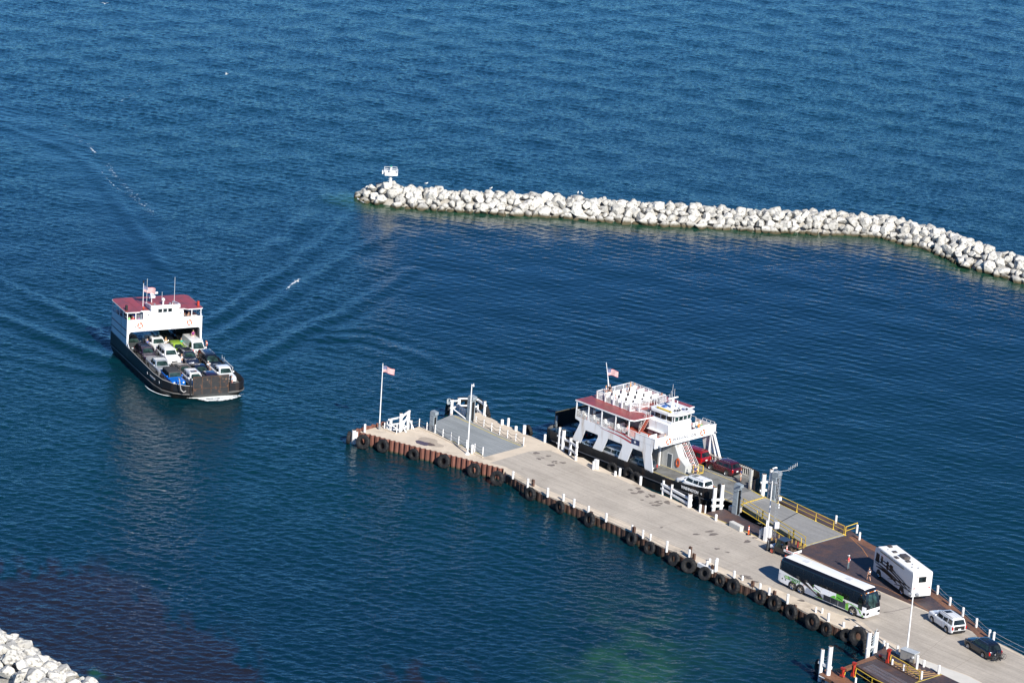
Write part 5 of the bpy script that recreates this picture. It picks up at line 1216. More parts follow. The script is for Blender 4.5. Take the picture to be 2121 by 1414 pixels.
def car(kind, paint, loc, rz, label, cat, group=None, rails=False, sunroof=False, roofm=None, spare=False, tail_dark=False, darkbed=False, trim=None, z=0.0):
    c = CT[kind]; L, W, H = c['L'], c['W'], c['H']; hw = W / 2; xf = L / 2; xr = -L / 2; r = c['r']
    fx = xf - c['fo']; rx = fx - c['wb']; boxy = c.get('boxy', False)
    root = empty({'suv': 'suv', 'bigsuv': 'suv', 'minivan': 'minivan', 'sedan': 'sedan', 'hatch': 'hatchback', 'pickup': 'pickup_truck', 'van': 'van', 'jeep': 'off_road_car', '4x4': 'suv'}[kind], loc, rz, label, cat, group)
    bed = c.get('bed')
    # ---- lower body: columns along x
    xs = set([xr, xr + .06, xr + .2, xf, xf - .06, xf - .2, xf - .45, c['ws'][0], c['rr'][1]])
    for wx in (fx, rx):
        for k in range(-6, 7): xs.add(round(wx + math.sin(k / 6 * math.pi / 2) * r * 1.16, 3))
    for k in range(1, 12): xs.add(round(xr + L * k / 12, 3))
    if bed: xs |= {bed[0], bed[0] - .02, bed[0] + .02, xr + .08, xr + .10}
    xs = sorted(xs); xs = [x for i, x in enumerate(xs) if i == 0 or x - xs[i - 1] > .008]
    def ztop(x):
        if x > c['ws'][0]:
            t = (x - c['ws'][0]) / (xf - c['ws'][0]); return c['belt'] - .02 + (c['hood'] - c['belt'] + .02) * min(1, t * 4) - (c['hood'] - c['nose']) * t ** 2.2
        if bed and x < bed[0]: return c['tail']
        if x < c['rr'][1]:
            return c['belt'] + (c['tail'] - c['belt']) * 1.0
        return c['belt']
    def zbot(x):
        z = c['gc'] + (.12 * max(0, (x - (xf - .5)) / .5) if not boxy else .1) + .14 * max(0, ((xr + .5) - x) / .5)
        for wx in (fx, rx):
            d = abs(x - wx); R = r * 1.16
            if d < R: z = max(z, r + math.sqrt(max(0, R * R - d * d)) * (1.0 if not boxy else .92))
        return z
    def wid(x):
        e = min(xf - x, x - xr); k = .82 if not boxy else .96
        return hw * (1 - (1 - k) * max(0, 1 - e / (.38 if x > 0 else .22)) ** 2)
    rows = []
    for x in xs:
        zb, zt, w_ = zbot(x), ztop(x), wid(x); inb = bed and (xr + .09 <= x <= bed[0] - .01)
        hd = max(.05, zt - zb)
        zm = zb + hd * .45
        pts = [(w_ * .95, zb), (w_ * 1.0, zm), (w_ * .985, zb + hd * .8), (w_ * .93, zt)]
        if inb: pts += [(w_ * .86, zt), (w_ * .86, bed[1]), (0, bed[1])]
        else: pts += [(w_ * .80, zt + (.035 if not bed or x > 0 else .0)), (w_ * .4, zt + .05), (0, zt + .055)]
        rows.append([(x, y, z) for y, z in pts])
    V = []; F_ = []; k = 7; n = len(rows)
    for rw in rows: V += rw
    for i in range(n - 1):
        for j in range(k - 1): F_.append((i * k + j, (i + 1) * k + j, (i + 1) * k + j + 1, i * k + j + 1))
    o = len(V); V += [(x, -y, z) for x, y, z in V]; F_ += [tuple(o + a for a in reversed(f)) for f in list(F_)]
    F_.append(tuple(range(k)) + tuple(o + a for a in reversed(range(k - 1)))); F_.append(tuple(reversed([(n - 1) * k + j for j in range(k)])) + tuple(o + (n - 1) * k + j for j in range(k - 1)))
    mb = MB(); mb.add(V, F_, paint, True); mb.build('body', root)
    # dark underbody incl. wheel wells
    mb = MB(); mb.box(xr + .15, xf - .15, -hw * .86, hw * .86, c['gc'] - .02, min(c['belt'] - .1, .95) if not bed else .58, BLACK); mb.build('underbody', root)
    tm = trim or BLACK
    mb = MB()
    mb.box(xf - .10, xf + .03, -hw * .80, hw * .80, c['gc'] + .14, c['gc'] + .32, tm, .03); mb.build('bumper_trim', root); mb = MB(); mb.box(xr - .05, xr + .10, -hw * .82, hw * .82, c['gc'] + .14, c['gc'] + .34, tm, .03)
    mb.build('bumper_trim', root)
    for s in (-1, 1): MB().box(rx + r * 1.2, fx - r * 1.2, s * hw * .95 - .03, s * hw * .95 + .03, c['gc'] - .02, c['gc'] + .09, BLACK).build('side_sill', root)
    # ---- cabin
    b0, r0 = c['ws']; r1, b1 = c['rr']; zb = c['belt'] + .02; tw = hw * (.76 if not boxy else .86); bw = hw * .925
    rz_ = H
    sec = [(b0, bw * .93, zb), (r0, tw * .95, rz_ - .05), (r0 - .3, tw, rz_ - .005), ((r0 + r1) / 2, tw, rz_), (r1 + .25, tw, rz_ - .02), (r1, tw * .97, rz_ - .07), (b1, bw * .95, zb)]
    mb = MB(); V = []; n = len(sec)
    for i, (x, hwid, z) in enumerate(sec):
        crown = .0 if i in (0, n - 1) else .035
        V += [(x, -hwid, z), (x, -hwid * .8, z + crown * .8), (x, 0, z + crown), (x, hwid * .8, z + crown * .8), (x, hwid, z)]
    F_ = [(i * 5 + j, i * 5 + j + 1, (i + 1) * 5 + j + 1, (i + 1) * 5 + j) for i in range(n - 1) for j in range(4)]
    rm = roofm or paint
    # side panels
    mb.add(V, F_, rm, True)
    top = [s_[0] for s_ in sec]
    for s in (-1, 1):
        Vs = [(b0, s * bw * .93, zb), (b1, s * bw * .95, zb)] + [(x, s * h_, z) for x, h_, z in sec[1:-1]][::-1]
        # fan along the belt
        m_ = len(Vs); mid = [(x, s * bw, zb) for x in (r1, (r0 + r1) / 2, r0)]
        P = [Vs[0]] + [(x, s * bw, zb) for x in (r0, r0 - .3, (r0 + r1) / 2, r1 + .25, r1)] + [Vs[1]]
        Q = [Vs[0]] + [(x, s * h_, z) for x, h_, z in sec[1:-1]] + [Vs[1]]
        VV = P + Q; k = len(P); ff = [(i, k + i, k + i + 1, i + 1) if s > 0 else (i, i + 1, k + i + 1, k + i) for i in range(k - 1)]
        mb.add(VV, ff, paint if not boxy else rm, False)
    mb.build('roof' if roofm else 'cabin', root)
    # ---- glass, set 8 mm proud
    def side_pt(x, f, s, out=.010):
        # point on the cabin side at height fraction f
        z = zb + (rz_ - .06 - zb) * f; y = bw + (tw - bw) * f
        return (x, s * (y + out), z)
    for s in (-1, 1):
        for i, (x0, x1) in enumerate(c['wins']):
            lo, hi = .07, .86
            shift0 = (b0 - r0) * .55 if i == 0 else 0; shift1 = (b1 - r1) * .5 if i == len(c['wins']) - 1 and not bed and kind != 'van' else 0
            V = [side_pt(x0 + shift0, lo, s), side_pt(x0, hi, s), side_pt(x1, hi, s), side_pt(x1 + shift1, lo, s)]
            MB().add(V, [(0, 1, 2, 3) if s > 0 else (3, 2, 1, 0)], GLASS).build('side_window', root)
    def screen(bx, tx, name, m):
        V = []; nn = Vector((rz_ - zb, 0, (bx - tx))).normalized() * .014 * (1 if bx > tx else -1)
        if bx < tx: nn = Vector((-(rz_ - zb), 0, (tx - bx))).normalized() * .014
        for f, w0 in ((.08, bw * .84), (.90, tw * .84)):
            x = bx + (tx - bx) * f; z = zb + (rz_ - .05 - zb) * f
            for s in (-1, -.4, .4, 1): V.append((x + nn.x - (.02 if abs(s) == 1 else 0) * (1 if bx > tx else -1) * 0, s * w0, z + nn.z + .035 * f * (1 - abs(s))))
        F_ = [(j, j + 1, 4 + j + 1, 4 + j) for j in range(3)]
        if bx < tx: F_ = [tuple(reversed(f)) for f in F_]
        MB().add(V, F_, m, True).build(name, root)
    screen(b0, r0, 'windscreen', GLASSC); screen(b1, r1, 'rear_window', GLASS)
    # ---- lights, plate, mirrors
    zl = c['nose'] - .16
    for s in (-1, 1):
        if boxy: MB().cyl((xf - .02, s * .62, zl - .02), (xf + .05, s * .62, zl - .02), .12, m=LENS, n=14).build('headlight', root)
        else: MB().box(xf - .26, xf - .05, s * hw * .66 - .17, s * hw * .66 + .17, zl - .02, zl + .13, LENS, .04, T=Matrix.Translation((0, 0, 0))).build('headlight', root)
        zt = c['tail'] - .26
        if kind in ('bigsuv', 'minivan', 'suv', '4x4'): MB().box(xr - .01, xr + .16, s * hw * .86 - .10, s * hw * .86 + .08, zt - .16, zt + .24, REDL, .03).build('tail_light', root)
        else: MB().box(xr - .02, xr + .12, s * hw * .78 - .14, s * hw * .78 + .12, zt - .08, zt + .14, REDL, .03).build('tail_light', root)
        MB().box(b0 - .42, b0 - .22, s * (bw + .03) - (.0 if s > 0 else .22), s * (bw + .03) + (.22 if s > 0 else 0), zb + .03, zb + .2, paint, .04).build('mirror', root)
    if boxy:
        mb = MB(); mb.box(xf - .01, xf + .015, -.42, .42, zl - .16, zl + .16, paint)
        for i in range(7): mb.box(xf + .015, xf + .022, -.3 + i * .1 - .03, -.3 + i * .1 + .03, zl - .12, zl + .12, BLACK)
        for s in (-1, 1): mb.box(fx - r * 1.25, fx + r * 1.25, s * hw - .02, s * hw + .12 * 1, .98, 1.04, BLACK, .02); mb.box(rx - r * 1.25, rx + r * 1.25, s * hw - .02, s * hw + .12, .98, 1.04, BLACK, .02)
        mb.build('grille', root)
    else:
        mb = MB(); mb.box(xf - .08, xf + .012, -hw * .42, hw * .42, zl - .17, zl + .04, BLACK, .02)
        for i in range(2): mb.box(xf + .012, xf + .02, -hw * .40, hw * .40, zl - .13 + i * .08, zl - .11 + i * .08, CHROME)
        mb.build('grille', root)
    MB().box(xr - .065, xr - .05, -.17, .17, c['tail'] - .42, c['tail'] - .26, LETW).build('license_plate', root)
    if tail_dark: MB().box(xr - .012, xr + .05, -hw * .70, hw * .70, .68, c['tail'] + .0, BLACK, .01).build('tailgate_panel', root)
    if rails:
        for s in (-1, 1):
            mb = MB(); mb.tube([(r0 - .35, s * tw * .88, rz_ + .0), (r0 - .45, s * tw * .88, rz_ + .07), (r1 + .35, s * tw * .88, rz_ + .07), (r1 + .25, s * tw * .88, rz_)], .022, DARK if rails == 'dark' else CHROME); mb.build('roof_rail', root)
        if rails == 'rack':
            mb = MB()
            for i in range(7): x = r0 - .5 + (r1 + .4 - r0 + .5) * i / 6; mb.box(x - .03, x + .03, -tw * .88, tw * .88, rz_ + .08, rz_ + .11, CHROME)
            for i in range(4): y = -tw * .7 + i * tw * .467; mb.box(r1 + .4, r0 - .5, y - .015, y + .015, rz_ + .1, rz_ + .13, CHROME)
            mb.build('roof_rack', root)
    if sunroof:
        x0 = r0 - .38; V = [(x0, -.42, rz_ + .035), (x0, .42, rz_ + .035), (x0 - .62, .42, rz_ + .045), (x0 - .62, -.42, rz_ + .045)]
        MB().box(x0 - .62, x0, -.42, .42, rz_ + .005, rz_ + .048, GLASS, .01).build('sunroof', root)
    if kind in ('bigsuv', 'minivan', '4x4', 'suv') and not boxy:
        mb = MB()
        for i in range(3): y = -tw * .5 + i * tw * .5; mb.box(r1 + .3, r0 - (1.15 if sunroof else .4), y - .02, y + .02, rz_ + .02, rz_ + .046, roofm or paint)
        mb.build('roof_rib', root)
    if boxy:
        mb = MB()
        for i in range(5): y = -tw * .8 + i * tw * .4; mb.box(r1 + .1, r0 - .1, y - .015, y + .015, rz_ + .02, rz_ + .05, DARK)
        for i in range(4): x = r1 + .3 + i * .5; mb.box(x - .015, x + .015, -tw * .9, tw * .9, rz_ + .02, rz_ + .052, DARK)
        mb.build('roof_rib', root)
    if spare:
        t = MB(); T = Matrix.Translation((xr - .14, .12, c['tail'] - .18)) @ Matrix.Rotation(R_(90), 4, 'Y'); t.lathe([(.001, -.13), (.30, -.13), (.37, -.09), (.37, .1), (.001, .1)], paint, 22, T=T); t.build('spare_wheel_cover', root)
    if bed:
        mb = MB(); mb.box(xr + .12, bed[0] - .04, -hw * .84, hw * .84, bed[1] + .0, bed[1] + .012, BLACK)
        if darkbed: mb.box(xr + .03, bed[0] - .0, -hw * .9, hw * .9, c['tail'] + .01, c['tail'] + .05, darkbed)
        mb.build('bed_cover' if darkbed else 'bed_liner', root)
        MB().add([(b1 - .015, -tw * .8, zb + .1), (r1 - .015, -tw * .75, rz_ - .12), (r1 - .015, tw * .75, rz_ - .12), (b1 - .015, tw * .8, zb + .1)], [(0, 3, 2, 1)], GLASS).build('cab_window', root)
    for wx in (fx, rx):
        for s in (-1, 1): wheel(root, wx, s * (hw - .12), r, .24, s)
    # seats and dashboard glimpse: door seams
    mb = MB()
    for s in (-1, 1):
        for i, (x0, x1) in enumerate(c['wins'][:2]):
            xx = x0 + .04 if i else x0 + .45; mb.box(xx - .006, xx + .006, s * hw * 1.0 - .004, s * hw * 1.0 + .004, c['gc'] + .15, c['belt'] - .1, BLACK)
            mb.box(x1 + .12, x1 + .30, s * (hw * .995) - .015, s * (hw * .995) + .015, c['belt'] - .2, c['belt'] - .16, paint if kind != 'pickup' else BLACK)
    mb.build('door_trim', root)
    return root

P_WHITE = carpaint('white', (.76, .77, .77), .3, .0)
P_SILVER = carpaint('silver', (.52, .54, .56), .3, .5)
P_GREY = carpaint('grey', (.13, .14, .15), .3, .5)
P_BLACK = carpaint('black', (.012, .013, .016), .2, .1)
P_NAVY = carpaint('navy', (.014, .022, .05), .22, .3)
P_PURP = carpaint('dark_purple', (.028, .018, .045), .22, .3)
P_BLUE = carpaint('blue', (.0, .15, .62), .25, .2)
P_GREEN = carpaint('lime', (.30, .46, .05), .28, .1)
P_RED = carpaint('red', (.30, .008, .018), .22, .3)
P_MAROON = carpaint('maroon', (.085, .010, .022), .2, .35)
P_TAUPE = carpaint('taupe', (.15, .125, .105), .3, .5)
P_TEAL = carpaint('blue_grey', (.055, .10, .14), .25, .5)
P_LBLUE = carpaint('silver_blue', (.30, .38, .46), .25, .5)
P_CHAR = carpaint('charcoal', (.014, .018, .028), .25, .4)

# on the pier
def on_pier():
    fw, rw = G(*Z6(1212, 530)), G(*Z6(1357, 630)); d = (fw - rw).normalized(); n = Vector((-d.y, d.x, 0)); hdg = math.atan2(d.y, d.x)
    # wheels seen are those on the left side (towards the camera)
    c = (fw + rw) / 2 - n * .88 + d * .1
    car('bigsuv', P_WHITE, (c.x, c.y, DZ), hdg, 'pearl white large sport utility car with black tailgate glass on the pier road', 'car', rails='dark', sunroof=True, tail_dark=True)
    fw, rw = G(*Z6(1570, 785)), G(*Z6(1722, 880)); d = (fw - rw).normalized(); n = Vector((-d.y, d.x, 0)); hdg = math.atan2(d.y, d.x)
    c = (fw + rw) / 2 - n * .82 + d * .05
    r = car('suv', P_CHAR, (c.x, c.y, DZ), hdg, 'dark blue black car carrying bicycles on its rear at the right edge of the road', 'car', rails=True, sunroof=True)
    return c, hdg
carc, carh = on_pier()
def bicycle(T, lab):
    t = empty('bicycle', (0, 0, 0), 0, lab, 'bicycle'); t.matrix_world = T
    for x in (-.52, .52):
        mb = MB(); TT = Matrix.Translation((x, 0, .34)) @ Matrix.Rotation(R_(90), 4, 'X'); mb.lathe([(.34 + .022 * math.cos(a), .022 * math.sin(a)) for a in [0, 1.26, 2.5, 3.77, 5.03]], TYRE, 26, T=TT, closed=True)
        for k in range(8): mb.cyl((x, 0, .34), (x + .33 * math.cos(k * .785), 0, .34 + .33 * math.sin(k * .785)), .005, m=GALV, n=3, caps=False)
        mb.build('wheel', t)
    FR = M('bike_frame', (.03, .035, .04), .3, metal=.3)
    mb = MB(); A, B, C, D, E = (-.52, 0, .34), (-.08, 0, .30), (-.18, 0, .82), (.36, 0, .80), (.52, 0, .34)
    for a, b in ((A, B), (A, C), (B, C), (C, D), (B, D), (D, E)): mb.cyl(a, b, .02, m=FR, n=6)
    mb.build('frame', t)
    MB().tube([(.33, 0, .95), (.34, 0, .80)], .018, FR).tube([(.36, -.28, .98), (.33, 0, .95), (.36, .28, .98)], .016, FR).build('handlebar', t)
    MB().box(-.32, -.08, -.06, .06, .88, .93, BLACK, .02).build('saddle', t); MB().cyl((-.18, 0, .8), (-.2, 0, .9), .015, m=GALV).build('seat_post', t)
for i, dd in enumerate((2.85, 3.15)):
    p = carc - Vector((math.cos(carh), math.sin(carh), 0)) * dd
    T = Matrix.Translation((p.x, p.y, DZ + .32 + .04 * i)) @ Matrix.Rotation(carh + R_(90) * (1 if i else -1), 4, 'Z')
    bicycle(T, ['bicycle on the rear rack of the dark car, next to its tailgate', 'outermost bicycle on the rear rack of the dark car'][i])
# rear rack belongs to the car
car_dark = [o for o in COL.objects if o.get('label', '').startswith('dark blue black car')][0]
mb = MB(); mb.box(-3.35, -2.3, -.05, .05, .42, .5, BLACK).box(-2.9, -2.8, -.5, .5, .48, .56, BLACK).box(-3.2, -3.1, -.5, .5, .52, .6, BLACK).box(-2.62, -2.55, -.04, .04, .5, 1.25, BLACK); mb.build('bike_rack', car_dark)

# ---- coach
def coach():
    f0 = G(1765.8, 1274.2); r0 = G(1656.4, 1228); d = (f0 - r0).normalized(); n = Vector((-d.y, d.x, 0)); h = math.atan2(d.y, d.x)
    # wheels on its right side face the camera; x forward, right = -y
    t = empty('coach', f0 - d * 4.62 + n * 1.22, h, 'white and black long distance coach with green swooshes and open luggage bays', 'bus')
    xf, xr, hw = 6.5, -6.95, 1.29
    BW = M('coach_white', (.78, .79, .80), .25, var=.02, coat=.7); BK = M('coach_black', (.008, .009, .012), .12, var=.2, coat=.5); GR = M('coach_green', (.13, .42, .035), .3, var=.06, coat=.6)
    ROOFW = M('coach_roof', (.80, .80, .80), .4, var=.03)
    # main shell: longitudinal loft with rounded front and rear
    def prof(x):
        if x > xf - .9: t_ = (x - (xf - .9)) / .9; return hw * (1 - .10 * t_ ** 2), 3.45 - .42 * t_ ** 2
        if x < xr + .5: t_ = ((xr + .5) - x) / .5; return hw * (1 - .05 * t_ ** 2), 3.45 - .22 * t_ ** 2
        return hw, 3.45
    xs = [xr, xr + .15, xr + .5, xr + 2, -3, 0, 3, xf - 1.6, xf - .9, xf - .5, xf - .2, xf]
    V = []; F_ = []; k = 8
    mb = MB()
    for x in xs:
        w_, zt = prof(x); zb = .34 + (.22 * max(0, (xr + .9 - x) / .9))
        sl = .0
        pts = [(w_, zb), (w_, 1.25), (w_ - .005, 1.55), (w_ - .05, zt - .45), (w_ - .16, zt - .12), (w_ - .36, zt - .01), (w_ * .4, zt + .04), (0, zt + .05)]
        # raked windscreen: pull the top of the nose back
        for y, z in pts:
            xx = x - (max(0, z - 1.2) / 2.2) ** 1.5 * .62 * max(0, (x - (xf - .9)) / .9) if x > xf - .9 else (x + (max(0, z - 1.3) / 2.2) * .15 * max(0, (xr + .5 - x) / .5))
            V.append((xx, y, z))
    n_ = len(xs)
    FW, FB, FR = [], [], []
    for i in range(n_ - 1):
        for j in range(k - 1):
            f = (i * k + j, (i + 1) * k + j, (i + 1) * k + j + 1, i * k + j + 1)
            (FR if j >= 5 and xs[i] >= xr + .4 and xs[i + 1] <= xf - .4 else (FB if (j >= 2) else FW)).append(f)
    o = len(V); V2 = V + [(x, -y, z) for x, y, z in V]
    def both(L): return L + [tuple(o + a for a in reversed(f)) for f in L]
    mb.add(V2, both(FW), BW, True); mb.build('lower_body', t)
    MB().add(V2, both(FB), BK, True).build('window_band', t)
    MB().add(V2, both(FR), ROOFW, True).build('roof', t)
    # nose and tail caps
    def capf(i, lo, hi): return [((i * k + j), (i * k + j + 1), o + i * k + j + 1, o + i * k + j) for j in range(lo, hi)]
    e = n_ - 1
    nose_w = [(tuple(f) if True else f) for f in capf(e, 0, 1)]; nose_b = capf(e, 1, k - 1)
    MB().add(V2, nose_w, BW, True).build('nose_panel', t); MB().add(V2, nose_b, BK, True).build('front_mask', t)
    MB().add(V2, [tuple(reversed(f)) for f in capf(0, 0, 3)], BW, True).build('rear_panel', t); MB().add(V2, [tuple(reversed(f)) for f in capf(0, 3, k - 1)], BK, True).build('rear_mask', t)
    MB().box(xr + .3, xf - .4, -hw + .05, hw - .05, .3, .40, BLACK).build('underbody', t)
    # windscreen: two panes following the mask
    def nosept(y, z, out=.02):
        return (xf - (max(0, z - 1.2) / 2.2) ** 1.5 * .62 + out - .10 * (y / hw) ** 2, y, z)
    for s in (-1, 1):
        P = []
        for z in (1.35, 1.9, 2.4, 2.85):
            for y in (.05, .6, 1.08): P.append(nosept(s * y, z))
        MB().add(P, [((a, a + 1, a + 4, a + 3) if s > 0 else (a, a + 3, a + 4, a + 1)) for a in (0, 1, 3, 4, 6, 7)], GLASSC, True).build('windscreen', t)
    mb = MB(); 
    mb.prism([(xf - .02, .34), (xf + .06, .4), (xf + .05, 1.0), (xf - .02, 1.25)], -1.1, 1.1, BW, axis='y'); mb.build('front_bumper', t)
    mb = MB()
    for y, m in [(-.85, AMBER), (-.28, AMBER), (0, AMBER), (.28, AMBER), (.85, AMBER)]: q = nosept(y, 3.10, .03); mb.box(q[0] - .04, q[0] + .03, y - .07, y + .07, 3.06, 3.14, m)
    for y in (-.58, .58): q = nosept(y, 3.10, .03); mb.box(q[0] - .04, q[0] + .03, y - .14, y + .14, 3.05, 3.15, LETW)
    mb.build('marker_lights', t)
    for s in (-1, 1):
        MB().box(xf - .06, xf + .085, s * .92 - .2, s * .92 + .2, .62, .92, BK, .04).build('headlight', t)
        mb = MB(); mb.tube([(xf - .7, s * 1.1, 2.9), (xf - .3, s * 1.28, 2.8), (xf - .28, s * 1.3, 2.5)], .03, BK); mb.box(xf - .36, xf - .2, s * 1.3 - .1, s * 1.3 + .1, 1.95, 2.5, BK, .03); mb.build('mirror', t)
    mb = MB(); mb.tube([nosept(-.1, 1.45, .04), nosept(-.75, 2.3, .045)], .02, BLACK).tube([nosept(.7, 1.45, .04), nosept(.1, 2.3, .045)], .02, BLACK); mb.build('wiper', t)
    # right side details (y = -hw)
    y = -hw - .006
    def panel(name, pts, m, yy=y, th=.012): return MB().prism(pts, yy - th, yy, m, axis='y').build(name, t)
    # black window band drops in a wedge behind the rear axles; white rear quarter wraps up
    panel('rear_quarter', [(xr + .12, 1.62), (xr + .1, 1.95), (-4.6, 1.95 - .3), (-3.6, 1.60), (-3.6, 1.5), (xr + .12, 1.5)], BW)
    panel('black_wedge', [(-4.3, 1.70), (-1.5, 1.70), (-.5, 1.05), (.1, .52), (-.35, .42), (-1.7, .98), (-3.2, 1.42)], BK)
    panel('white_blade', [(-2.7, 1.66), (-2.3, 1.68), (-.9, .98), (-.8, .80), (-1.5, 1.08)], BW, y - .012)
    panel('green_blade', [(-1.6, 1.69), (-1.0, 1.72), (-.6, 1.3), (-1.0, 1.38)], GR, y - .024)
    panel('green_blade', [(-1.3, .42), (.1, .42), (.1, .55), (-.8, .52)], GR, y - .012)
    for i in range(1, 8):
        x = xr + .6 + i * 1.55; MB().box(x - .012, x + .012, -hw + .03, -hw + .055, 1.7, 2.95, DARK).build('window_divider', t)
    # sliding entrance door (right side, front) with glass
    panel('door', [(5.25, .45), (5.95, .45), (5.90, 2.5), (5.25, 2.5)], BK, y + .03); panel('door_glass', [(5.35, .95), (5.88, .95), (5.82, 2.25), (5.35, 2.25)], GLASSC, y - .0)
    panel('front_quarter', [(3.9, 1.25), (5.95, 1.05), (5.95, .42), (5.4, .42), (5.3, 1.05), (4.95, 1.2), (4.3, 1.2), (3.9, 1.1)], BW, y - .002)
    panel('green_arch', [(3.75, 1.3), (4.3, 1.36), (5.25, 1.22), (5.75, .95), (5.9, .62), (5.75, .62), (5.45, 1.0), (4.9, 1.22), (4.2, 1.24), (3.75, 1.18)], GR, y - .016)
    panel('green_panel', [(3.5, .42), (3.95, .42), (3.95, 1.12), (3.5, 1.2)], GR, y - .004)
    panel('nose_vent', [(5.85, .55), (6.42, .6), (6.42, .9), (5.85, .82)], BK, y + .06); panel('green_corner', [(5.8, .4), (6.15, .36), (6.2, .52), (5.9, .56)], GR, y + .03)
    # luggage bays: flat dark panels paint the shade inside, below open lifted doors
    for i, (x0, x1) in enumerate([(.2, 1.25), (1.3, 2.35), (2.4, 3.45)]):
        MB().box(x0, x1, -hw - .016, -hw + .02, .44, 1.35, M('bay_shade', (.03, .04, .055), .6, var=.4, scale=3)).build('bay_shade_panel', t)
        MB().box(x0 - .03, x0 + .0, -hw - .05, -hw + .02, .42, 1.3, GALV).build('bay_frame', t)
        dm = [BW, BW, GR][i]
        # doors are parallelogram-hinged: lifted outwards and up
        V = [(x0, -hw - .58, 1.40), (x1, -hw - .58, 1.40), (x1, -hw - .46, 2.02), (x0, -hw - .46, 2.02)]
        dr = MB(); dr.add([(v[0], v[1] + q, v[2]) for q in (0, .04) for v in V], [(0, 1, 2, 3), (7, 6, 5, 4), (0, 4, 5, 1), (3, 2, 6, 7), (0, 3, 7, 4), (1, 5, 6, 2)], dm); dob = dr.build('bay_door', t)
        if i == 1: MB().add([(x0 + .25, -hw - .588, 1.42), (x1, -hw - .588, 1.42), (x1, -hw - .52, 1.78), (x0 + .7, -hw - .535, 1.70)], [(0, 1, 2, 3)], GR).build('door_stripe', dob)
        if i == 2: MB().add([(x0 + .2, -hw - .538, 1.68), (x1 - .1, -hw - .56, 1.56), (x1 - .1, -hw - .55, 1.62), (x0 + .2, -hw - .528, 1.74)], [(0, 1, 2, 3)], BK).build('door_stripe', dob)
        mb = MB(); 
        for xx in (x0 + .08, x1 - .08): MB().cyl((xx, -hw, 1.4), (xx, -hw - .48, 1.9), .02, m=GALV, n=5).build('door_arm', t)
    V = [(-1.0, -hw - .58, 1.32), (.12, -hw - .58, 1.32), (.12, -hw - .46, 2.02), (-1.0, -hw - .46, 2.02)]
    dr = MB(); dr.add([(v[0], v[1] + q, v[2]) for q in (0, .04) for v in V], [(0, 1, 2, 3), (7, 6, 5, 4), (0, 4, 5, 1), (3, 2, 6, 7), (0, 3, 7, 4), (1, 5, 6, 2)], BW); dob = dr.build('bay_door', t)
    MB().add([(-1.0, -hw - .575, 1.40), (-.2, -hw - .585, 1.34), (.1, -hw - .584, 1.36), (-1.0, -hw - .555, 1.52)], [(0, 1, 2, 3)], GR).build('door_stripe', dob)
    MB().add([(-1.0, -hw - .505, 1.80), (.12, -hw - .56, 1.46), (.12, -hw - .55, 1.54), (-1.0, -hw - .49, 1.90)], [(0, 1, 2, 3)], BK).build('door_stripe', dob)
    # lettering at the rear quarter
    TX = TM((-4.75, -hw - .022, 1.30), rx=90)
    text_mesh('RITEWAY', .56, M('letter_green', (.06, .24, .05), .4), t, TM((-4.45, -hw - .022, 1.30), rx=90), xs=.86, space=.95, bold=.012)
    mb = MB(); mb.prism([(-5.62 + .34 * math.cos(a), 1.32 + .19 * math.sin(a)) for a in [i * .4488 for i in range(14)]], -hw - .03, -hw - .018, GR, axis='y'); emb = mb.build('emblem', t)
    text_mesh('GO', .30, LETW, emb, TM((-5.62, -hw - .036, 1.32), rx=90))
    panel('green_underline', [(-4.9, 1.0), (-3.9, 1.03), (-4.1, 1.08), (-4.7, 1.07)], GR)
    for x in (-6.25, -5.75): panel('round_vent', [(x + .09 * math.cos(a), .95 + .09 * math.sin(a)) for a in [i * .785 for i in range(8)]], BK)
    for x, z in ((-2.9, 1.2), (.6, 1.5), (3.7, 1.28), (xr + .25, 3.05), (xf - .8, 2.85)): panel('side_marker', [(x - .07, z - .03), (x + .07, z - .03), (x + .07, z + .03), (x - .07, z + .03)], AMBER if x != xr + .25 else REDL, y - .03)
    for x in (-3.95, 2.6): MB().box(x - .45, x + .45, -.3, .3, 3.50, 3.54, M('hatch_grey', (.62, .63, .64), .5), .01).build('roof_hatch', t)
    # wheels in dark arches
    for x in (4.62, -3.38, -4.62):
        for s in (-1, 1):
            mb = MB(); mb.prism([(x + .66 * math.cos(a), max(.33, .50 + .66 * math.sin(a))) for a in [i * math.pi / 12 for i in range(-2, 15)]], s * (hw + .008) - .006, s * (hw + .008) + .006, BLACK, axis='y'); mb.build('wheel_arch', t)
            wheel(t, x, s * (hw - .10), .52, .30, s, CHROME)
coach()

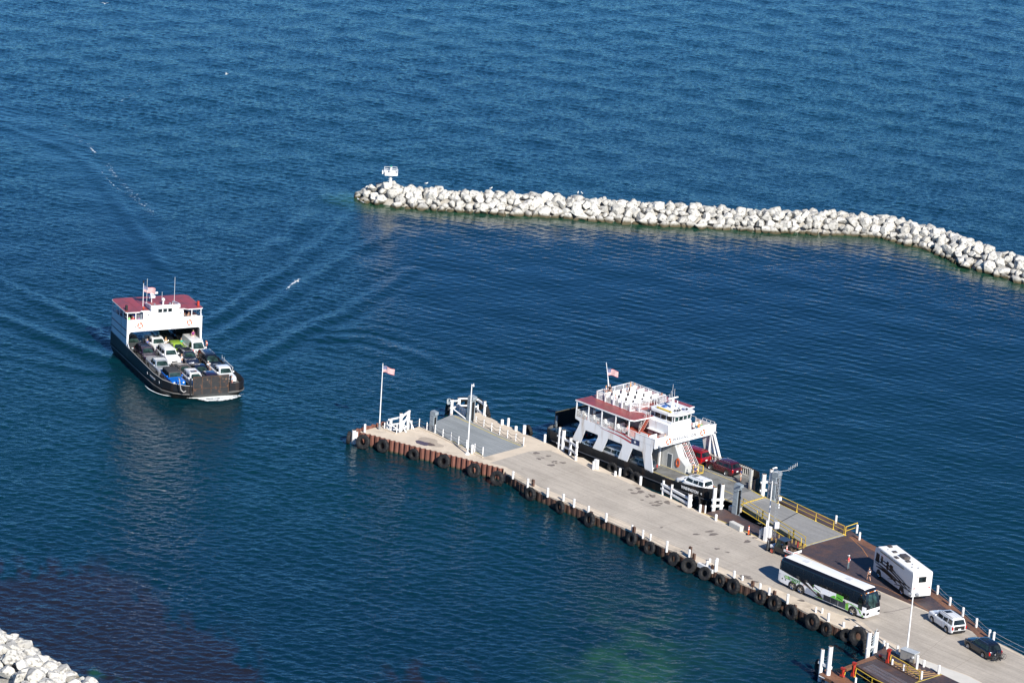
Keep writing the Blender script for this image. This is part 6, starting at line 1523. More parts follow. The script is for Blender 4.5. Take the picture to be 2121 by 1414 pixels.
# ---- motorhome
def motorhome():
    rl = G(1887.0, 1236.5, 1.9); rr = G(1926.8, 1231.5, 1.9); d = Vector((-.385, .923, 0)); h = math.atan2(d.y, d.x)
    mid = (rl + rr) / 2; L = 9.2; hw = 1.27
    t = empty('motorhome', Vector((mid.x, mid.y, DZ)) + d * (L / 2), h, 'white motorhome with brown and grey swirls parked on the steel apron', 'motorhome')
    MW = M('rv_white', (.74, .74, .73), .35, var=.03, coat=.4); BR = M('rv_brown', (.045, .026, .018), .4, var=.1); GY = M('rv_grey', (.13, .125, .12), .4, var=.1)
    xf, xr = L / 2, -L / 2
    mb = MB(); mb.prism([(xr, .55), (xr, 3.32), (xr + .12, 3.5), (xf - .6, 3.55), (xf - .12, 3.35), (xf, 2.9), (xf + .02, 1.3), (xf - .02, .42), (xr + 1.2, .42)], -hw, hw, MW, axis='y'); mb.build('body', t)
    mb = MB(); mb.prism([(xr + .15, 3.505), (xf - .6, 3.56), (xf - .6, 3.60), (xr + .15, 3.56)], -hw + .06, hw - .06, M('rv_roof', (.80, .80, .79), .6, var=.04), axis='y'); mb.build('roof', t)
    RV = M('vent_dark', (.07, .06, .055), .5)
    for x, y, w_, l_, hh in [(3.6, -.1, .22, .3, .22), (1.9, .2, .26, .26, .16), (-.0, -.1, .42, .62, .34), (-1.2, .15, .27, .27, .16), (.2, .9, .2, .35, .15)]:
        MB().box(x - l_, x + l_, y - w_, y + w_, 3.56, 3.56 + hh, RV, .05).build('roof_vent', t)
    mb = MB()
    for x, y in [(-2.2, .1), (-3.0, .6), (-3.4, .0), (2.8, .6)]: mb.cyl((x, y, 3.56), (x, y, 3.68), .05, m=GY, n=8)
    mb.build('vent_pipe', t)
    # left side faces the camera: y = +hw
    y = hw
    def pn(name, pts, m, th=.012, off=0.0, s=1): return MB().prism(pts, s * (y + off), s * (y + off + th), m, axis='y').build(name, t)
    for (x0, x1, z0, z1) in [(3.4, 4.3, 1.75, 2.85), (2.55, 3.0, 1.95, 2.85), (1.15, 1.6, 1.7, 2.7), (.1, .8, 1.8, 2.6)]:
        pn('window', [(x0, z0), (x1, z0), (x1 - (.15 if x0 > 3 else 0), z1), (x0, z1)], GLASS, off=.004)
    pn('awning', [(-2.4, 3.15), (3.2, 3.25), (3.2, 3.38), (-2.4, 3.28)], GY, .1)
    def swoosh(P0, P1, P2, w_, m, off=.004):
        N_ = 14; up = []; dn = []
        for i in range(N_ + 1):
            t_ = i / N_; x = (1 - t_) ** 2 * P0[0] + 2 * t_ * (1 - t_) * P1[0] + t_ * t_ * P2[0]; z = (1 - t_) ** 2 * P0[1] + 2 * t_ * (1 - t_) * P1[1] + t_ * t_ * P2[1]
            q = 1.35 * w_ * math.sin(math.pi * min(1, t_ * .92 + .04)) ** .7; up.append((x, z + q / 2)); dn.append((x, z - q / 2))
        V = [(a[0], y + off + .01, a[1]) for a in up] + [(a[0], y + off + .01, a[1]) for a in dn]; n_ = N_ + 1
        MB().add(V, [(i, i + 1, n_ + i + 1, n_ + i) for i in range(N_)] + [(n_ + i, n_ + i + 1, i + 1, i) for i in range(N_)], m).build('swirl', t)
    swoosh((4.4, 1.9), (1.2, 2.3), (-4.3, 1.0), .16, BR); swoosh((4.4, 1.6), (.5, 1.6), (-2.8, 1.1), .20, GY, .006); swoosh((4.0, 1.2), (1.0, 1.5), (-1.2, .9), .26, BR, .008)
    swoosh((3.3, 2.35), (1.5, 2.5), (-.6, 2.1), .12, BR, .01); swoosh((1.6, 2.2), (-1.5, 2.0), (-4.3, 1.35), .12, GY, .012); swoosh((1.0, .75), (-1.6, 1.6), (-4.4, 1.55), .13, BR, .014); swoosh((-.5, .6), (-2.2, 1.2), (-4.45, 1.15), .12, GY, .016)
    for x in (-4.2, -3.6, -1.2, -.2, .9): pn('compartment_door', [(x - .35, .55), (x + .35, .55), (x + .35, 1.0), (x - .35, 1.0)], MW, .01, .002)
    # rear
    MB().box(xr - .02, xr, -.45, .45, 2.35, 2.95, GLASS).build('rear_window', t)
    MB().box(xr - .012, xr + .01, -.5, .5, 2.30, 3.0, BR).build('window_surround', t)
    mb = MB(); mb.tube([(xr - .014, 1.0, 2.2), (xr - .014, .3, 2.0), (xr - .014, -.3, 1.6), (xr - .014, -.7, 1.7), (xr - .014, -.75, 2.1)], .018, BR, 5).tube([(xr - .014, -.6, 2.6), (xr - .014, -1.1, 2.3)], .018, BR, 5); mb.build('rear_swirl', t)
    for s in (-1, 1):
        MB().box(xr - .03, xr, s * 1.0 - .12, s * 1.0 + .12, 1.55, 1.68, REDL, .01).build('tail_light', t); MB().box(xr - .03, xr, s * 1.0 - .08, s * 1.0 + .08, 1.3, 1.42, LENS, .01).build('reverse_light', t)
    MB().box(xr - .03, xr + .05, -1.24, 1.24, .5, .62, BLACK).build('rear_bumper', t)
    mb = MB(); mb.tube([(xr - .04, .95, .7), (xr - .04, .95, 2.9)], .0, GALV) if False else mb.box(xr - .015, xr, .55, .8, 2.9, 3.0, REDL); mb.build('high_light', t)
    MB().add([(xf - .02, -1.05, 1.6), (xf - .02, 1.05, 1.6), (xf - .06, 1.05, 2.8), (xf - .06, -1.05, 2.8)], [(0, 1, 2, 3)], GLASSC).build('windscreen', t)
    for x in (3.2, -2.35):
        for s in (-1, 1):
            mb = MB(); mb.prism([(x + .58 * math.cos(a), max(.42, .46 + .58 * math.sin(a))) for a in [i * math.pi / 12 for i in range(-1, 14)]], s * (hw + .008) - .006, s * (hw + .008) + .006, BLACK, axis='y'); mb.build('wheel_arch', t)
            wheel(t, x, s * (hw - .12), .46, .28, s, CHROME)
motorhome()

# ---- utility cart
def utility():
    fw = G(*(1500 + 1058 / 10.605, 1080 + 690 / 10.605)); rear = G(1640, 1161); d = (fw - rear).normalized(); n = Vector((-d.y, d.x, 0)); h = math.atan2(d.y, d.x)
    t = empty('utility_cart', fw - d * 1.15 - n * .62, h, 'black and white utility cart with a cab, fork carriage and white tipping bed', 'utility vehicle')
    WP = M('cart_white', (.7, .7, .7), .4)
    MB().box(.7, 1.75, -.55, .55, .55, .95, WP, .1).build('hood', t)
    MB().prism([(-.55, .45), (.75, .45), (.95, 1.0), (.6, 1.05), (-.55, 1.05)], -.72, .72, P_BLACK, axis='y').build('cab_body', t)
    mb = MB()
    for s in (-1, 1):
        mb.tube([(.85, s * .66, 1.0), (.5, s * .60, 1.95), (-.5, s * .60, 1.98), (-.55, s * .68, 1.0)], .045, BLACK); mb.cyl((-.02, s * .7, .5), (-.02, s * .6, 1.95), .035, m=BLACK)
    mb.build('roll_cage', t)
    MB().box(-.6, .58, -.66, .66, 1.96, 2.06, M('cart_roof', (.035, .055, .09), .35), .03).build('roof', t)
    for s in (-1, 1): MB().add([(.75, s * .70, 1.02), (.45, s * .62, 1.9), (.03, s * .62, 1.9), (.03, s * .70, 1.02)], [(0, 1, 2, 3) if s > 0 else (3, 2, 1, 0)], GLASSC).build('door_window', t)
    MB().add([(.9, -.62, 1.04), (.9, .62, 1.04), (.56, .56, 1.9), (.56, -.56, 1.9)], [(0, 1, 2, 3)], GLASSC).build('windscreen', t)
    MB().box(-.45, -.1, -.5, .5, .75, 1.25, SEAT, .05).build('seat', t)
    bed = MB(); bed.box(-2.1, -.65, -.75, .75, .8, .86, BLACK)
    bed.build('bed', t)
    MB().box(-2.1, -.65, .72, .78, .86, 1.16, WP).build('bed_side', t); MB().box(-2.1, -.65, -.78, -.72, .86, 1.16, BLACK).build('bed_side', t); MB().box(-2.16, -2.1, -.78, .78, .86, 1.16, WP).build('tailgate', t); MB().box(-.65, -.6, -.78, .78, .86, 1.3, BLACK).build('headboard', t)
    MB().box(-1.9, -1.0, .782, .79, .95, 1.04, REDP).build('red_stripe', t); MB().box(-2.17, -2.162, -.1, .65, .95, 1.04, REDP).build('red_stripe', t)
    mb = MB(); rr = random.Random(1)
    for i in range(9): mb.cyl((rr.uniform(-1.8, -.8), rr.uniform(-.5, .5), .9), (rr.uniform(-1.8, -.8), rr.uniform(-.5, .5), 1.1), .03, m=TIMB, n=5)
    mb.build('brush_load', t)
    mb = MB(); mb.box(1.95, 2.05, -.75, .75, .05, 1.2, DARK); mb.box(1.7, 2.0, -.5, -.4, .4, .6, DARK).box(1.7, 2.0, .4, .5, .4, .6, DARK).cyl((2.0, .55, .2), (2.0, .55, 1.35), .06, m=GALV); mb.build('fork_carriage', t)
    for s in (-1, 1): MB().box(2.05, 2.75, s * .35 - .06, s * .35 + .06, .06, .11, DARK).build('fork', t)
    for s in (-1, 1): MB().cyl((1.76, s * .38, .8), (1.80, s * .38, .8), .09, m=LENS).build('headlight', t)
    RR = M('cart_rim', (.50, .10, .06), .45)
    for x in (1.15, -1.15):
        for s in (-1, 1): wheel(t, x, s * .62, .34, .28, s, RR)
    # cone standing in the bed: its own thing
    wq = t.matrix_world
    p = Vector(t.location) + Vector((math.cos(h), math.sin(h), 0)) * -.85 + Vector((-math.sin(h), math.cos(h), 0)) * .45
    c = empty('traffic_cone', (p.x, p.y, DZ + .86), h, 'orange traffic cone with white bands standing in the utility cart bed', 'traffic cone')
    OR = M('cone_orange', (.75, .10, .02), .5)
    MB().cyl((0, 0, .03), (0, 0, .72), .15, .03, OR, 14).build('cone', c); MB().box(-.2, .2, -.2, .2, 0, .03, OR, .01).build('base', c)
    for z in (.35, .52): MB().cyl((0, 0, z), (0, 0, z + .1), .155 - z * .165, .14 - z * .165, LETW, 14).build('reflective_band', c)
utility()
# ================================================================== PEOPLE
def skin_mesh(verts, edges, radii, m, root=0, sub=1):
    me = bpy.data.meshes.new('t'); me.from_pydata([tuple(v) for v in verts], edges, []); ob = bpy.data.objects.new('t', me); COL.objects.link(ob)
    sk = ob.modifiers.new('s', 'SKIN'); sk.use_smooth_shade = True
    for i, r in enumerate(radii):
        d = me.skin_vertices[0].data[i]; d.radius = r if isinstance(r, tuple) else (r, r); d.use_root = (i == root)
    if sub: sb = ob.modifiers.new('u', 'SUBSURF'); sb.levels = sub; sb.render_levels = sub
    bpy.context.view_layer.update()
    out = bpy.data.meshes.new_from_object(ob.evaluated_get(bpy.context.evaluated_depsgraph_get()))
    bpy.data.objects.remove(ob); bpy.data.meshes.remove(me)
    out.materials.clear(); out.materials.append(m)
    for p in out.polygons: p.use_smooth = True
    return out
POSES = {
 # offsets for one side (forward x, out y, up z); legs: hip, knee, ankle, toe ; arms: shoulder, elbow, wrist
 'stand': dict(hip=.94, L=[(.02, .10, .50), (-.02, .11, .07), (.15, .13, .03)], R=[(.02, .10, .50), (-.02, .11, .07), (.15, .13, .03)], LA=[(-.03, .25, 1.14), (.06, .27, .88)], RA=[(-.03, .25, 1.14), (.06, .27, .88)], lean=0),
 'walk': dict(hip=.92, L=[(.20, .09, .52), (.30, .09, .10), (.45, .10, .07)], R=[(-.02, .09, .50), (-.32, .09, .15), (-.20, .10, .05)], LA=[(-.14, .24, 1.14), (-.10, .25, .88)], RA=[(.10, .24, 1.16), (.26, .22, .95)], lean=.05),
 'hold': dict(hip=.94, L=[(.05, .12, .50), (-.02, .16, .07), (.15, .19, .03)], R=[(.03, .10, .50), (-.04, .12, .07), (.13, .14, .03)], LA=[(-.02, .24, 1.14), (.24, .14, 1.12)], RA=[(-.02, .24, 1.14), (.26, .10, 1.16)], lean=.02),
 'point': dict(hip=.94, L=[(.03, .10, .50), (-.02, .11, .07), (.15, .13, .03)], R=[(.02, .12, .50), (-.02, .15, .07), (.15, .17, .03)], LA=[(.0, .26, 1.16), (.10, .30, .92)], RA=[(.05, .42, 1.28), (.12, .64, 1.20)], lean=0),
 'sit': dict(hip=.50, L=[(.44, .11, .50), (.46, .11, .07), (.62, .12, .03)], R=[(.44, .11, .50), (.46, .11, .07), (.62, .12, .03)], LA=[(.02, .25, .72), (.26, .18, .60)], RA=[(.02, .25, .72), (.26, .18, .60)], lean=-.03),
}
SKINM = M('skin', (.50, .28, .19), .6, var=.06, scale=8); SKIND = M('skin_tan', (.36, .18, .11), .6, var=.06, scale=8)
_pc = {}
def person(loc, rz, label, pose='stand', top=(.5, .5, .5), bottom=(.1, .12, .2), shorts=False, hair=(.10, .06, .04), cap=None, h=1.76, long_hair=False, sleeves='short', vest=None, group=None, mirror=False):
    P = POSES[pose]; s = h / 1.76; root = empty('person', loc, rz, label, 'person', group); hip = P['hip']; dz = hip - .94; ln_ = P['lean']
    ms = -1 if mirror else 1
    def sy(p, sd): return Vector((p[0], p[1] * sd, p[2])) * s
    # body
    V = [Vector((0, 0, hip)) * s]; E = []; Rr = [(.135 * s, .10 * s)]
    def ad(v, par, r): V.append(Vector(v)); E.append((par, len(V) - 1)); Rr.append(r if isinstance(r, tuple) else (r * s, r * s)); return len(V) - 1
    waist = ad(Vector((ln_ * .3, 0, hip + .18)) * s, 0, (.125 * s, .092 * s)); chest = ad(Vector((ln_ * .8, 0, hip + .40)) * s, waist, (.155 * s, .105 * s)); neck0 = ad(Vector((ln_, 0, hip + .53)) * s, chest, .075); neck = ad(Vector((ln_ + .01, 0, hip + .60)) * s, neck0, .052)
    h1 = ad(Vector((ln_ + .03, 0, hip + .67)) * s, neck, .072); h2 = ad(Vector((ln_ + .025, 0, hip + .745)) * s, h1, .086); h3 = ad(Vector((ln_ + .015, 0, hip + .80)) * s, h2, .062)
    nose = ad(Vector((ln_ + .135, 0, hip + .70)) * s, h1, .014)
    for sd, leg, arm in ((1 * ms, P['L'], P['LA']), (-1 * ms, P['R'], P['RA'])):
        hp = ad(Vector((0, .095 * sd, hip - .06)) * s, 0, .088); kn = ad(sy(leg[0], sd), hp, .055); cf = ad((V[kn] * .6 + sy(leg[1], sd) * .4), kn, .052); an = ad(sy(leg[1], sd), cf, .038); ad(sy(leg[2], sd), an, .034)
        a0 = Vector((ln_, .185 * sd, hip + .47)) * s; sh = ad(a0, chest, .058); A = [Vector((a[0], a[1], a[2] + (dz if pose != 'sit' else 0))) for a in arm]
        if pose == 'sit': A = [Vector((a[0], a[1], a[2])) for a in arm]
        el = ad(sy(A[0], sd), sh, .042); wr = ad(sy(A[1], sd), el, .028)
        dr = (V[wr] - V[el]).normalized(); pm = ad(V[wr] + dr * .07 * s, wr, (.034 * s, .018 * s)); sdv = Vector((-dr.y, dr.x, 0)); sdv = sdv.normalized() if sdv.length > .1 else Vector((1, 0, 0))
        for k, (off, ll) in enumerate([(-.030, .062), (-.010, .075), (.011, .070), (.030, .055)]):
            f1 = ad(V[pm] + dr * ll * .55 * s + sdv * off * s, pm, .0095); ad(V[f1] + (dr * .8 + Vector((0, 0, -.3))).normalized() * ll * .5 * s + Vector((.01, 0, 0)), f1, .008)
        th = ad(V[wr] + dr * .045 * s + sdv * .045 * s, wr, .011); ad(V[th] + (dr + sdv * .3).normalized() * .035 * s, th, .009)
    key = (pose, round(s, 2), mirror)
    if key not in _pc: _pc[key] = skin_mesh(V, E, Rr, SKINM)
    bo = bpy.data.objects.new('body', _pc[key]); COL.objects.link(bo); bo.parent = root
    # shirt
    def shell(name, vs, es, rs, col, sub=1):
        k2 = ('cl', name, tuple(round(c, 2) for c in col)); mt = M('cloth_%s_%d_%d_%d' % (name, col[0] * 99, col[1] * 99, col[2] * 99), col, .85, var=.1, scale=5)
        o = bpy.data.objects.new(name, skin_mesh(vs, es, rs, mt, sub=sub)); COL.objects.link(o); o.parent = root; return o
    g = 1.14
    vs = [Vector((0, 0, hip - .02)) * s, V[1], V[2], Vector((ln_, 0, hip + .52)) * s]; es = [(0, 1), (1, 2), (2, 3)]; rs = [(.155 * s, .118 * s), (.143 * s, .108 * s), (.175 * s, .122 * s), (.085 * s, .08 * s)]
    for sd, arm in ((1 * ms, P['LA']), (-1 * ms, P['RA'])):
        a0 = Vector((ln_, .19 * sd, hip + .47)) * s; A = Vector((arm[0][0], arm[0][1] * sd, arm[0][2] + (dz if pose != 'sit' else 0))) * s; W_ = Vector((arm[1][0], arm[1][1] * sd, arm[1][2] + (dz if pose != 'sit' else 0))) * s
        k = len(vs); vs.append(a0); es.append((2, k)); rs.append((.072 * s, .072 * s))
        if sleeves == 'short': vs.append(a0.lerp(A, .62)); es.append((k, k + 1)); rs.append((.060 * s, .060 * s))
        elif sleeves == 'long': vs += [A, A.lerp(W_, .9)]; es += [(k, k + 1), (k + 1, k + 2)]; rs += [(.054 * s,) * 2, (.042 * s,) * 2]
    shell('shirt', vs, es, rs, top)
    vs = [Vector((0, 0, hip + .05)) * s, Vector((0, 0, hip - .03)) * s]; es = [(0, 1)]; rs = [(.142 * s, .112 * s), (.15 * s, .118 * s)]
    for sd, leg in ((1 * ms, P['L']), (-1 * ms, P['R'])):
        hp = Vector((0, .095 * sd, hip - .07)) * s; kn = sy(leg[0], sd); an = sy(leg[1], sd); k = len(vs)
        vs += [hp, kn if not shorts else hp.lerp(kn, .85)]; es += [(1, k), (k, k + 1)]; rs += [(.100 * s,) * 2, (.070 * s if not shorts else .082 * s,) * 2]
        if not shorts: vs.append(an + Vector((0, 0, .02))); es.append((k + 1, k + 2)); rs.append((.055 * s,) * 2)
    shell('shorts' if shorts else 'trousers', vs, es, rs, bottom)
    mb = MB()
    for sd, leg in ((1 * ms, P['L']), (-1 * ms, P['R'])):
        a = sy(leg[1], sd); b = sy(leg[2], sd); mb.cyl(a - (b - a) * .35 + Vector((0, 0, -.02)), b + (b - a) * .25, .052 * s, .045 * s, BLACK, 8)
    mb.build('shoes', root)
    hc = Vector((ln_ + .015, 0, hip + .755)) * s
    mb = MB()
    hm = M('hair_%d_%d' % (hair[0] * 99, hair[1] * 99), hair, .8, var=.2, scale=10)
    mb.sphere((hc.x - .02 * s, hc.y, hc.z + .012), .098 * s, hm, 12, 8, (1, .92, .98))
    if long_hair: mb.sphere((hc.x - .06 * s, 0, hc.z - .10 * s), .085 * s, hm, 10, 7, (.7, .9, 1.5))
    mb.build('hair', root)
    if cap:
        cm = M('cap_%d_%d_%d' % (cap[0] * 99, cap[1] * 99, cap[2] * 99), cap, .5)
        mb = MB(); mb.sphere((hc.x - .005, 0, hc.z + .035 * s), .112 * s, cm, 12, 8, (1, .95, .8)); mb.box(hc.x + .05 * s, hc.x + .19 * s, -.065 * s, .065 * s, hc.z + .02 * s, hc.z + .035 * s, cm); mb.build('cap', root)
    if vest: MB().box(-.155 * s, -.135 * s, -.08, .08, (hip + .22) * s, (hip + .40) * s, LETW).build('back_print', root)
    return root
Z = Z5
def ppl():
    a = G(1756.5, 1178.5); person(a, R_(150), 'crew member in red shirt and white cap standing on the steel apron', 'hold', (.55, .02, .04), (.10, .14, .17), cap=(.8, .8, .8), vest=True)
    a = G(1799, 1203); person(a, R_(110), 'crew member in dark shirt and shorts walking beside the motorhome', 'walk', (.02, .025, .05), (.015, .015, .02), shorts=True, hair=(.06, .04, .03), vest=True)
ppl()

# ================================================================== GULLS
def gull(loc, rz, label, flying=False, s=1.0):
    t = empty('gull', loc, rz, label, 'gull', 'gulls near the breakwater'); GW = M('gull_white', (.8, .8, .78), .7); GG = M('gull_grey', (.3, .32, .34), .7)
    V = [(-.22, 0, .16), (-.1, 0, .15), (.05, 0, .18), (.13, 0, .23), (.17, 0, .30), (.21, 0, .30)]; r = [.02, .06, .075, .05, .042, .015]
    if flying: V = [(x, y, .15 + (z - .15) * .3) for x, y, z in V]
    o = bpy.data.objects.new('body', skin_mesh([Vector(v) * s for v in V], [(i, i + 1) for i in range(5)], [a * s for a in r], GW, 2)); COL.objects.link(o); o.parent = t
    for sd in (-1, 1):
        if flying: mb = MB(); mb.add([(.1 * s, sd * .05, .2), (.16 * s, sd * .32 * s, .34 * s), (-.02 * s, sd * .68 * s, .28 * s), (.02 * s, sd * .34 * s, .30 * s), (-.08 * s, sd * .05, .19)], [(0, 1, 2, 3, 4)] if sd > 0 else [(4, 3, 2, 1, 0)], GG)
        else: mb = MB(); mb.sphere((-.06 * s, sd * .06 * s, .19 * s), .06 * s, GG, 8, 6, (2.3, .5, .8))
        mb.build('wing', t)
    MB().cyl((.2 * s, 0, (.30 if not flying else .2) * s), (.27 * s, 0, (.285 if not flying else .19) * s), .012, .004, YEL, 5).build('beak', t)
    if not flying:
        for sd in (-1, 1): MB().cyl((0, sd * .03, .13 * s), (0, sd * .03, -.05), .008, m=YEL, n=4).build('leg', t)
for i, (px, py) in enumerate([(882.5, 383), (1016.8, 393), (1197, 402), (1205, 403)]):
    p = G(px, py, 3.15); gull(p, R_(40 * i), ['gull perched on the breakwater crest right of the harbor light', 'gull perched on the breakwater crest, left of the other pair', 'left gull of a close pair on the breakwater crest', 'right gull of a close pair on the breakwater crest'][i], s=1.5)
for i, (px, py, z) in enumerate([(469, 156, 4), (217, 10, 4), (616, 585, 2.5)]):
    p = G(px, py, z); gull(p, R_(30 + 60 * i), ['white gull flying low over the open water above the breakwater', 'white gull flying over the water in the upper left', 'white gull flying over the wake between ferry and breakwater'][i], True, 1.35)
# small breaking crests on old wakes
for i, (pts, w_) in enumerate([([(592, 604), (603, 592), (619, 582)], .5), ([(183, 305), (195, 316), (203, 322)], .5), ([(738, 410), (745, 417), (762, 425)], .5), ([(280, 176), (300, 172), (318, 168)], .4), ([(535, 113), (548, 110)], .35), ([(235, 220), (270, 200), (300, 182)], .3), ([(200, 345), (240, 390), (300, 425)], .35), ([(205, 318), (240, 365), (290, 420), (345, 470)], 3.2), ([(120, 250), (165, 290), (205, 318)], 2.2)]):
    P = smooth_path([tuple(G(x, y, 0)[:2]) for x, y in pts], .6); foam_strip([(p.x, p.y) for p in P], [w_] * len(P), ['short white crest on the wake right of the moving ferry', 'small white crest in the smooth lane at left', 'white wash around the breakwater tip', 'faint foam line far out at upper left', 'faint foam streak near the top of the picture', 'faint foam trail above the smooth lane', 'faint foam trail along the right border of the smooth lane', 'scattered foam flecks of the old wake behind the moving ferry', 'scattered foam flecks at the far end of the old wake'][i], [.5, .42, .5, .38, .38, .38, .38, .33, .32][i], z=.12)
# ================================================================== FERRIES
def life_ring(parent, loc, rx=90, rz=90, R=.36, name='life_ring', rr=.085):
    mb = MB(); T = TM(loc, rx=rx, rz=rz); n = 24
    prof = [(R + rr * math.cos(a), rr * math.sin(a)) for a in [i * 1.2566 for i in range(5)]]
    V = []; k = 5
    mb.lathe(prof, ORANGE, n, T=T, closed=True)
    o = mb.build(name, parent)
    m2 = MB()
    for i in range(4):
        a0 = i * math.pi / 2 + .35
        for dz in (0,):
            P = [(R + (rr + .012) * math.cos(b)) for b in (0,)]
        for j in range(2):
            a = a0 + j * .14; b = a + .14
            for q in range(5):
                b0 = q * 1.2566; b1 = (q + 1) * 1.2566
                f = lambda aa, bb: ((R + (rr + .012) * math.cos(bb)) * math.cos(aa), (R + (rr + .012) * math.cos(bb)) * math.sin(aa), (rr + .012) * math.sin(bb))
                m2.add([f(a, b0), f(b, b0), f(b, b1), f(a, b1)], [(0, 1, 2, 3)], LETW, T=T)
    m2.build('white_band', o)
    return o
def plan_wall(mb, pts, z0, z1, th, m, inner=None, closed=False):
    """upright plate following plan points; z0/z1 numbers or lists"""
    n = len(pts); P = [Vector(p) for p in pts]; V = []
    for i, p in enumerate(P):
        a = P[max(0, i - 1)] if not closed else P[i - 1]; b = P[min(n - 1, i + 1)] if not closed else P[(i + 1) % n]; d = (b - a).normalized(); nn = Vector((-d.y, d.x)) * th
        a0 = z0[i] if isinstance(z0, list) else z0; a1 = z1[i] if isinstance(z1, list) else z1
        V += [(p.x, p.y, a0), (p.x, p.y, a1), (p.x + nn.x, p.y + nn.y, a0), (p.x + nn.x, p.y + nn.y, a1)]
    rng = range(n if closed else n - 1)
    o = [(4 * i, 4 * ((i + 1) % n), 4 * ((i + 1) % n) + 1, 4 * i + 1) for i in rng]; t = [(4 * i + 1, 4 * ((i + 1) % n) + 1, 4 * ((i + 1) % n) + 3, 4 * i + 3) for i in rng]; ii = [(4 * i + 2, 4 * i + 3, 4 * ((i + 1) % n) + 3, 4 * ((i + 1) % n) + 2) for i in rng]
    mb.add(V, o + t, m); mb.add(V, ii, inner or m)
    if not closed: mb.add(V, [(0, 1, 3, 2), (4 * n - 4, 4 * n - 2, 4 * n - 1, 4 * n - 3)], m)
    return mb
def hull(parent, plan, z_wl, z_top, flare, m, name='hull'):
    """hull shell from a plan outline (counterclockwise): below the rub rail it draws in"""
    n = len(plan); mb = MB(); c = Vector((sum(p[0] for p in plan) / n, sum(p[1] for p in plan) / n)); V = []
    levels = [(-1.0, flare[0]), (0.0, flare[1]), (z_wl, 1.0), (z_top, 1.0)]
    for z, f in levels:
        for p in plan: V.append((c.x + (p[0] - c.x) * (f if p[0] > c.x + 6 else (1 + (f - 1) * .3)), c.y + (p[1] - c.y) * (1 - (1 - f) * .5), z))
    F_ = [(l * n + i, l * n + (i + 1) % n, (l + 1) * n + (i + 1) % n, (l + 1) * n + i) for l in range(3) for i in range(n)]
    mb.add(V, F_, m); return mb.build(name, parent)
def mesh_rail(name, parent, pts, z0, z1, m=SHIPW, post=.9, r=.022, net=True, th=.02):
    """railing with close vertical bars (white mesh) between plan points"""
    mb = MB(); P = [Vector((p[0], p[1], 0)) for p in pts]
    for a, b in zip(P[:-1], P[1:]):
        L = (b - a).length; d = (b - a) / L
        for z in (z0 + .03, z1): mb.cyl(a + Vector((0, 0, z)), b + Vector((0, 0, z)), r * 1.3, m=m, n=5)
        k = max(1, round(L / post))
        for i in range(k + 1): q = a + d * L * i / k; mb.cyl(q + Vector((0, 0, z0)), q + Vector((0, 0, z1)), r * 1.3, m=m, n=5)
        if net:
            k = int(L / .11)
            for i in range(1, k): q = a + d * L * i / k; mb.cyl(q + Vector((0, 0, z0)), q + Vector((0, 0, z1)), .016, m=m, n=3, caps=False)
            for j in range(1, 7): z = z0 + (z1 - z0) * j / 7; mb.cyl(a + Vector((0, 0, z)), b + Vector((0, 0, z)), .008, m=m, n=3, caps=False)
    return mb.build(name, parent)
CABIN = M('cabin_green', (.34, .41, .39), .5, var=.08); INNERG = M('casing_grey', (.44, .45, .44), .5, var=.08, dirt=(.3, .27, .22), dirtamt=.15, streak=True)
BENCHW = M('bench_white', (.78, .79, .77), .45, var=.03)
def local_on(root, x, y, z):
    return root.matrix_world @ Vector((x, y, z))

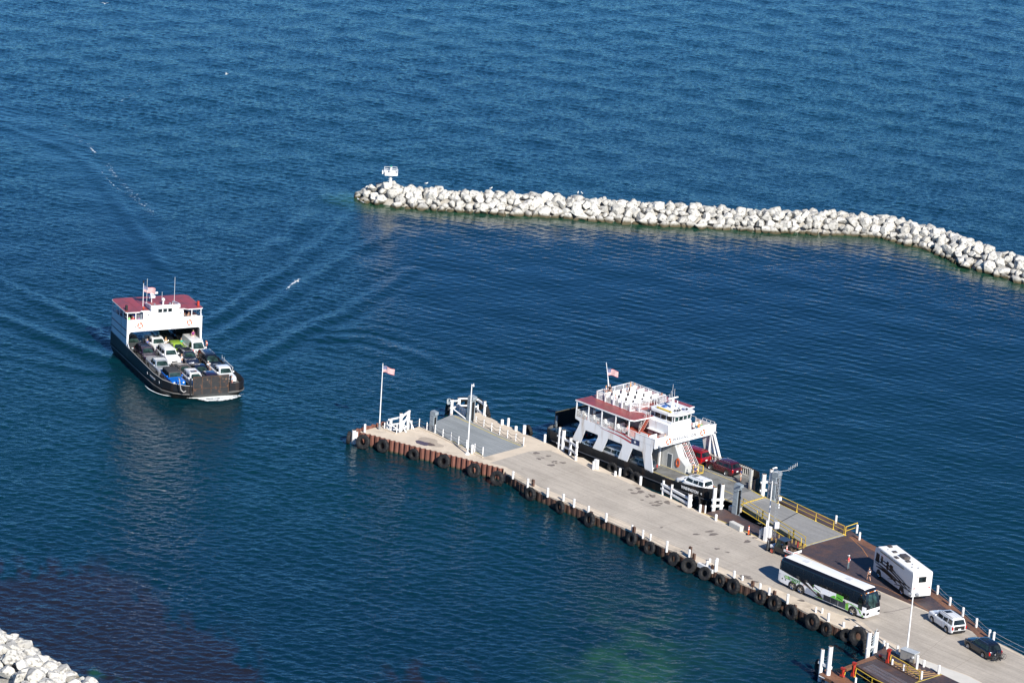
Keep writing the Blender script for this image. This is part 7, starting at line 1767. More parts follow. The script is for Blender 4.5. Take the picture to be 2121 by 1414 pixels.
def ferry_moored():
    h0 = R_(-45.12); f = empty('ferry', (19.49, 360.74, 0), h0, 'moored black and white car ferry lettered WASHINGTON beside the pier', 'ferry')
    bpy.context.view_layer.update()
    D = 1.45; Y = 5.7
    plan = [(-15.0, -4.4), (-14.6, -5.3), (-13.6, -5.7), (0, -5.7), (10, -5.7), (12.5, -5.62), (14.2, -5.3), (15.1, -4.7), (15.5, -3.75), (15.5, 1.9), (15.1, 3.6), (13.6, 5.2), (12, 5.6), (10, 5.7), (-13.6, 5.7), (-14.6, 5.3), (-15.0, 4.4)]
    hull(f, plan, 1.1, D - .02, (.90, .95), SHIPB)
    MB().prism([(x * .995, y * .995) for x, y in plan], D - .05, D, DECKG).build('car_deck', f)
    # rub rails
    mb = MB()
    for p, q in zip([plan[2], plan[3], plan[4], plan[5], plan[6], plan[7]], [plan[3], plan[4], plan[5], plan[6], plan[7], plan[8]]): mb.cyl((*p, 1.25), (*q, 1.25), .11, m=M('rub_rail', (.04, .042, .05), .5), n=8)
    mb.build('rub_rail', f)
    mb = MB(); 
    for k in range(9, 15): mb.cyl((*plan[k], 1.25), (*plan[(k + 1) % 17], 1.25), .1, m=SHIPB, n=6)
    mb.build('rub_rail', f)
    # bulwarks
    WI = M('bulwark_inner', (.55, .54, .50), .5, var=.06, dirt=(.4, .36, .3), dirtamt=.25)
    mb = MB(); P = [(-15.0, -3.5), (-15.0, -4.4), (-14.6, -5.3), (-13.6, -5.7), (-9.6, -5.7), (3.5, -5.7), (7.5, -5.7), (9.8, -5.7), (12.5, -5.62), (14.2, -5.3), (15.1, -4.7), (15.5, -3.8)]
    plan_wall(mb, P, 1.0, [2.65, 2.65, 2.65, 2.62, 2.5, 2.36, 2.2, 2.3, 2.55, 2.75, 2.85, 2.9], .08, SHIPB, M('bulwark_dark', (.10, .10, .10), .6)); mb.build('bulwark', f)
    mb = MB(); P = list(reversed([(-15.0, 3.5), (-15.0, 4.4), (-14.6, 5.3), (-13.6, 5.7), (-9.6, 5.7), (5, 5.7), (10, 5.7), (12, 5.6), (13.6, 5.2), (15.1, 3.6), (15.45, 2.1)]))
    plan_wall(mb, P, 1.0, 2.75, .08, SHIPB, SHIPB); mb.build('bulwark', f)
    mb = MB()
    for i in range(22): x = 4.9 + i * .36; yy = 5.52 if x < 11 else 5.52 - (x - 11) ** 1.7 * .12; mb.box(x - .05, x + .05, yy - .12, yy, D, 2.7, WI)
    mb.box(4.9, 11.5, 5.36, 5.42, 2.45, 2.6, WI); mb.box(4.9, 12.5, 5.36, 5.42, 1.5, 1.7, WI); mb.build('bulwark_frames', f)
    MB().box(14.75, 15.05, 1.85, 2.2, D, 4.0, M('gate_post_grey', (.42, .42, .40), .5, var=.1, dirt=(.25, .2, .15)), .03).build('gate_post', f)
    MB().box(14.6, 15.0, -3.95, -3.6, D, 3.2, SHIPB, .03).build('gate_post', f)
    # stern gate raised
    MB().box(-15.08, -14.95, -3.5, 3.4, 1.3, 4.35, SHIPB).build('stern_gate', f)
    MB().box(-15.1, -14.93, -3.5, 3.4, 4.35, 4.38, M('gate_edge', (.10, .09, .05), .6)).build('stern_gate_edge', f); MB().box(-14.9, -14.7, -3.55, -3.3, D, 3.9, GREYM).build('gate_post', f); MB().box(-14.9, -14.7, 3.3, 3.55, D, 3.9, GREYM).build('gate_post', f)
    # bow ramp joining the bridge
    MB().prism([(15.4, -3.65), (18.5, -3.55), (18.5, 1.2), (15.4, 1.85)], D - .12, D + .005, ASPHB).build('bow_ramp', f)
    mb = MB(); mb.box(15.4, 18.5, -3.6, -3.45, D + .008, D + .02, YLINE).prism([(15.4, 1.7), (18.4, 1.05), (18.4, 1.2), (15.4, 1.85)], D + .008, D + .05, YLINE).build('ramp_edge', f)
    # lane lines
    mb = MB(); z = D + .006
    for (x0, y0, x1, y1) in [(3.2, -3.6, 8.2, -3.72), (6.4, -.82, 12.4, -1.1), (2.8, 2.75, 12.0, 2.55), (-9, 2.8, 2.5, 2.75), (1.5, -.78, 6.4, -.8), (8.2, -3.72, 13, -3.8), (12.4, -1.1, 15.3, -1.3)]:
        a = Vector((x0, y0)); b = Vector((x1, y1)); d = (b - a).normalized(); nn = Vector((-d.y, d.x)) * .055; mb.add([(a.x - nn.x, a.y - nn.y, z), (b.x - nn.x, b.y - nn.y, z), (b.x + nn.x, b.y + nn.y, z), (a.x + nn.x, a.y + nn.y, z)], [(0, 1, 2, 3)], YLINE)
    mb.build('lane_line', f)
    # side walls with three slanted openings
    def sidewall(s):
        y0, y1 = (s * Y - .09, s * Y) if s > 0 else (s * Y, s * Y + .09)
        mb = MB(); e = .0
        pr = lambda pts: mb.prism(pts, y0, y1, SHIPW, axis='y')
        ztop = 5.75
        pr([(-9.25, 5.55), (-9.2, 5.5), (-8.45, 5.35), (-8.38, 5.1), (-8.66, 4.45), (4.55, 4.45), (4.72, 5.4), (4.95, 5.5), (5.05, ztop), (-9.25, ztop)])
        pr([(-9.62, 2.45), (-8.02, 2.45), (-7.36, 4.25), (-7.28, 4.45), (-8.66, 4.45)])
        pr([(-5.75, 2.4), (-4.05, 2.38), (-3.25, 4.25), (-3.12, 4.45), (-4.98, 4.45), (-4.92, 4.2)])
        pr([(-1.15, 2.36), (.5, 2.34), (1.18, 4.25), (1.32, 4.45), (-.62, 4.45), (-.52, 4.2)])
        pr([(3.72, 2.2), (5.12, 2.2), (4.62, 4.45), (2.92, 4.45), (3.1, 4.2)])
        return mb.build('side_wall', f)
    w1 = sidewall(-1); w2 = sidewall(1)
    # slender struts at the far front and near front
    mb = MB()
    for (xa, xb) in ((4.4, 4.6), (6.9, 5.0), (6.1, 4.6)): mb.cyl((xa, 5.55, D), (xb, 5.55, 5.5), .17, .2, SHIPW, 8)
    mb.build('strut', f)
    # emblem: red streamer flag with star
    yy = -Y - .008
    em = MB(); em.box(.95, 2.42, yy - .006, yy, 5.02, 5.70, NAVY); e = em.build('emblem', f)
    MB().prism([(p[0], p[1]) for p in star_pts(1.62, 5.36, .25)], yy - .014, yy - .007, LETW, axis='y').build('star', e)
    def ribbon(z0, amp, x0, th0):
        V = []; K = 20
        for i in range(K + 1):
            t = i / K; x = x0 + (.95 - x0) * t; z = z0 + amp * math.sin(t * 4.6 - .9) * (.4 + .6 * t) + (1 - t) * .42; th = th0 * (.12 + .88 * t)
            V += [(x, yy - .01, z - th / 2), (x, yy - .01, z + th / 2)]
        return V, [(2 * i, 2 * i + 2, 2 * i + 3, 2 * i + 1) for i in range(K)]
    mb = MB()
    for z0, x0, th, m in ((5.58, -3.4, .24, FLAGR), (5.36, -3.7, .20, FLAGW), (5.14, -4.6, .24, FLAGR)):
        V, F_ = ribbon(z0, .12, x0, th); mb.add(V, F_, m)
    mb.build('streamer', e)
    mb = MB(); mb.tube([(-5.4, yy, 5.95), (-4.9, yy, 5.72), (-4.2, yy, 5.62)], .012, LETG, 4); mb.build('streamer_line', e)
    MB().box(-.65, .0, yy - .03, yy, 6.05, 6.2, LENS).build('side_lamp', f); MB().cyl((.1, yy - .1, 6.15), (.1, yy, 6.15), .15, m=BLACK).build('side_lamp', f)
    # passenger deck
    MB().box(-9.2, 4.98, -Y + .1, Y - .1, 5.58, 5.74, SHIPW).build('deck_slab', f)
    MB().box(-9.1, 4.9, -Y + .12, Y - .12, 5.742, 5.755, DECKR).build('passenger_deck', f)
    mb = MB()
    for i in range(9): x = -8.5 + i * 1.6; mb.box(x - .06, x + .06, -Y + .12, Y - .12, 5.35, 5.58, INNERG)
    mb.build('deck_beams', f)
    # front bulwark beam with the name
    fb = MB(); fb.box(4.98, 5.12, -Y - .05, Y + .05, 5.42, 6.68, SHIPW); fb.box(4.92, 5.18, -Y - .05, Y + .05, 6.68, 6.74, SHIPW); fbo = fb.build('front_bulwark', f)
    mb = MB(); mb.box(1.6, 4.98, -Y - .02, -Y + .06, 5.75, 6.60, SHIPW).box(1.6, 4.98, -Y - .05, -Y + .1, 6.60, 6.66, SHIPW); mb.build('side_bulwark', f); MB().box(1.6, 4.98, Y - .06, Y + .02, 5.75, 6.60, SHIPW).build('side_bulwark', f)
    text_mesh('WASHINGTON', .56, LETG, fbo, TM((5.125, -.2, 6.02), rx=90, rz=90), name='lettering', space=1.2, xs=1.0, bold=.012)
    life_ring(f, (5.18, -3.26, 6.0)); life_ring(f, (5.18, 3.16, 6.05))
    for y in (-2.45, 2.3): MB().box(5.12, 5.2, y - .2, y + .2, 5.62, 5.68, GALV).build('ring_bracket', f)
    for y in (-5.1, 5.5): mb = MB(); mb.cyl((5.12, y, 5.75), (5.35, y, 5.75), .05, m=GALV).sphere((5.4, y, 5.72), .15, GALV, 8, 6); mb.build('deck_lamp', f)
    # open side: mesh rail
    mesh_rail('mesh_railing', f, [(-9.1, -Y + .05), (1.6, -Y + .05)], 5.76, 6.72, post=1.25)
    mesh_rail('mesh_railing', f, [(-9.1, -Y + .05), (-9.1, Y - .05)], 5.76, 6.72, post=1.25)
    mesh_rail('mesh_railing', f, [(-9.1, Y - .05), (1.6, Y - .05)], 5.76, 6.72, post=1.25, net=False)
    mesh_rail('mesh_railing', f, [(2.8, Y - .05), (4.9, Y - .05)], 6.6, 6.95, post=.7, net=False)
    # canopy roof (red) with white edge, cut round the pilothouse
    R = [(-9.45, -5.72), (.45, -5.72), (.95, -5.4), (1.15, -2.4), (1.15, 5.72), (-9.45, 5.72)]
    MB().prism(R, 7.86, 8.02, SHIPW).build('canopy_edge', f)
    MB().prism([(x + (.06 if x < 0 else -.06), y * .985) for x, y in R], 8.021, 8.045, SHIPR).build('canopy_roof', f)
    for x in (-9.2, -7.0, -4.6, -2.1, .3):
        for y in (-Y + .06, Y - .06): MB().box(x - .06, x + .06, y - .06, y + .06, 5.75, 7.86, SHIPW).build('canopy_post', f)
    # cabins under the canopy
    MB().box(-7.4, -4.2, -2.6, 2.4, 5.76, 7.86, CABIN).build('cabin', f); MB().box(-3.4, -1.2, -2.2, 2.2, 5.76, 7.86, CABIN).build('cabin', f)
    for (x0, x1) in ((-6.8, -5.9), (-5.5, -4.6), (-2.8, -1.8)): MB().box(x0, x1, -2.64 if x0 < -4 else -2.24, -2.6 if x0 < -4 else -2.2, 6.6, 7.4, GLASS).build('cabin_window', f)
    def bench(x, y, rz, w_=1.1, z=5.757, name='bench'):
        b = MB(); T = TM((x, y, z), rz=rz)
        b.box(-.22, .22, -w_ / 2, w_ / 2, .40, .46, BENCHW, T=T); b.box(-.30, -.24, -w_ / 2, w_ / 2, .40, .98, BENCHW, T=T)
        for s in (-1, 1): b.box(-.24, .2, s * w_ * .4 - .03, s * w_ * .4 + .03, 0, .4, BENCHW, T=T)
        return b.build(name, f)
    for x in (-7.9, -5.9, -3.9, -1.6): bench(x, -4.6, 0, 1.7); bench(x - .66, -4.6, 180, 1.7)
    for x in (-7.9, -5.5, -3.1): bench(x, 4.3, 0, 1.7)
    # fore deck benches
    bench(2.6, -4.9, 90, 1.3); bench(3.9, -4.6, 0, 1.4); bench(3.4, 4.2, 0, 1.6); bench(4.35, 4.2, 180, 1.6)
    MB().sphere((4.4, -5.1, 6.5), .42, BENCHW, 12, 8, (1, 1, .6)).build('raft_canister', f)
    mb = MB(); 
    for x in (.9, 1.9): mb.box(x, x + .9, -2.62, -2.58, 5.9, 6.45, M('grille_grey', (.28, .25, .24), .6)).box(x - .06, x, -2.66, -2.56, 5.76, 6.55, BLACK)
    mb.box(.85, 3.4, -2.85, -2.35, 6.5, 6.56, BENCHW); mb.build('locker', f)
    # white stair house and stairs to the pilothouse deck
    MB().box(-.9, .55, -1.1, 1.6, 5.76, 7.86, SHIPW).build('stair_house', f)
    def stairs(x0, y0, z0, x1, z1, w_, name, m=DECKR, side=SHIPW, n=9, ax='x'):
        mb = MB()
        for i in range(n):
            t = (i + .5) / n; x = x0 + (x1 - x0) * t; z = z0 + (z1 - z0) * t; mb.box(x - .13, x + .13, y0 - w_ / 2, y0 + w_ / 2, z - .03, z, m)
        for s in (-1, 1):
            y = y0 + s * w_ / 2; mb.cyl((x0, y, z0), (x1, y, z1), .06, m=side, n=4); mb.cyl((x0, y, z0 + .9), (x1, y, z1 + .9), .025, m=side, n=5); mb.cyl((x0, y, z0 + .5), (x1, y, z1 + .5), .018, m=side, n=5)
            for t in (0, .33, .66, 1): mb.cyl((x0 + (x1 - x0) * t, y, z0 + (z1 - z0) * t), (x0 + (x1 - x0) * t, y, z0 + (z1 - z0) * t + .9), .022, m=side, n=5)
        return mb.build(name, f)
    stairs(-.1, -2.9, 5.76, 1.0, 7.95, .75, 'stairs', n=8)
    stairs(6.55, .95, D, 3.4, 5.5, .85, 'stairs', n=12)
    stairs(-1.3, 1.4, 8.05, .2, 9.2, .7, 'stairs', n=6)
    # yellow guard at the foot of the stairs
    mb = MB()
    for y in (.45, 1.45): mb.tube([(6.5, y, D), (6.5, y, D + 1.0), (7.3, y, D + 1.0), (7.3, y, D + .02), (6.5, y, D + .02)], .045, YEL, 7)
    mb.tube([(7.3, .45, D + .05), (7.3, 1.45, D + .05)], .045, YEL, 7); mb.build('stair_guard', f)
    # engine casing on the car deck: wedge towards the bow
    MB().prism([(.7, D), (6.2, D), (6.2, D + 1.0), (4.9, 3.3), (3.6, 5.55), (.7, 5.55)], -.78, .42, INNERG, axis='y').build('engine_casing', f)
    MB().box(3.0, 3.75, -.80, -.785, D + .1, D + 1.9, M('door_dark', (.09, .11, .13), .4)).build('casing_door', f); MB().box(2.9, 3.85, -.795, -.782, D + .05, D + 2.0, SHIPW).build('door_frame', f)
    hz = MB(); T = TM((4.9, -.86, D + 1.15), rx=90, rz=0)
    for i in range(3): hz.lathe([(.40 - .06 * i + .04 * math.cos(a), .04 * math.sin(a)) for a in [0, 1.57, 3.14, 4.71]], ORANGE, 18, T=T @ Matrix.Diagonal((.75, 1.45, 1, 1)), closed=True)
    hz.build('fire_hose', f)
    mb = MB(); mb.box(-9, .7, -.7, .7, D, 3.9, INNERG); mb.build('engine_casing', f)
    mb = MB()
    for y in (-1.2, 1.0): mb.box(1.8, 2.0, y, y + .2, D, 5.5, SHIPW)
    mb.build('pillar', f)
    # wheelhouse
    MB().prism([(.75, 5.76), (4.35, 5.76), (4.15, 7.7), (.75, 7.7)], -2.4, 1.9, SHIPW, axis='y').build('wheelhouse_base', f)
    wh = MB(); wh.prism([(.9, 7.7), (4.15, 7.7), (4.25, 8.05), (.85, 8.05)], -1.95, 1.7, SHIPW, axis='y').prism([(.85, 8.05), (4.25, 8.05), (4.35, 8.86), (.85, 8.86)], -1.72, 1.5, DARK, axis='y'); who = wh.build('wheelhouse', f)
    for (y0, y1) in ((-1.5, -.85), (-.75, .0), (.1, .75), (.85, 1.45)):
        MB().prism([(y0, 8.18), (y1, 8.18), (y1, 8.75), (y0, 8.75)], 4.285, 4.37, GLASSC, axis='x').build('window', who)
        MB().box(4.25, 4.395, y1 + .0, y1 + .09, 8.05, 8.86, SHIPW).build('window_frame', who)
    MB().box(4.25, 4.395, -1.62, -1.5, 8.05, 8.86, SHIPW).build('window_frame', who)
    for (x0, x1) in ((1.2, 2.0), (2.2, 3.0), (3.2, 4.1)): MB().box(x0, x1, -1.76, -1.725, 8.15, 8.78, GLASS).build('window', who)
    for x in (1.05, 2.1, 3.1, 4.15): MB().box(x - .05, x + .05, -1.78, -1.73, 8.05, 8.86, SHIPW).build('window_frame', who)
    RH = [(.3, -1.75), (.9, -2.3), (3.9, -2.3), (4.75, -1.6), (4.9, 0), (4.75, 1.7), (3.9, 2.1), (.3, 2.1)]
    MB().prism(RH, 8.88, 9.16, SHIPW).build('wheelhouse_roof', f)
    mb = MB(); mb.cyl((1.3, -1.7, 9.32), (3.8, -1.7, 9.30), .11, m=YEL, n=10); 
    for x in (1.5, 3.6): mb.cyl((x, -1.7, 9.3), (x + .12, -1.7, 9.3), .13, m=TIMB, n=10)
    mb.build('rescue_pole', f)
    mb = MB(); mb.cyl((2.4, 0, 9.16), (2.4, 0, 10.5), .28, .15, SHIPW, 10).box(2.28, 2.5, -.9, .9, 10.45, 10.6, SHIPW, .03).cyl((2.4, .9, 9.16), (2.4, .9, 10.0), .12, .06, SHIPW, 8).cyl((3.3, .6, 9.16), (3.3, .6, 9.5), .22, .16, SHIPW, 10); mb.build('radar_mast', f)
    mb = MB()
    for (x, y, hh) in [(2.4, -.2, 12.4), (-.9, 3.9, 10.2), (.3, 1.9, 10.6)]: mb.cyl((x, y, 9.0 if x > 0 else 8.05), (x, y, hh), .028, .015, SHIPW, 5)
    mb.build('whip_antenna', f)
    mb = MB(); 
    for (x, y) in [(3.7, -.9), (3.9, -.6), (3.9, -.2), (4.1, .9)]: mb.cyl((x, y, 9.16), (x, y, 9.34), .04, m=BLACK).cyl((x - .12, y, 9.36), (x + .12, y, 9.36), .1, m=BLACK, n=8)
    mb.build('searchlight', f)
    MB().box(1.3, 1.8, -.8, -.3, 9.17, 9.4, M('bag_blue', (.05, .14, .4), .6), .05).build('deck_box', f); mb = MB(); mb.box(3.1, 3.9, .5, .9, 9.17, 9.3, M('bag_navy', (.08, .1, .2), .6), .05); mb.build('deck_box', f)
    # sun deck pen on the canopy
    pen = [(-8.2, -2.95), (-2.0, -3.15), (-2.25, .6)]
    mesh_rail('mesh_railing', f, pen, 8.05, 9.1, post=1.55, r=.04); mesh_rail('mesh_railing', f, [(-8.2, -2.95), (-8.4, 3.7), (-2.1, 3.5), (-2.1, 1.9)], 8.05, 9.1, post=1.55, r=.04)
    for i, x in enumerate((-8.2, -6.65, -5.1, -3.55, -2.0)): MB().box(x - .10, x + .10, -3.08 - .05 * i, -2.9 - .05 * i, 8.05, 9.1, SHIPW).build('rail_post', f)
    k = 0
    for j, y in enumerate((-2.2, -.5, 1.2, 2.8)):
        for i, x in enumerate((-6.9, -5.6, -4.3, -3.0)):
            bench(x + .15 * j * 0, y, 0, 1.25, 8.05)
    mesh_rail('walkway_rail', f, [(-2.0, -3.15), (.7, -.9)], 8.05, 8.9, post=1.3, r=.03, net=False); MB().box(-1.8, .4, -2.2, -2.15, 8.06, 8.42, SHIPW).build('windscreen_panel', f)
    mesh_rail('walkway_rail', f, [(-2.2, .6), (.3, .8)], 8.05, 9.05, post=.9, r=.03, net=False); mesh_rail('walkway_rail', f, [(-2.1, 1.9), (.3, 2.1)], 8.05, 9.05, post=.9, r=.03, net=False)
    mb = MB(); mb.box(-9.5, -9.3, .5, .7, 5.8, 8.1, SHIPW); mb.build('stern_post', f)
    # ensign
    mb = MB(); mb.cyl((-9.5, .7, 8.0), (-10.6, .8, 11.7), .055, .035, SHIPW, 8); mb.cyl((-9.4, .4, 8.0), (-10.1, .75, 10.0), .03, m=SHIPW, n=5); st = mb.build('flag_staff', f)
    fl = us_flag(f, 1.4, .85, 0, R_(0), .22, 5, 'ensign'); fl.location = (-10.28, .78, 10.95); fl.rotation_euler = (0, 0, R_(40))
    # crew, passengers
    def onp(x, y, z, rz, *a, **k): q = local_on(f, x, y, z); return person(q, h0 + R_(rz), *a, **k)
    onp(8.1, -1.0, D, 160, 'crew member in navy and white helmet near the yellow stair guard', 'hold', (.03, .05, .12), (.02, .025, .05), cap=(.8, .8, .8))
    onp(12.2, 3.25, D, 200, 'crew member in navy shirt behind the maroon car at the ferry bow', 'point', (.04, .06, .14), (.45, .42, .38), shorts=True)
    onp(-7.6, -2.0, 8.05, -120, 'passenger in a white top and blue shorts leaning on the sun deck rail', 'hold', (.75, .75, .75), (.2, .3, .5), shorts=True, hair=(.35, .22, .10), long_hair=True)
    onp(-7.7, -1.2, 8.05, -60, 'passenger dressed in black standing at the corner of the sun deck', 'stand', (.012, .012, .014), (.012, .012, .014))
    onp(-7.2, 1.5, 8.05, 0, 'passenger in a dark blue top sitting at the aft end of the sun deck', 'sit', (.03, .04, .14), (.1, .08, .1), hair=(.12, .05, .04))
    onp(-7.6, 2.6, 8.05, 30, 'passenger in an orange top at the far corner of the sun deck', 'stand', (.75, .38, .16), (.75, .45, .25), hair=(.2, .1, .05), h=1.5)
    onp(-7.3, 3.1, 8.05, 0, 'passenger with blond hair at the far corner of the sun deck', 'sit', (.6, .6, .65), (.1, .1, .2), hair=(.4, .26, .1))
    onp(-6.4, -2.4, 8.05, 20, 'child in a blue top sitting in the front row of the sun deck', 'sit', (.05, .14, .4), (.5, .5, .55), h=1.25)
    onp(-5.8, -2.1, 8.05, 40, 'passenger in a red and white top sitting beside the child in blue', 'sit', (.45, .05, .1), (.4, .4, .4), h=1.45)
    onp(-2.35, 3.0, 8.05, 200, 'passenger with long auburn hair and dark clothes at the forward end of the sun deck', 'sit', (.02, .02, .025), (.02, .02, .03), hair=(.30, .12, .05), long_hair=True)
    onp(-1.1, -4.7, 5.757, 120, 'passenger in a black top and lime cap standing under the canopy', 'stand', (.012, .012, .014), (.03, .03, .04), cap=(.3, .5, .02))
    onp(-.5, -5.0, 5.757, 0, 'passenger in pink sitting under the canopy by the front post', 'sit', (.6, .25, .25), (.3, .2, .2), h=1.5)
    onp(3.9, 3.7, 5.757, 180, 'passenger in orange with a blue bag on the foredeck bench', 'sit', (.75, .28, .06), (.05, .3, .5))
    onp(3.6, 4.6, 5.757, 180, 'passenger in green at the far end of the foredeck bench', 'sit', (.06, .4, .15), (.1, .4, .45), h=1.3)
    onp(4.2, -2.9, 5.757, 10, 'passenger in a pale top seated behind the front bulwark', 'sit', (.7, .5, .35), (.5, .3, .2), h=1.3)
    onp(-6.6, -5.0, 5.757, -90, 'passenger in white leaning on the side rail below the canopy', 'stand', (.72, .70, .66), (.6, .4, .3), shorts=True)
    onp(-3.3, 2.0, D, 180, 'person in magenta standing between the cars on the ferry deck', 'stand', (.3, .02, .18), (.02, .02, .02))
    # cars, all pointing astern
    def onc(kind, p, x, y, lab, **k): q = local_on(f, x, y, D); return car(kind, p, q, h0 + math.pi, lab, 'car', **k)
    onc('4x4', P_WHITE, 11.1, -4.35, 'white off road wagon with a covered spare wheel at the ferry bow bulwark', rails=True, sunroof=True, spare=True)
    onc('minivan', P_RED, 2.75, 4.15, 'bright red minivan on the far lane of the moored ferry', rails=True)
    onc('suv', P_MAROON, 8.35, 4.15, 'dark maroon car behind the red minivan on the moored ferry', rails=True)
    onc('suv', P_GREY, 1.4, -4.3, 'dark grey car with red tail lights seen through the third opening of the moored ferry', rails=True)
    onc('minivan', P_SILVER, -3.3, -4.3, 'silver wagon with dark rear glass seen through the second opening of the moored ferry')
    onc('sedan', P_LBLUE, -7.4, -4.3, 'pale blue sedan behind the first opening of the moored ferry')
    onc('suv', P_TEAL, -12.4, -4.1, 'blue grey car near the stern of the moored ferry on the pier side')
    onc('suv', P_TEAL, -12.6, -1.4, 'blue grey car in the middle of the stern of the moored ferry', rails=True)
    onc('sedan', P_BLACK, -3.1, -1.9 + 3.6, 'black sedan in the shade under the deck of the moored ferry')
    onc('suv', P_BLACK, -8.2, -1.9 + 3.7, 'black car in the shade under the aft deck of the moored ferry')
    # name on the bow
    nm = M('nm', (.8, .8, .8), .5)
    text_mesh('WASHINGTON', .52, LETW, f, TM((11.6, -5.71, 1.88), rx=90, rz=1.6), name='name_lettering', xs=.80, extrude=.006, bold=.018)
    MB().prism(star_pts(13.45, 1.88, .17), -5.60, -5.58, LETW, axis='y', T=Matrix.Identity(4)).build('name_star', f)
    # mooring pipes on the deck
    for x in (5.6, 6.4): MB().cyl((x, -4.9, D), (x, -4.9, D + .5), .06, m=BLACK).build('bitt', f)
ferry_moored()

def ferry_moving():
    h0 = -1.117; f = empty('ferry', (-48.774, 392.475, 0), h0, 'black hulled car ferry under way at left, red roof, deck full of cars', 'ferry')
    bpy.context.view_layer.update()
    D = 1.35; Y = 5.46
    plan = [(-8.6, -3.2), (-8.2, -4.6), (-7.2, -5.46), (0, -5.46), (8, -5.46), (12, -5.40), (14.6, -5.0), (16.3, -4.0), (17.2, -2.7), (17.5, -1.6), (17.5, 3.4), (17.45, 5.0), (17.0, 5.75), (16.2, 6.15), (14.5, 6.25), (8, 5.9), (0, 5.5), (-7.2, 5.46), (-8.2, 4.6), (-8.6, 3.2)]
    hull(f, plan, .95, D - .02, (.80, .90), SHIPB)
    MB().prism([(x * .995, y * .99) for x, y in plan], D - .05, D, DECKG).build('car_deck', f)
    mb = MB(); RRL = M('rub_rail_pale', (.10, .095, .09), .6, var=.3)
    for i in range(2, 17): mb.cyl((*plan[i], 1.0), (*plan[i + 1], 1.0), .10, m=RRL, n=6)
    mb.build('rub_rail', f)
    CAPP = [(-8.6, -3.2), (-8.2, -4.6), (-7.2, -5.46), (-1, -5.46), (4, -5.46), (8, -5.46), (12, -5.40), (14.6, -5.0), (16.3, -4.0), (17.2, -2.7), (17.5, -1.75)]
    zt = [3.1, 3.1, 3.1, 2.95, 2.85, 2.75, 2.62, 2.5, 2.36, 2.25, 2.2]
    mb = MB(); plan_wall(mb, CAPP, .9, zt, .1, SHIPB, M('bulwark_dark', (.10, .10, .10), .6)); mb.build('bulwark', f)
    mb = MB()
    for a, b, z0, z1 in zip(CAPP[:-1], CAPP[1:], zt[:-1], zt[1:]): mb.cyl((*a, z0), (*b, z1), .05, m=M('cap_rail_pale', (.35, .34, .32), .6), n=5)
    mb.build('cap_rail', f)
    CP = list(reversed([(-8.6, 3.2), (-8.2, 4.6), (-7.2, 5.46), (0, 5.5), (8, 5.9), (14.5, 6.25), (16.2, 6.15), (17.0, 5.75), (17.45, 5.0), (17.5, 3.55)]))
    mb = MB(); plan_wall(mb, CP, .9, [2.2, 2.2, 2.25, 2.3, 2.35, 2.45, 2.7, 3.0, 3.0, 3.0], .1, SHIPB, M('bulwark_dark', (.10, .10, .10), .6)); mb.build('bulwark', f)
    # bow gate (raised ramp) rusty black
    GATE = M('gate_black', (.022, .023, .025), .55, var=.3, dirt=(.20, .085, .04), dirtamt=.16, dscale=1.6)
    GR2 = M('gate_scuffed', (.024, .023, .024), .6, var=.3, dirt=(.34, .20, .12), dirtamt=.12, dscale=2.2)
    g = MB(); g.box(17.42, 17.60, -1.68, 3.46, .95, 2.65, GATE); g.box(17.42, 17.60, -1.68, 3.46, 2.65, 3.5, GR2); go = g.build('bow_gate', f)
    mb = MB(); RU = M('rust_streak', (.10, .05, .028), .7, var=.6, scale=3)
    for y in (-.35, .92, 2.2, -1.62, 3.4): mb.box(17.60, 17.64, y - .03, y + .03, 1.0, 3.5, RU)
    for z in (1.8, 3.46): mb.box(17.60, 17.64, -1.68, 3.46, z - .02, z + .02, RU)
    mb.build('gate_ribs', go)
    for y in (-1.95, 3.7): MB().box(17.35, 17.55, y - .1, y + .1, 1.0, 3.3, SHIPB).build('gate_post', f)
    mb = MB(); mb.tube([(16.9, -3.5, 3.3), (17.35, -3.55, 3.25), (17.55, -3.5, 2.6), (17.6, -3.35, 1.8), (17.75, -3.0, 1.5), (17.8, -2.7, 1.7)], .075, M('anchor_grey', (.3, .29, .28), .5), 7); mb.build('anchor_pipe', f)
    text_mesh('EYRARBAKKI', .42, LETW, f, TM((11.9, -5.50, 1.95), rx=90, rz=2), name='name_lettering', xs=.85, extrude=.006)
    for x, yy in ((9.75, -5.49), (14.1, -5.23)): MB().prism(star_pts(x, 1.95, .17), yy - .05, yy - .02, LETW, axis='y').build('name_star', f)
    # superstructure
    # starboard and port walls
    for s in (-1, 1):
        y0, y1 = (s * Y - .08, s * Y) if s > 0 else (s * Y, s * Y + .08)
        MB().prism([(-6.9, 3.15), (1.3, 2.95), (.25, 3.6), (.2, 4.95), (.2, 6.6), (-6.9, 6.05)], y0, y1, SHIPW, axis='y').build('side_wall', f)
        MB().box(-6.9, .2, s * Y - (.02 if s < 0 else -.0), s * Y + (.0 if s < 0 else .02), 5.02, 5.14, M('stripe_dark_red', (.20, .02, .03), .5)).build('side_stripe', f)
        MB().box(-6.9, .2, s * Y - (.015 if s < 0 else 0), s * Y + (0 if s < 0 else .015), 3.95, 4.08, DARK).build('side_stripe', f)
        mesh_rail('side_rail', f, [(-6.9, s * (Y - .02)), (.1, s * (Y - .02))], 6.1, 6.95, SHIPW, post=1.15, r=.02, net=False)
    MB().box(-6.9, -6.8, -Y, Y, 3.2, 6.1, SHIPW).build('stern_wall', f)
    MB().box(-6.85, .15, -Y + .08, Y - .08, 5.45, 5.62, SHIPW).build('deck_slab', f); MB().box(-6.8, .1, -Y + .1, Y - .1, 5.621, 5.635, DECKR).build('passenger_deck', f)
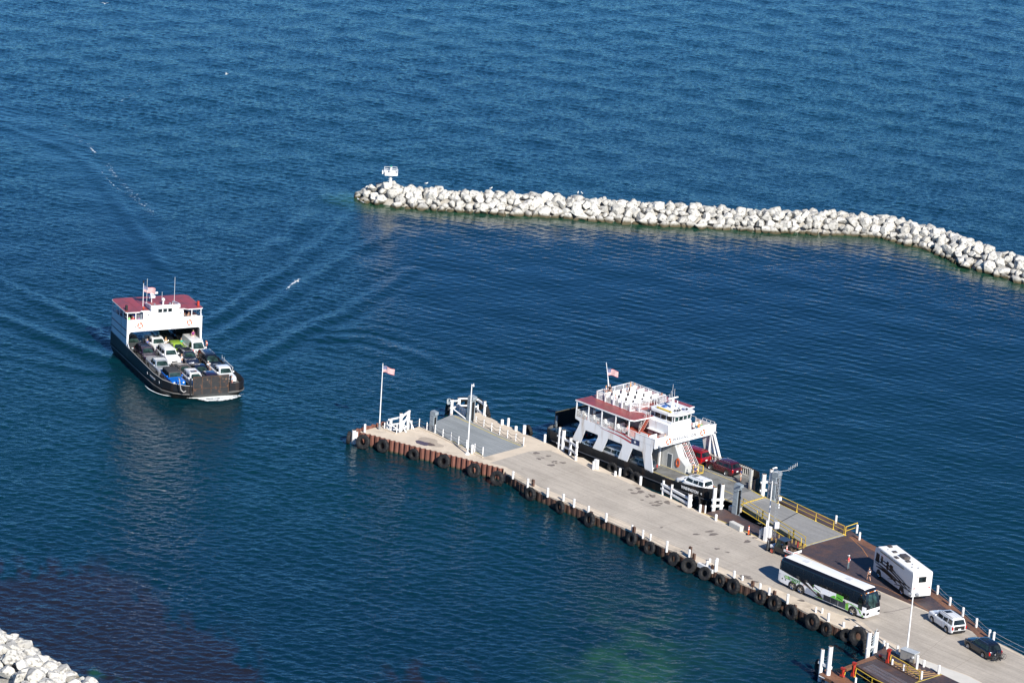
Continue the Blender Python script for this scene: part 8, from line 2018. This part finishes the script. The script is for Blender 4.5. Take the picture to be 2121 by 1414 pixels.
    # front bulwark over the car opening, rounded corners
    fr = MB(); fr.prism([(-5.5, 3.0), (-5.28, 3.0), (-5.2, 4.6), (-4.95, 4.92), (4.95, 5.08), (5.2, 4.9), (5.28, 3.0), (5.5, 3.0), (5.5, 6.62), (-5.5, 6.62)], .1, .24, SHIPW, axis='x'); fro = fr.build('front_bulwark', f)
    MB().box(.05, .30, -5.52, 5.52, 6.62, 6.68, SHIPW).build('bulwark_cap', f)
    life_ring(f, (.32, -3.6, 5.85), R=.33); life_ring(f, (.32, 3.62, 5.85), R=.33)
    mb = MB(); mb.box(.24, .26, 4.55, 4.65, 5.75, 6.0, REDL); mb.build('side_mark', f)
    # central house front and wheelhouse
    MB().box(-3.0, .12, -3.15, 2.75, 5.64, 7.62, SHIPW).build('house', f)
    MB().box(-2.6, -.2, 2.75, 2.8, 5.7, 7.6, DARK).build('house_side', f)
    mb = MB()
    for i in range(4): mb.box(.121, .14, -4.1 + i * .22, -4.0 + i * .22, 5.9, 7.4, GREYM)
    mb.build('vent_louvre', f)
    wh = MB(); wh.prism([(-2.3, 7.6), (.14, 7.6), (.2, 8.12), (-2.3, 8.12)], -2.0, 2.0, SHIPW, axis='y'); who = wh.build('wheelhouse', f)
    for y in (-.72, 0, .72): MB().prism([(y - .27, 7.58), (y + .27, 7.58), (y + .27, 8.0), (y - .27, 8.0)], .17, .26, GLASS, axis='x').build('window', who)
    for y in (-2.4, 2.35): mb = MB(); mb.sphere((.2, y, 7.3), .12, GALV, 8, 6); mb.build('deck_lamp', f)
    rf = MB()
    # wheelhouse roof tray: white rim, red floor
    rf.prism([(-2.6, -1.95), (.32, -2.1), (.32, 2.1), (-2.6, 1.95)], 8.12, 8.2, SHIPW); rf.box(.22, .36, -2.15, 2.15, 8.1, 8.62, SHIPW); rf.prism([(-2.6, 8.15), (.3, 8.15), (.3, 8.62), (-.2, 8.62), (-2.6, 8.3)], -2.15, -2.0, SHIPW, axis='y'); rf.prism([(-2.6, 8.15), (.3, 8.15), (.3, 8.62), (-.2, 8.62), (-2.6, 8.3)], 2.0, 2.15, SHIPW, axis='y'); rf.build('wheelhouse_roof', f)
    MB().prism([(-2.55, -1.9), (.22, -2.0), (.22, 2.0), (-2.55, 1.9)], 8.201, 8.22, SHIPR).build('roof_floor', f)
    # red main roof: rounded aft corners, notch at the front
    def arc(cx, cy, r, a0, a1, n=6): return [(cx + r * math.cos(R_(a0 + (a1 - a0) * i / n)), cy + r * math.sin(R_(a0 + (a1 - a0) * i / n))) for i in range(n + 1)]
    RF = arc(-6.1, -4.75, .95, 180, 270) + [(-.6, -5.7)] + arc(-.3, -5.3, .4, 270, 360) + [(.12, -3.7), (-.35, -3.3), (-.3, 3.0), (.1, 3.5)] + arc(-.3, 5.3, .4, 0, 90) + arc(-6.1, 4.75, .95, 90, 180)
    MB().prism(RF, 7.62, 7.76, SHIPW).build('roof_edge', f); MB().prism([(x * .992, y * .992) for x, y in RF], 7.761, 7.79, SHIPR).build('main_roof', f)
    mb = MB()
    for i in range(1, 6): y = -5.5 + i * 1.83; mb.box(-6.7, -.5, y - .015, y + .015, 7.79, 7.80, M('seam_red', (.22, .045, .04), .5))
    mb.build('roof_seam', f)
    for x in (-6.7, -5.2, -3.6, -1.9, -.1):
        for s in (-1, 1): MB().box(x - .05, x + .05, s * (Y - .08) - .05, s * (Y - .08) + .05, 5.6, 7.62, SHIPW).build('roof_post', f)
    for y in (-4.2, 4.0): MB().box(-.05, .05, y - .05, y + .05, 6.6, 7.62, SHIPW).build('roof_post', f)
    MB().box(-6.4, -3.4, -3.1, 2.8, 5.64, 7.62, CABIN).build('cabin', f)
    mb = MB(); mb.cyl((-3.6, -.75, 7.79), (-3.6, -.75, 8.9), .06, m=SHIPW).tube([(-3.7, -1.0, 9.15), (-3.5, .1, 9.3)], .17, SHIPW, 8).box(-3.9, -3.3, -1.2, -.3, 8.6, 8.95, SHIPW, .05); mb.build('radar', f)
    mb = MB(); mb.sphere((-1.2, .15, 8.95), .26, SHIPW, 12, 8).cyl((-1.2, .15, 8.2), (-1.2, .15, 8.8), .12, m=SHIPW); mb.build('satellite_dome', f)
    mb = MB()
    for (x, y, hh) in [(-2.0, -2.0, 11.9), (-2.0, 2.05, 11.9), (-1.9, .2, 9.9)]: mb.cyl((x, y, 7.8), (x, y, hh), .03, .02, SHIPW, 6)
    mb.build('whip_antenna', f)
    mb = MB()
    for (x, y) in [(-.6, -1.3), (-.7, 1.0), (-1.1, 1.5), (-.5, .9)]: mb.cyl((x, y, 8.2), (x, y, 8.45), .05, m=SHIPW).box(x - .14, x + .14, y - .1, y + .1, 8.45, 8.62, GALV, .03)
    mb.build('searchlight', f)
    mb = MB(); mb.cyl((-2.4, -2.4, 7.7), (-2.4, -2.4, 11.2), .05, .035, SHIPW, 8).cyl((-2.4, -2.4, 11.2), (-2.4, -2.4, 11.5), .12, m=BLACK, n=8); mb.build('mast', f)
    fl = us_flag(f, 1.55, .85, 0, 0, .2, 4, 'ensign'); fl.location = (-2.34, -2.35, 10.7); fl.rotation_euler = (0, 0, R_(64))
    for y in (-2.85, 2.3): MB().cyl((-.9, y, 7.8), (-.7, y, 8.1), .06, .12, M('horn_orange', (.6, .08, .02), .4), 8).build('horn', f)
    MB().box(-1.2, -.8, -5.4, -5.1, 7.8, 8.5, BLACK, .05).build('nav_light_board', f); MB().box(-1.2, -.8, 5.1, 5.4, 7.8, 8.5, REDP, .05).build('nav_light_board', f)
    # car tunnel lining and stair
    MB().box(-6.8, .0, 5.0, Y - .1, D, 5.4, DARK).build('side_casing', f); MB().box(-6.8, -.8, -Y + .1, -5.1, D, 5.4, DARK).build('side_casing', f)
    mb = MB()
    for i in range(6): mb.box(.9 - i * .28, 1.15 - i * .28, 4.1, 4.85, D + .2 + i * .25, D + .25 + i * .25, INNERG)
    mb.box(-.8, -.4, 4.1, 4.9, D, D + 1.5, INNERG); mb.build('stairs', f)
    life_ring(f, (1.6, 5.75, 3.0), rx=90, rz=0, R=.33); 
    mb = MB(); 
    for x in (2.8, 9.5, 10.4): mb.cyl((x, 5.3, 3.0), (x, 5.3, 3.7), .05, m=GALV)
    mb.tube([(9.3, 5.35, 3.35), (13.8, 5.35, 3.2)], .04, WHITE).tube([(9.3, 5.35, 3.15), (13.8, 5.35, 3.0)], .03, WHITE)
    for i in range(8): mb.cyl((9.5 + i * .6, 5.35, 2.7), (9.5 + i * .6, 5.35, 3.3), .025, m=WHITE, n=5)
    mb.build('bulwark_rail', f)
    # cars, four lanes, all facing the bow
    def onc(kind, p, x, y, lab, cat='car', **k): q = local_on(f, x, y, D); c = car(kind, p, q, h0, lab, cat, **k); c.scale = (1.06, 1.06, 1.06); return c
    A, B, C_, D_ = -3.15, -.45, 1.9, 4.35
    onc('suv', P_GREY, -3.3, A - .5, 'grey car with dark sunroof half under the moving ferry deck opening', sunroof=True)
    onc('suv', P_PURP, 1.8, A, 'dark purple wagon with a silver roof rack in the starboard lane of the moving ferry', rails='rack')
    onc('pickup', P_SILVER, 8.0, A - .1, 'silver crew cab pickup with a covered bed behind the blue off road car', cat='pickup truck', darkbed=M('tonneau_grey', (.22, .23, .24), .6))
    onc('jeep', P_BLUE, 13.75, A, 'bright blue off road car with a black ribbed top at the ferry bow', roofm=M('soft_top', (.04, .042, .047), .7))
    onc('pickup', P_WHITE, -2.1, B, 'white pickup with a sunroof in the second lane, just outside the deck opening', cat='pickup truck', sunroof=True)
    onc('4x4', P_WHITE, 3.7, B, 'white sport utility car in the middle of the moving ferry deck', rails='dark')
    onc('sedan', P_TAUPE, 10.3, B, 'taupe sedan between the silver pickup and the navy sedan')
    onc('suv', P_WHITE, 14.5, B, 'white car with a large dark sunroof beside the rusty bow gate', sunroof=True, rails=True)
    onc('suv', P_BLACK, -5.6, B + 2.2, 'left one of two black cars in the deck opening of the moving ferry')
    onc('hatch', P_GREEN, .3, C_, 'lime green hatchback in the third lane of the moving ferry')
    onc('suv', P_NAVY, 5.0, C_, 'navy car with a silver strip and sunroof in the third lane of the moving ferry', rails=True, sunroof=True)
    onc('sedan', P_NAVY, 10.9, C_ - .25, 'navy sedan behind the maroon car in the third lane of the moving ferry')
    onc('hatch', P_PURP, 15.0, C_ - .1, 'dark maroon car close behind the rusty bow gate')
    onc('suv', P_BLACK, -5.8, D_ - .1, 'right one of two black cars in the deck opening of the moving ferry')
    onc('van', P_WHITE, .8, D_ - .1, 'white delivery van in the port lane of the moving ferry', cat='van')
    onc('minivan', P_CHAR, 6.9, D_, 'charcoal people carrier with ribbed roof in the port lane of the moving ferry', rails=True, sunroof=True)
    onc('pickup', P_WHITE, 13.1, D_ - .2, 'white pickup with a dark bed cover at the port bow of the moving ferry', cat='pickup truck', darkbed=M('tonneau_dark', (.03, .04, .06), .5))
    # people
    def onp(x, y, z, rz, *a, **k): q = local_on(f, x, y, z); return person(q, h0 + R_(rz), *a, **k)
    onp(-1.9, -1.75, D, 20, 'passenger in blue between the grey car and the white pickup', 'stand', (.03, .09, .35), (.1, .1, .12), hair=(.4, .3, .22))
    onp(-2.0, 1.0, D, -40, 'blond passenger in a tan top behind the white pickup on the moving ferry', 'stand', (.55, .38, .22), (.5, .35, .2), hair=(.5, .32, .12), long_hair=True)
    onp(-1.2, 3.0, D, 150, 'passenger in a teal shirt behind the lime hatchback', 'stand', (.0, .36, .28), (.12, .12, .14), hair=(.4, .3, .25))
    onp(-1.9, 3.45, D, 90, 'passenger with a white cap beside the one in teal', 'stand', (.6, .6, .58), (.5, .5, .5), cap=(.8, .8, .8), h=1.65)
    onp(-.5, 4.5, D + 1.35, 0, 'passenger in a purple shirt and cream shorts on the steps of the moving ferry', 'stand', (.22, .02, .16), (.60, .52, .42), shorts=True)
    onp(6.0, .65, D, -80, 'passenger in a white top between the white and navy cars on the moving ferry', 'stand', (.72, .70, .68), (.12, .2, .35), hair=(.35, .2, .12))
    onp(4.0, 3.0, D, 10, 'passenger with a red cap and red jacket beside the white van', 'sit', (.5, .02, .03), (.15, .15, .18), cap=(.6, .02, .03), h=2.1)
    onp(4.9, 3.1, D, 180, 'passenger in grey standing in front of the white van', 'stand', (.20, .21, .22), (.42, .36, .28))
    onp(10.0, 3.15, D, 200, 'passenger in a white shirt by the charcoal people carrier', 'hold', (.74, .76, .78), (.1, .1, .14), cap=(.75, .68, .6))
    onp(10.9, 3.0, D, 90, 'passenger in a grey shirt, white cap and khaki shorts beside the white pickup bed', 'stand', (.25, .26, .28), (.48, .36, .22), shorts=True, cap=(.82, .82, .82))
    onp(16.7, 4.2, D, -60, 'crew member in a pale blue shirt at the port bow beside the rusty gate', 'hold', (.45, .58, .72), (.25, .12, .12), hair=(.2, .2, .22))
    PZ = 5.64
    onp(-.35, -5.05, PZ, 200, 'passenger in a lime top at the left end of the moving ferry upper deck', 'stand', (.22, .72, .22), (.2, .5, .2), h=1.45)
    onp(-.4, -4.4, PZ, 0, 'passenger in a red top at the upper deck front of the moving ferry', 'sit', (.5, .04, .06), (.3, .1, .1), h=1.9)
    onp(-1.1, -4.1, PZ, 0, 'passenger in blue standing behind the one in red on the upper deck', 'stand', (.05, .08, .4), (.1, .1, .2))
    onp(-.45, -3.6, PZ, 30, 'passenger in purple beside the louvres on the upper deck', 'sit', (.40, .05, .42), (.3, .1, .3), h=1.8)
    onp(-.7, 3.2, PZ, -20, 'dark haired passenger at the right end of the upper deck', 'sit', (.10, .09, .09), (.1, .1, .1), h=1.8)
    onp(-.8, 3.85, PZ, 10, 'bare armed passenger at the right end of the upper deck', 'sit', (.30, .18, .13), (.12, .1, .1), h=1.9)
    MB().box(-1.0, -.2, 4.3, 5.1, PZ, PZ + .9, BENCHW, .05).build('deck_box', f)
    # bow wave
    u = Vector((math.cos(h0), math.sin(h0))); v = Vector((-math.sin(h0), math.cos(h0))); o = Vector((-48.774, 392.475))
    pts = [(9.5, -5.9), (12.5, -5.85), (14.8, -5.2), (16.2, -4.0), (17.2, -2.4), (17.8, -.6), (17.9, 1.4), (18.0, 3.4), (17.9, 5.2), (17.2, 6.8)]
    P = smooth_path([tuple(o + u * (a - .9) + v * b) for a, b in pts], .5)
    w_ = []
    n = len(P)
    for i in range(n): t = i / (n - 1); w_.append(.10 + .85 * math.exp(-((t - .74) / .16) ** 2))
    foam_strip([(p.x, p.y) for p in P], w_, 'white bow wave curling in front of the moving ferry', .85, z=.2)
    P2 = smooth_path([tuple(o + u * a + v * b) for a, b in [(15.3, -1.5), (16.9, .4), (17.1, 2.4), (16.6, 4.6), (15.6, 6.2)]], .5)
    foam_strip([(p.x + u.x * .9, p.y + u.y * .9) for p in P2], [.9 * math.sin(math.pi * (.1 + .85 * i / len(P2))) + .15 for i in range(len(P2))], 'thin foam spreading ahead of the bow wave', .62, z=.14)
ferry_moving()
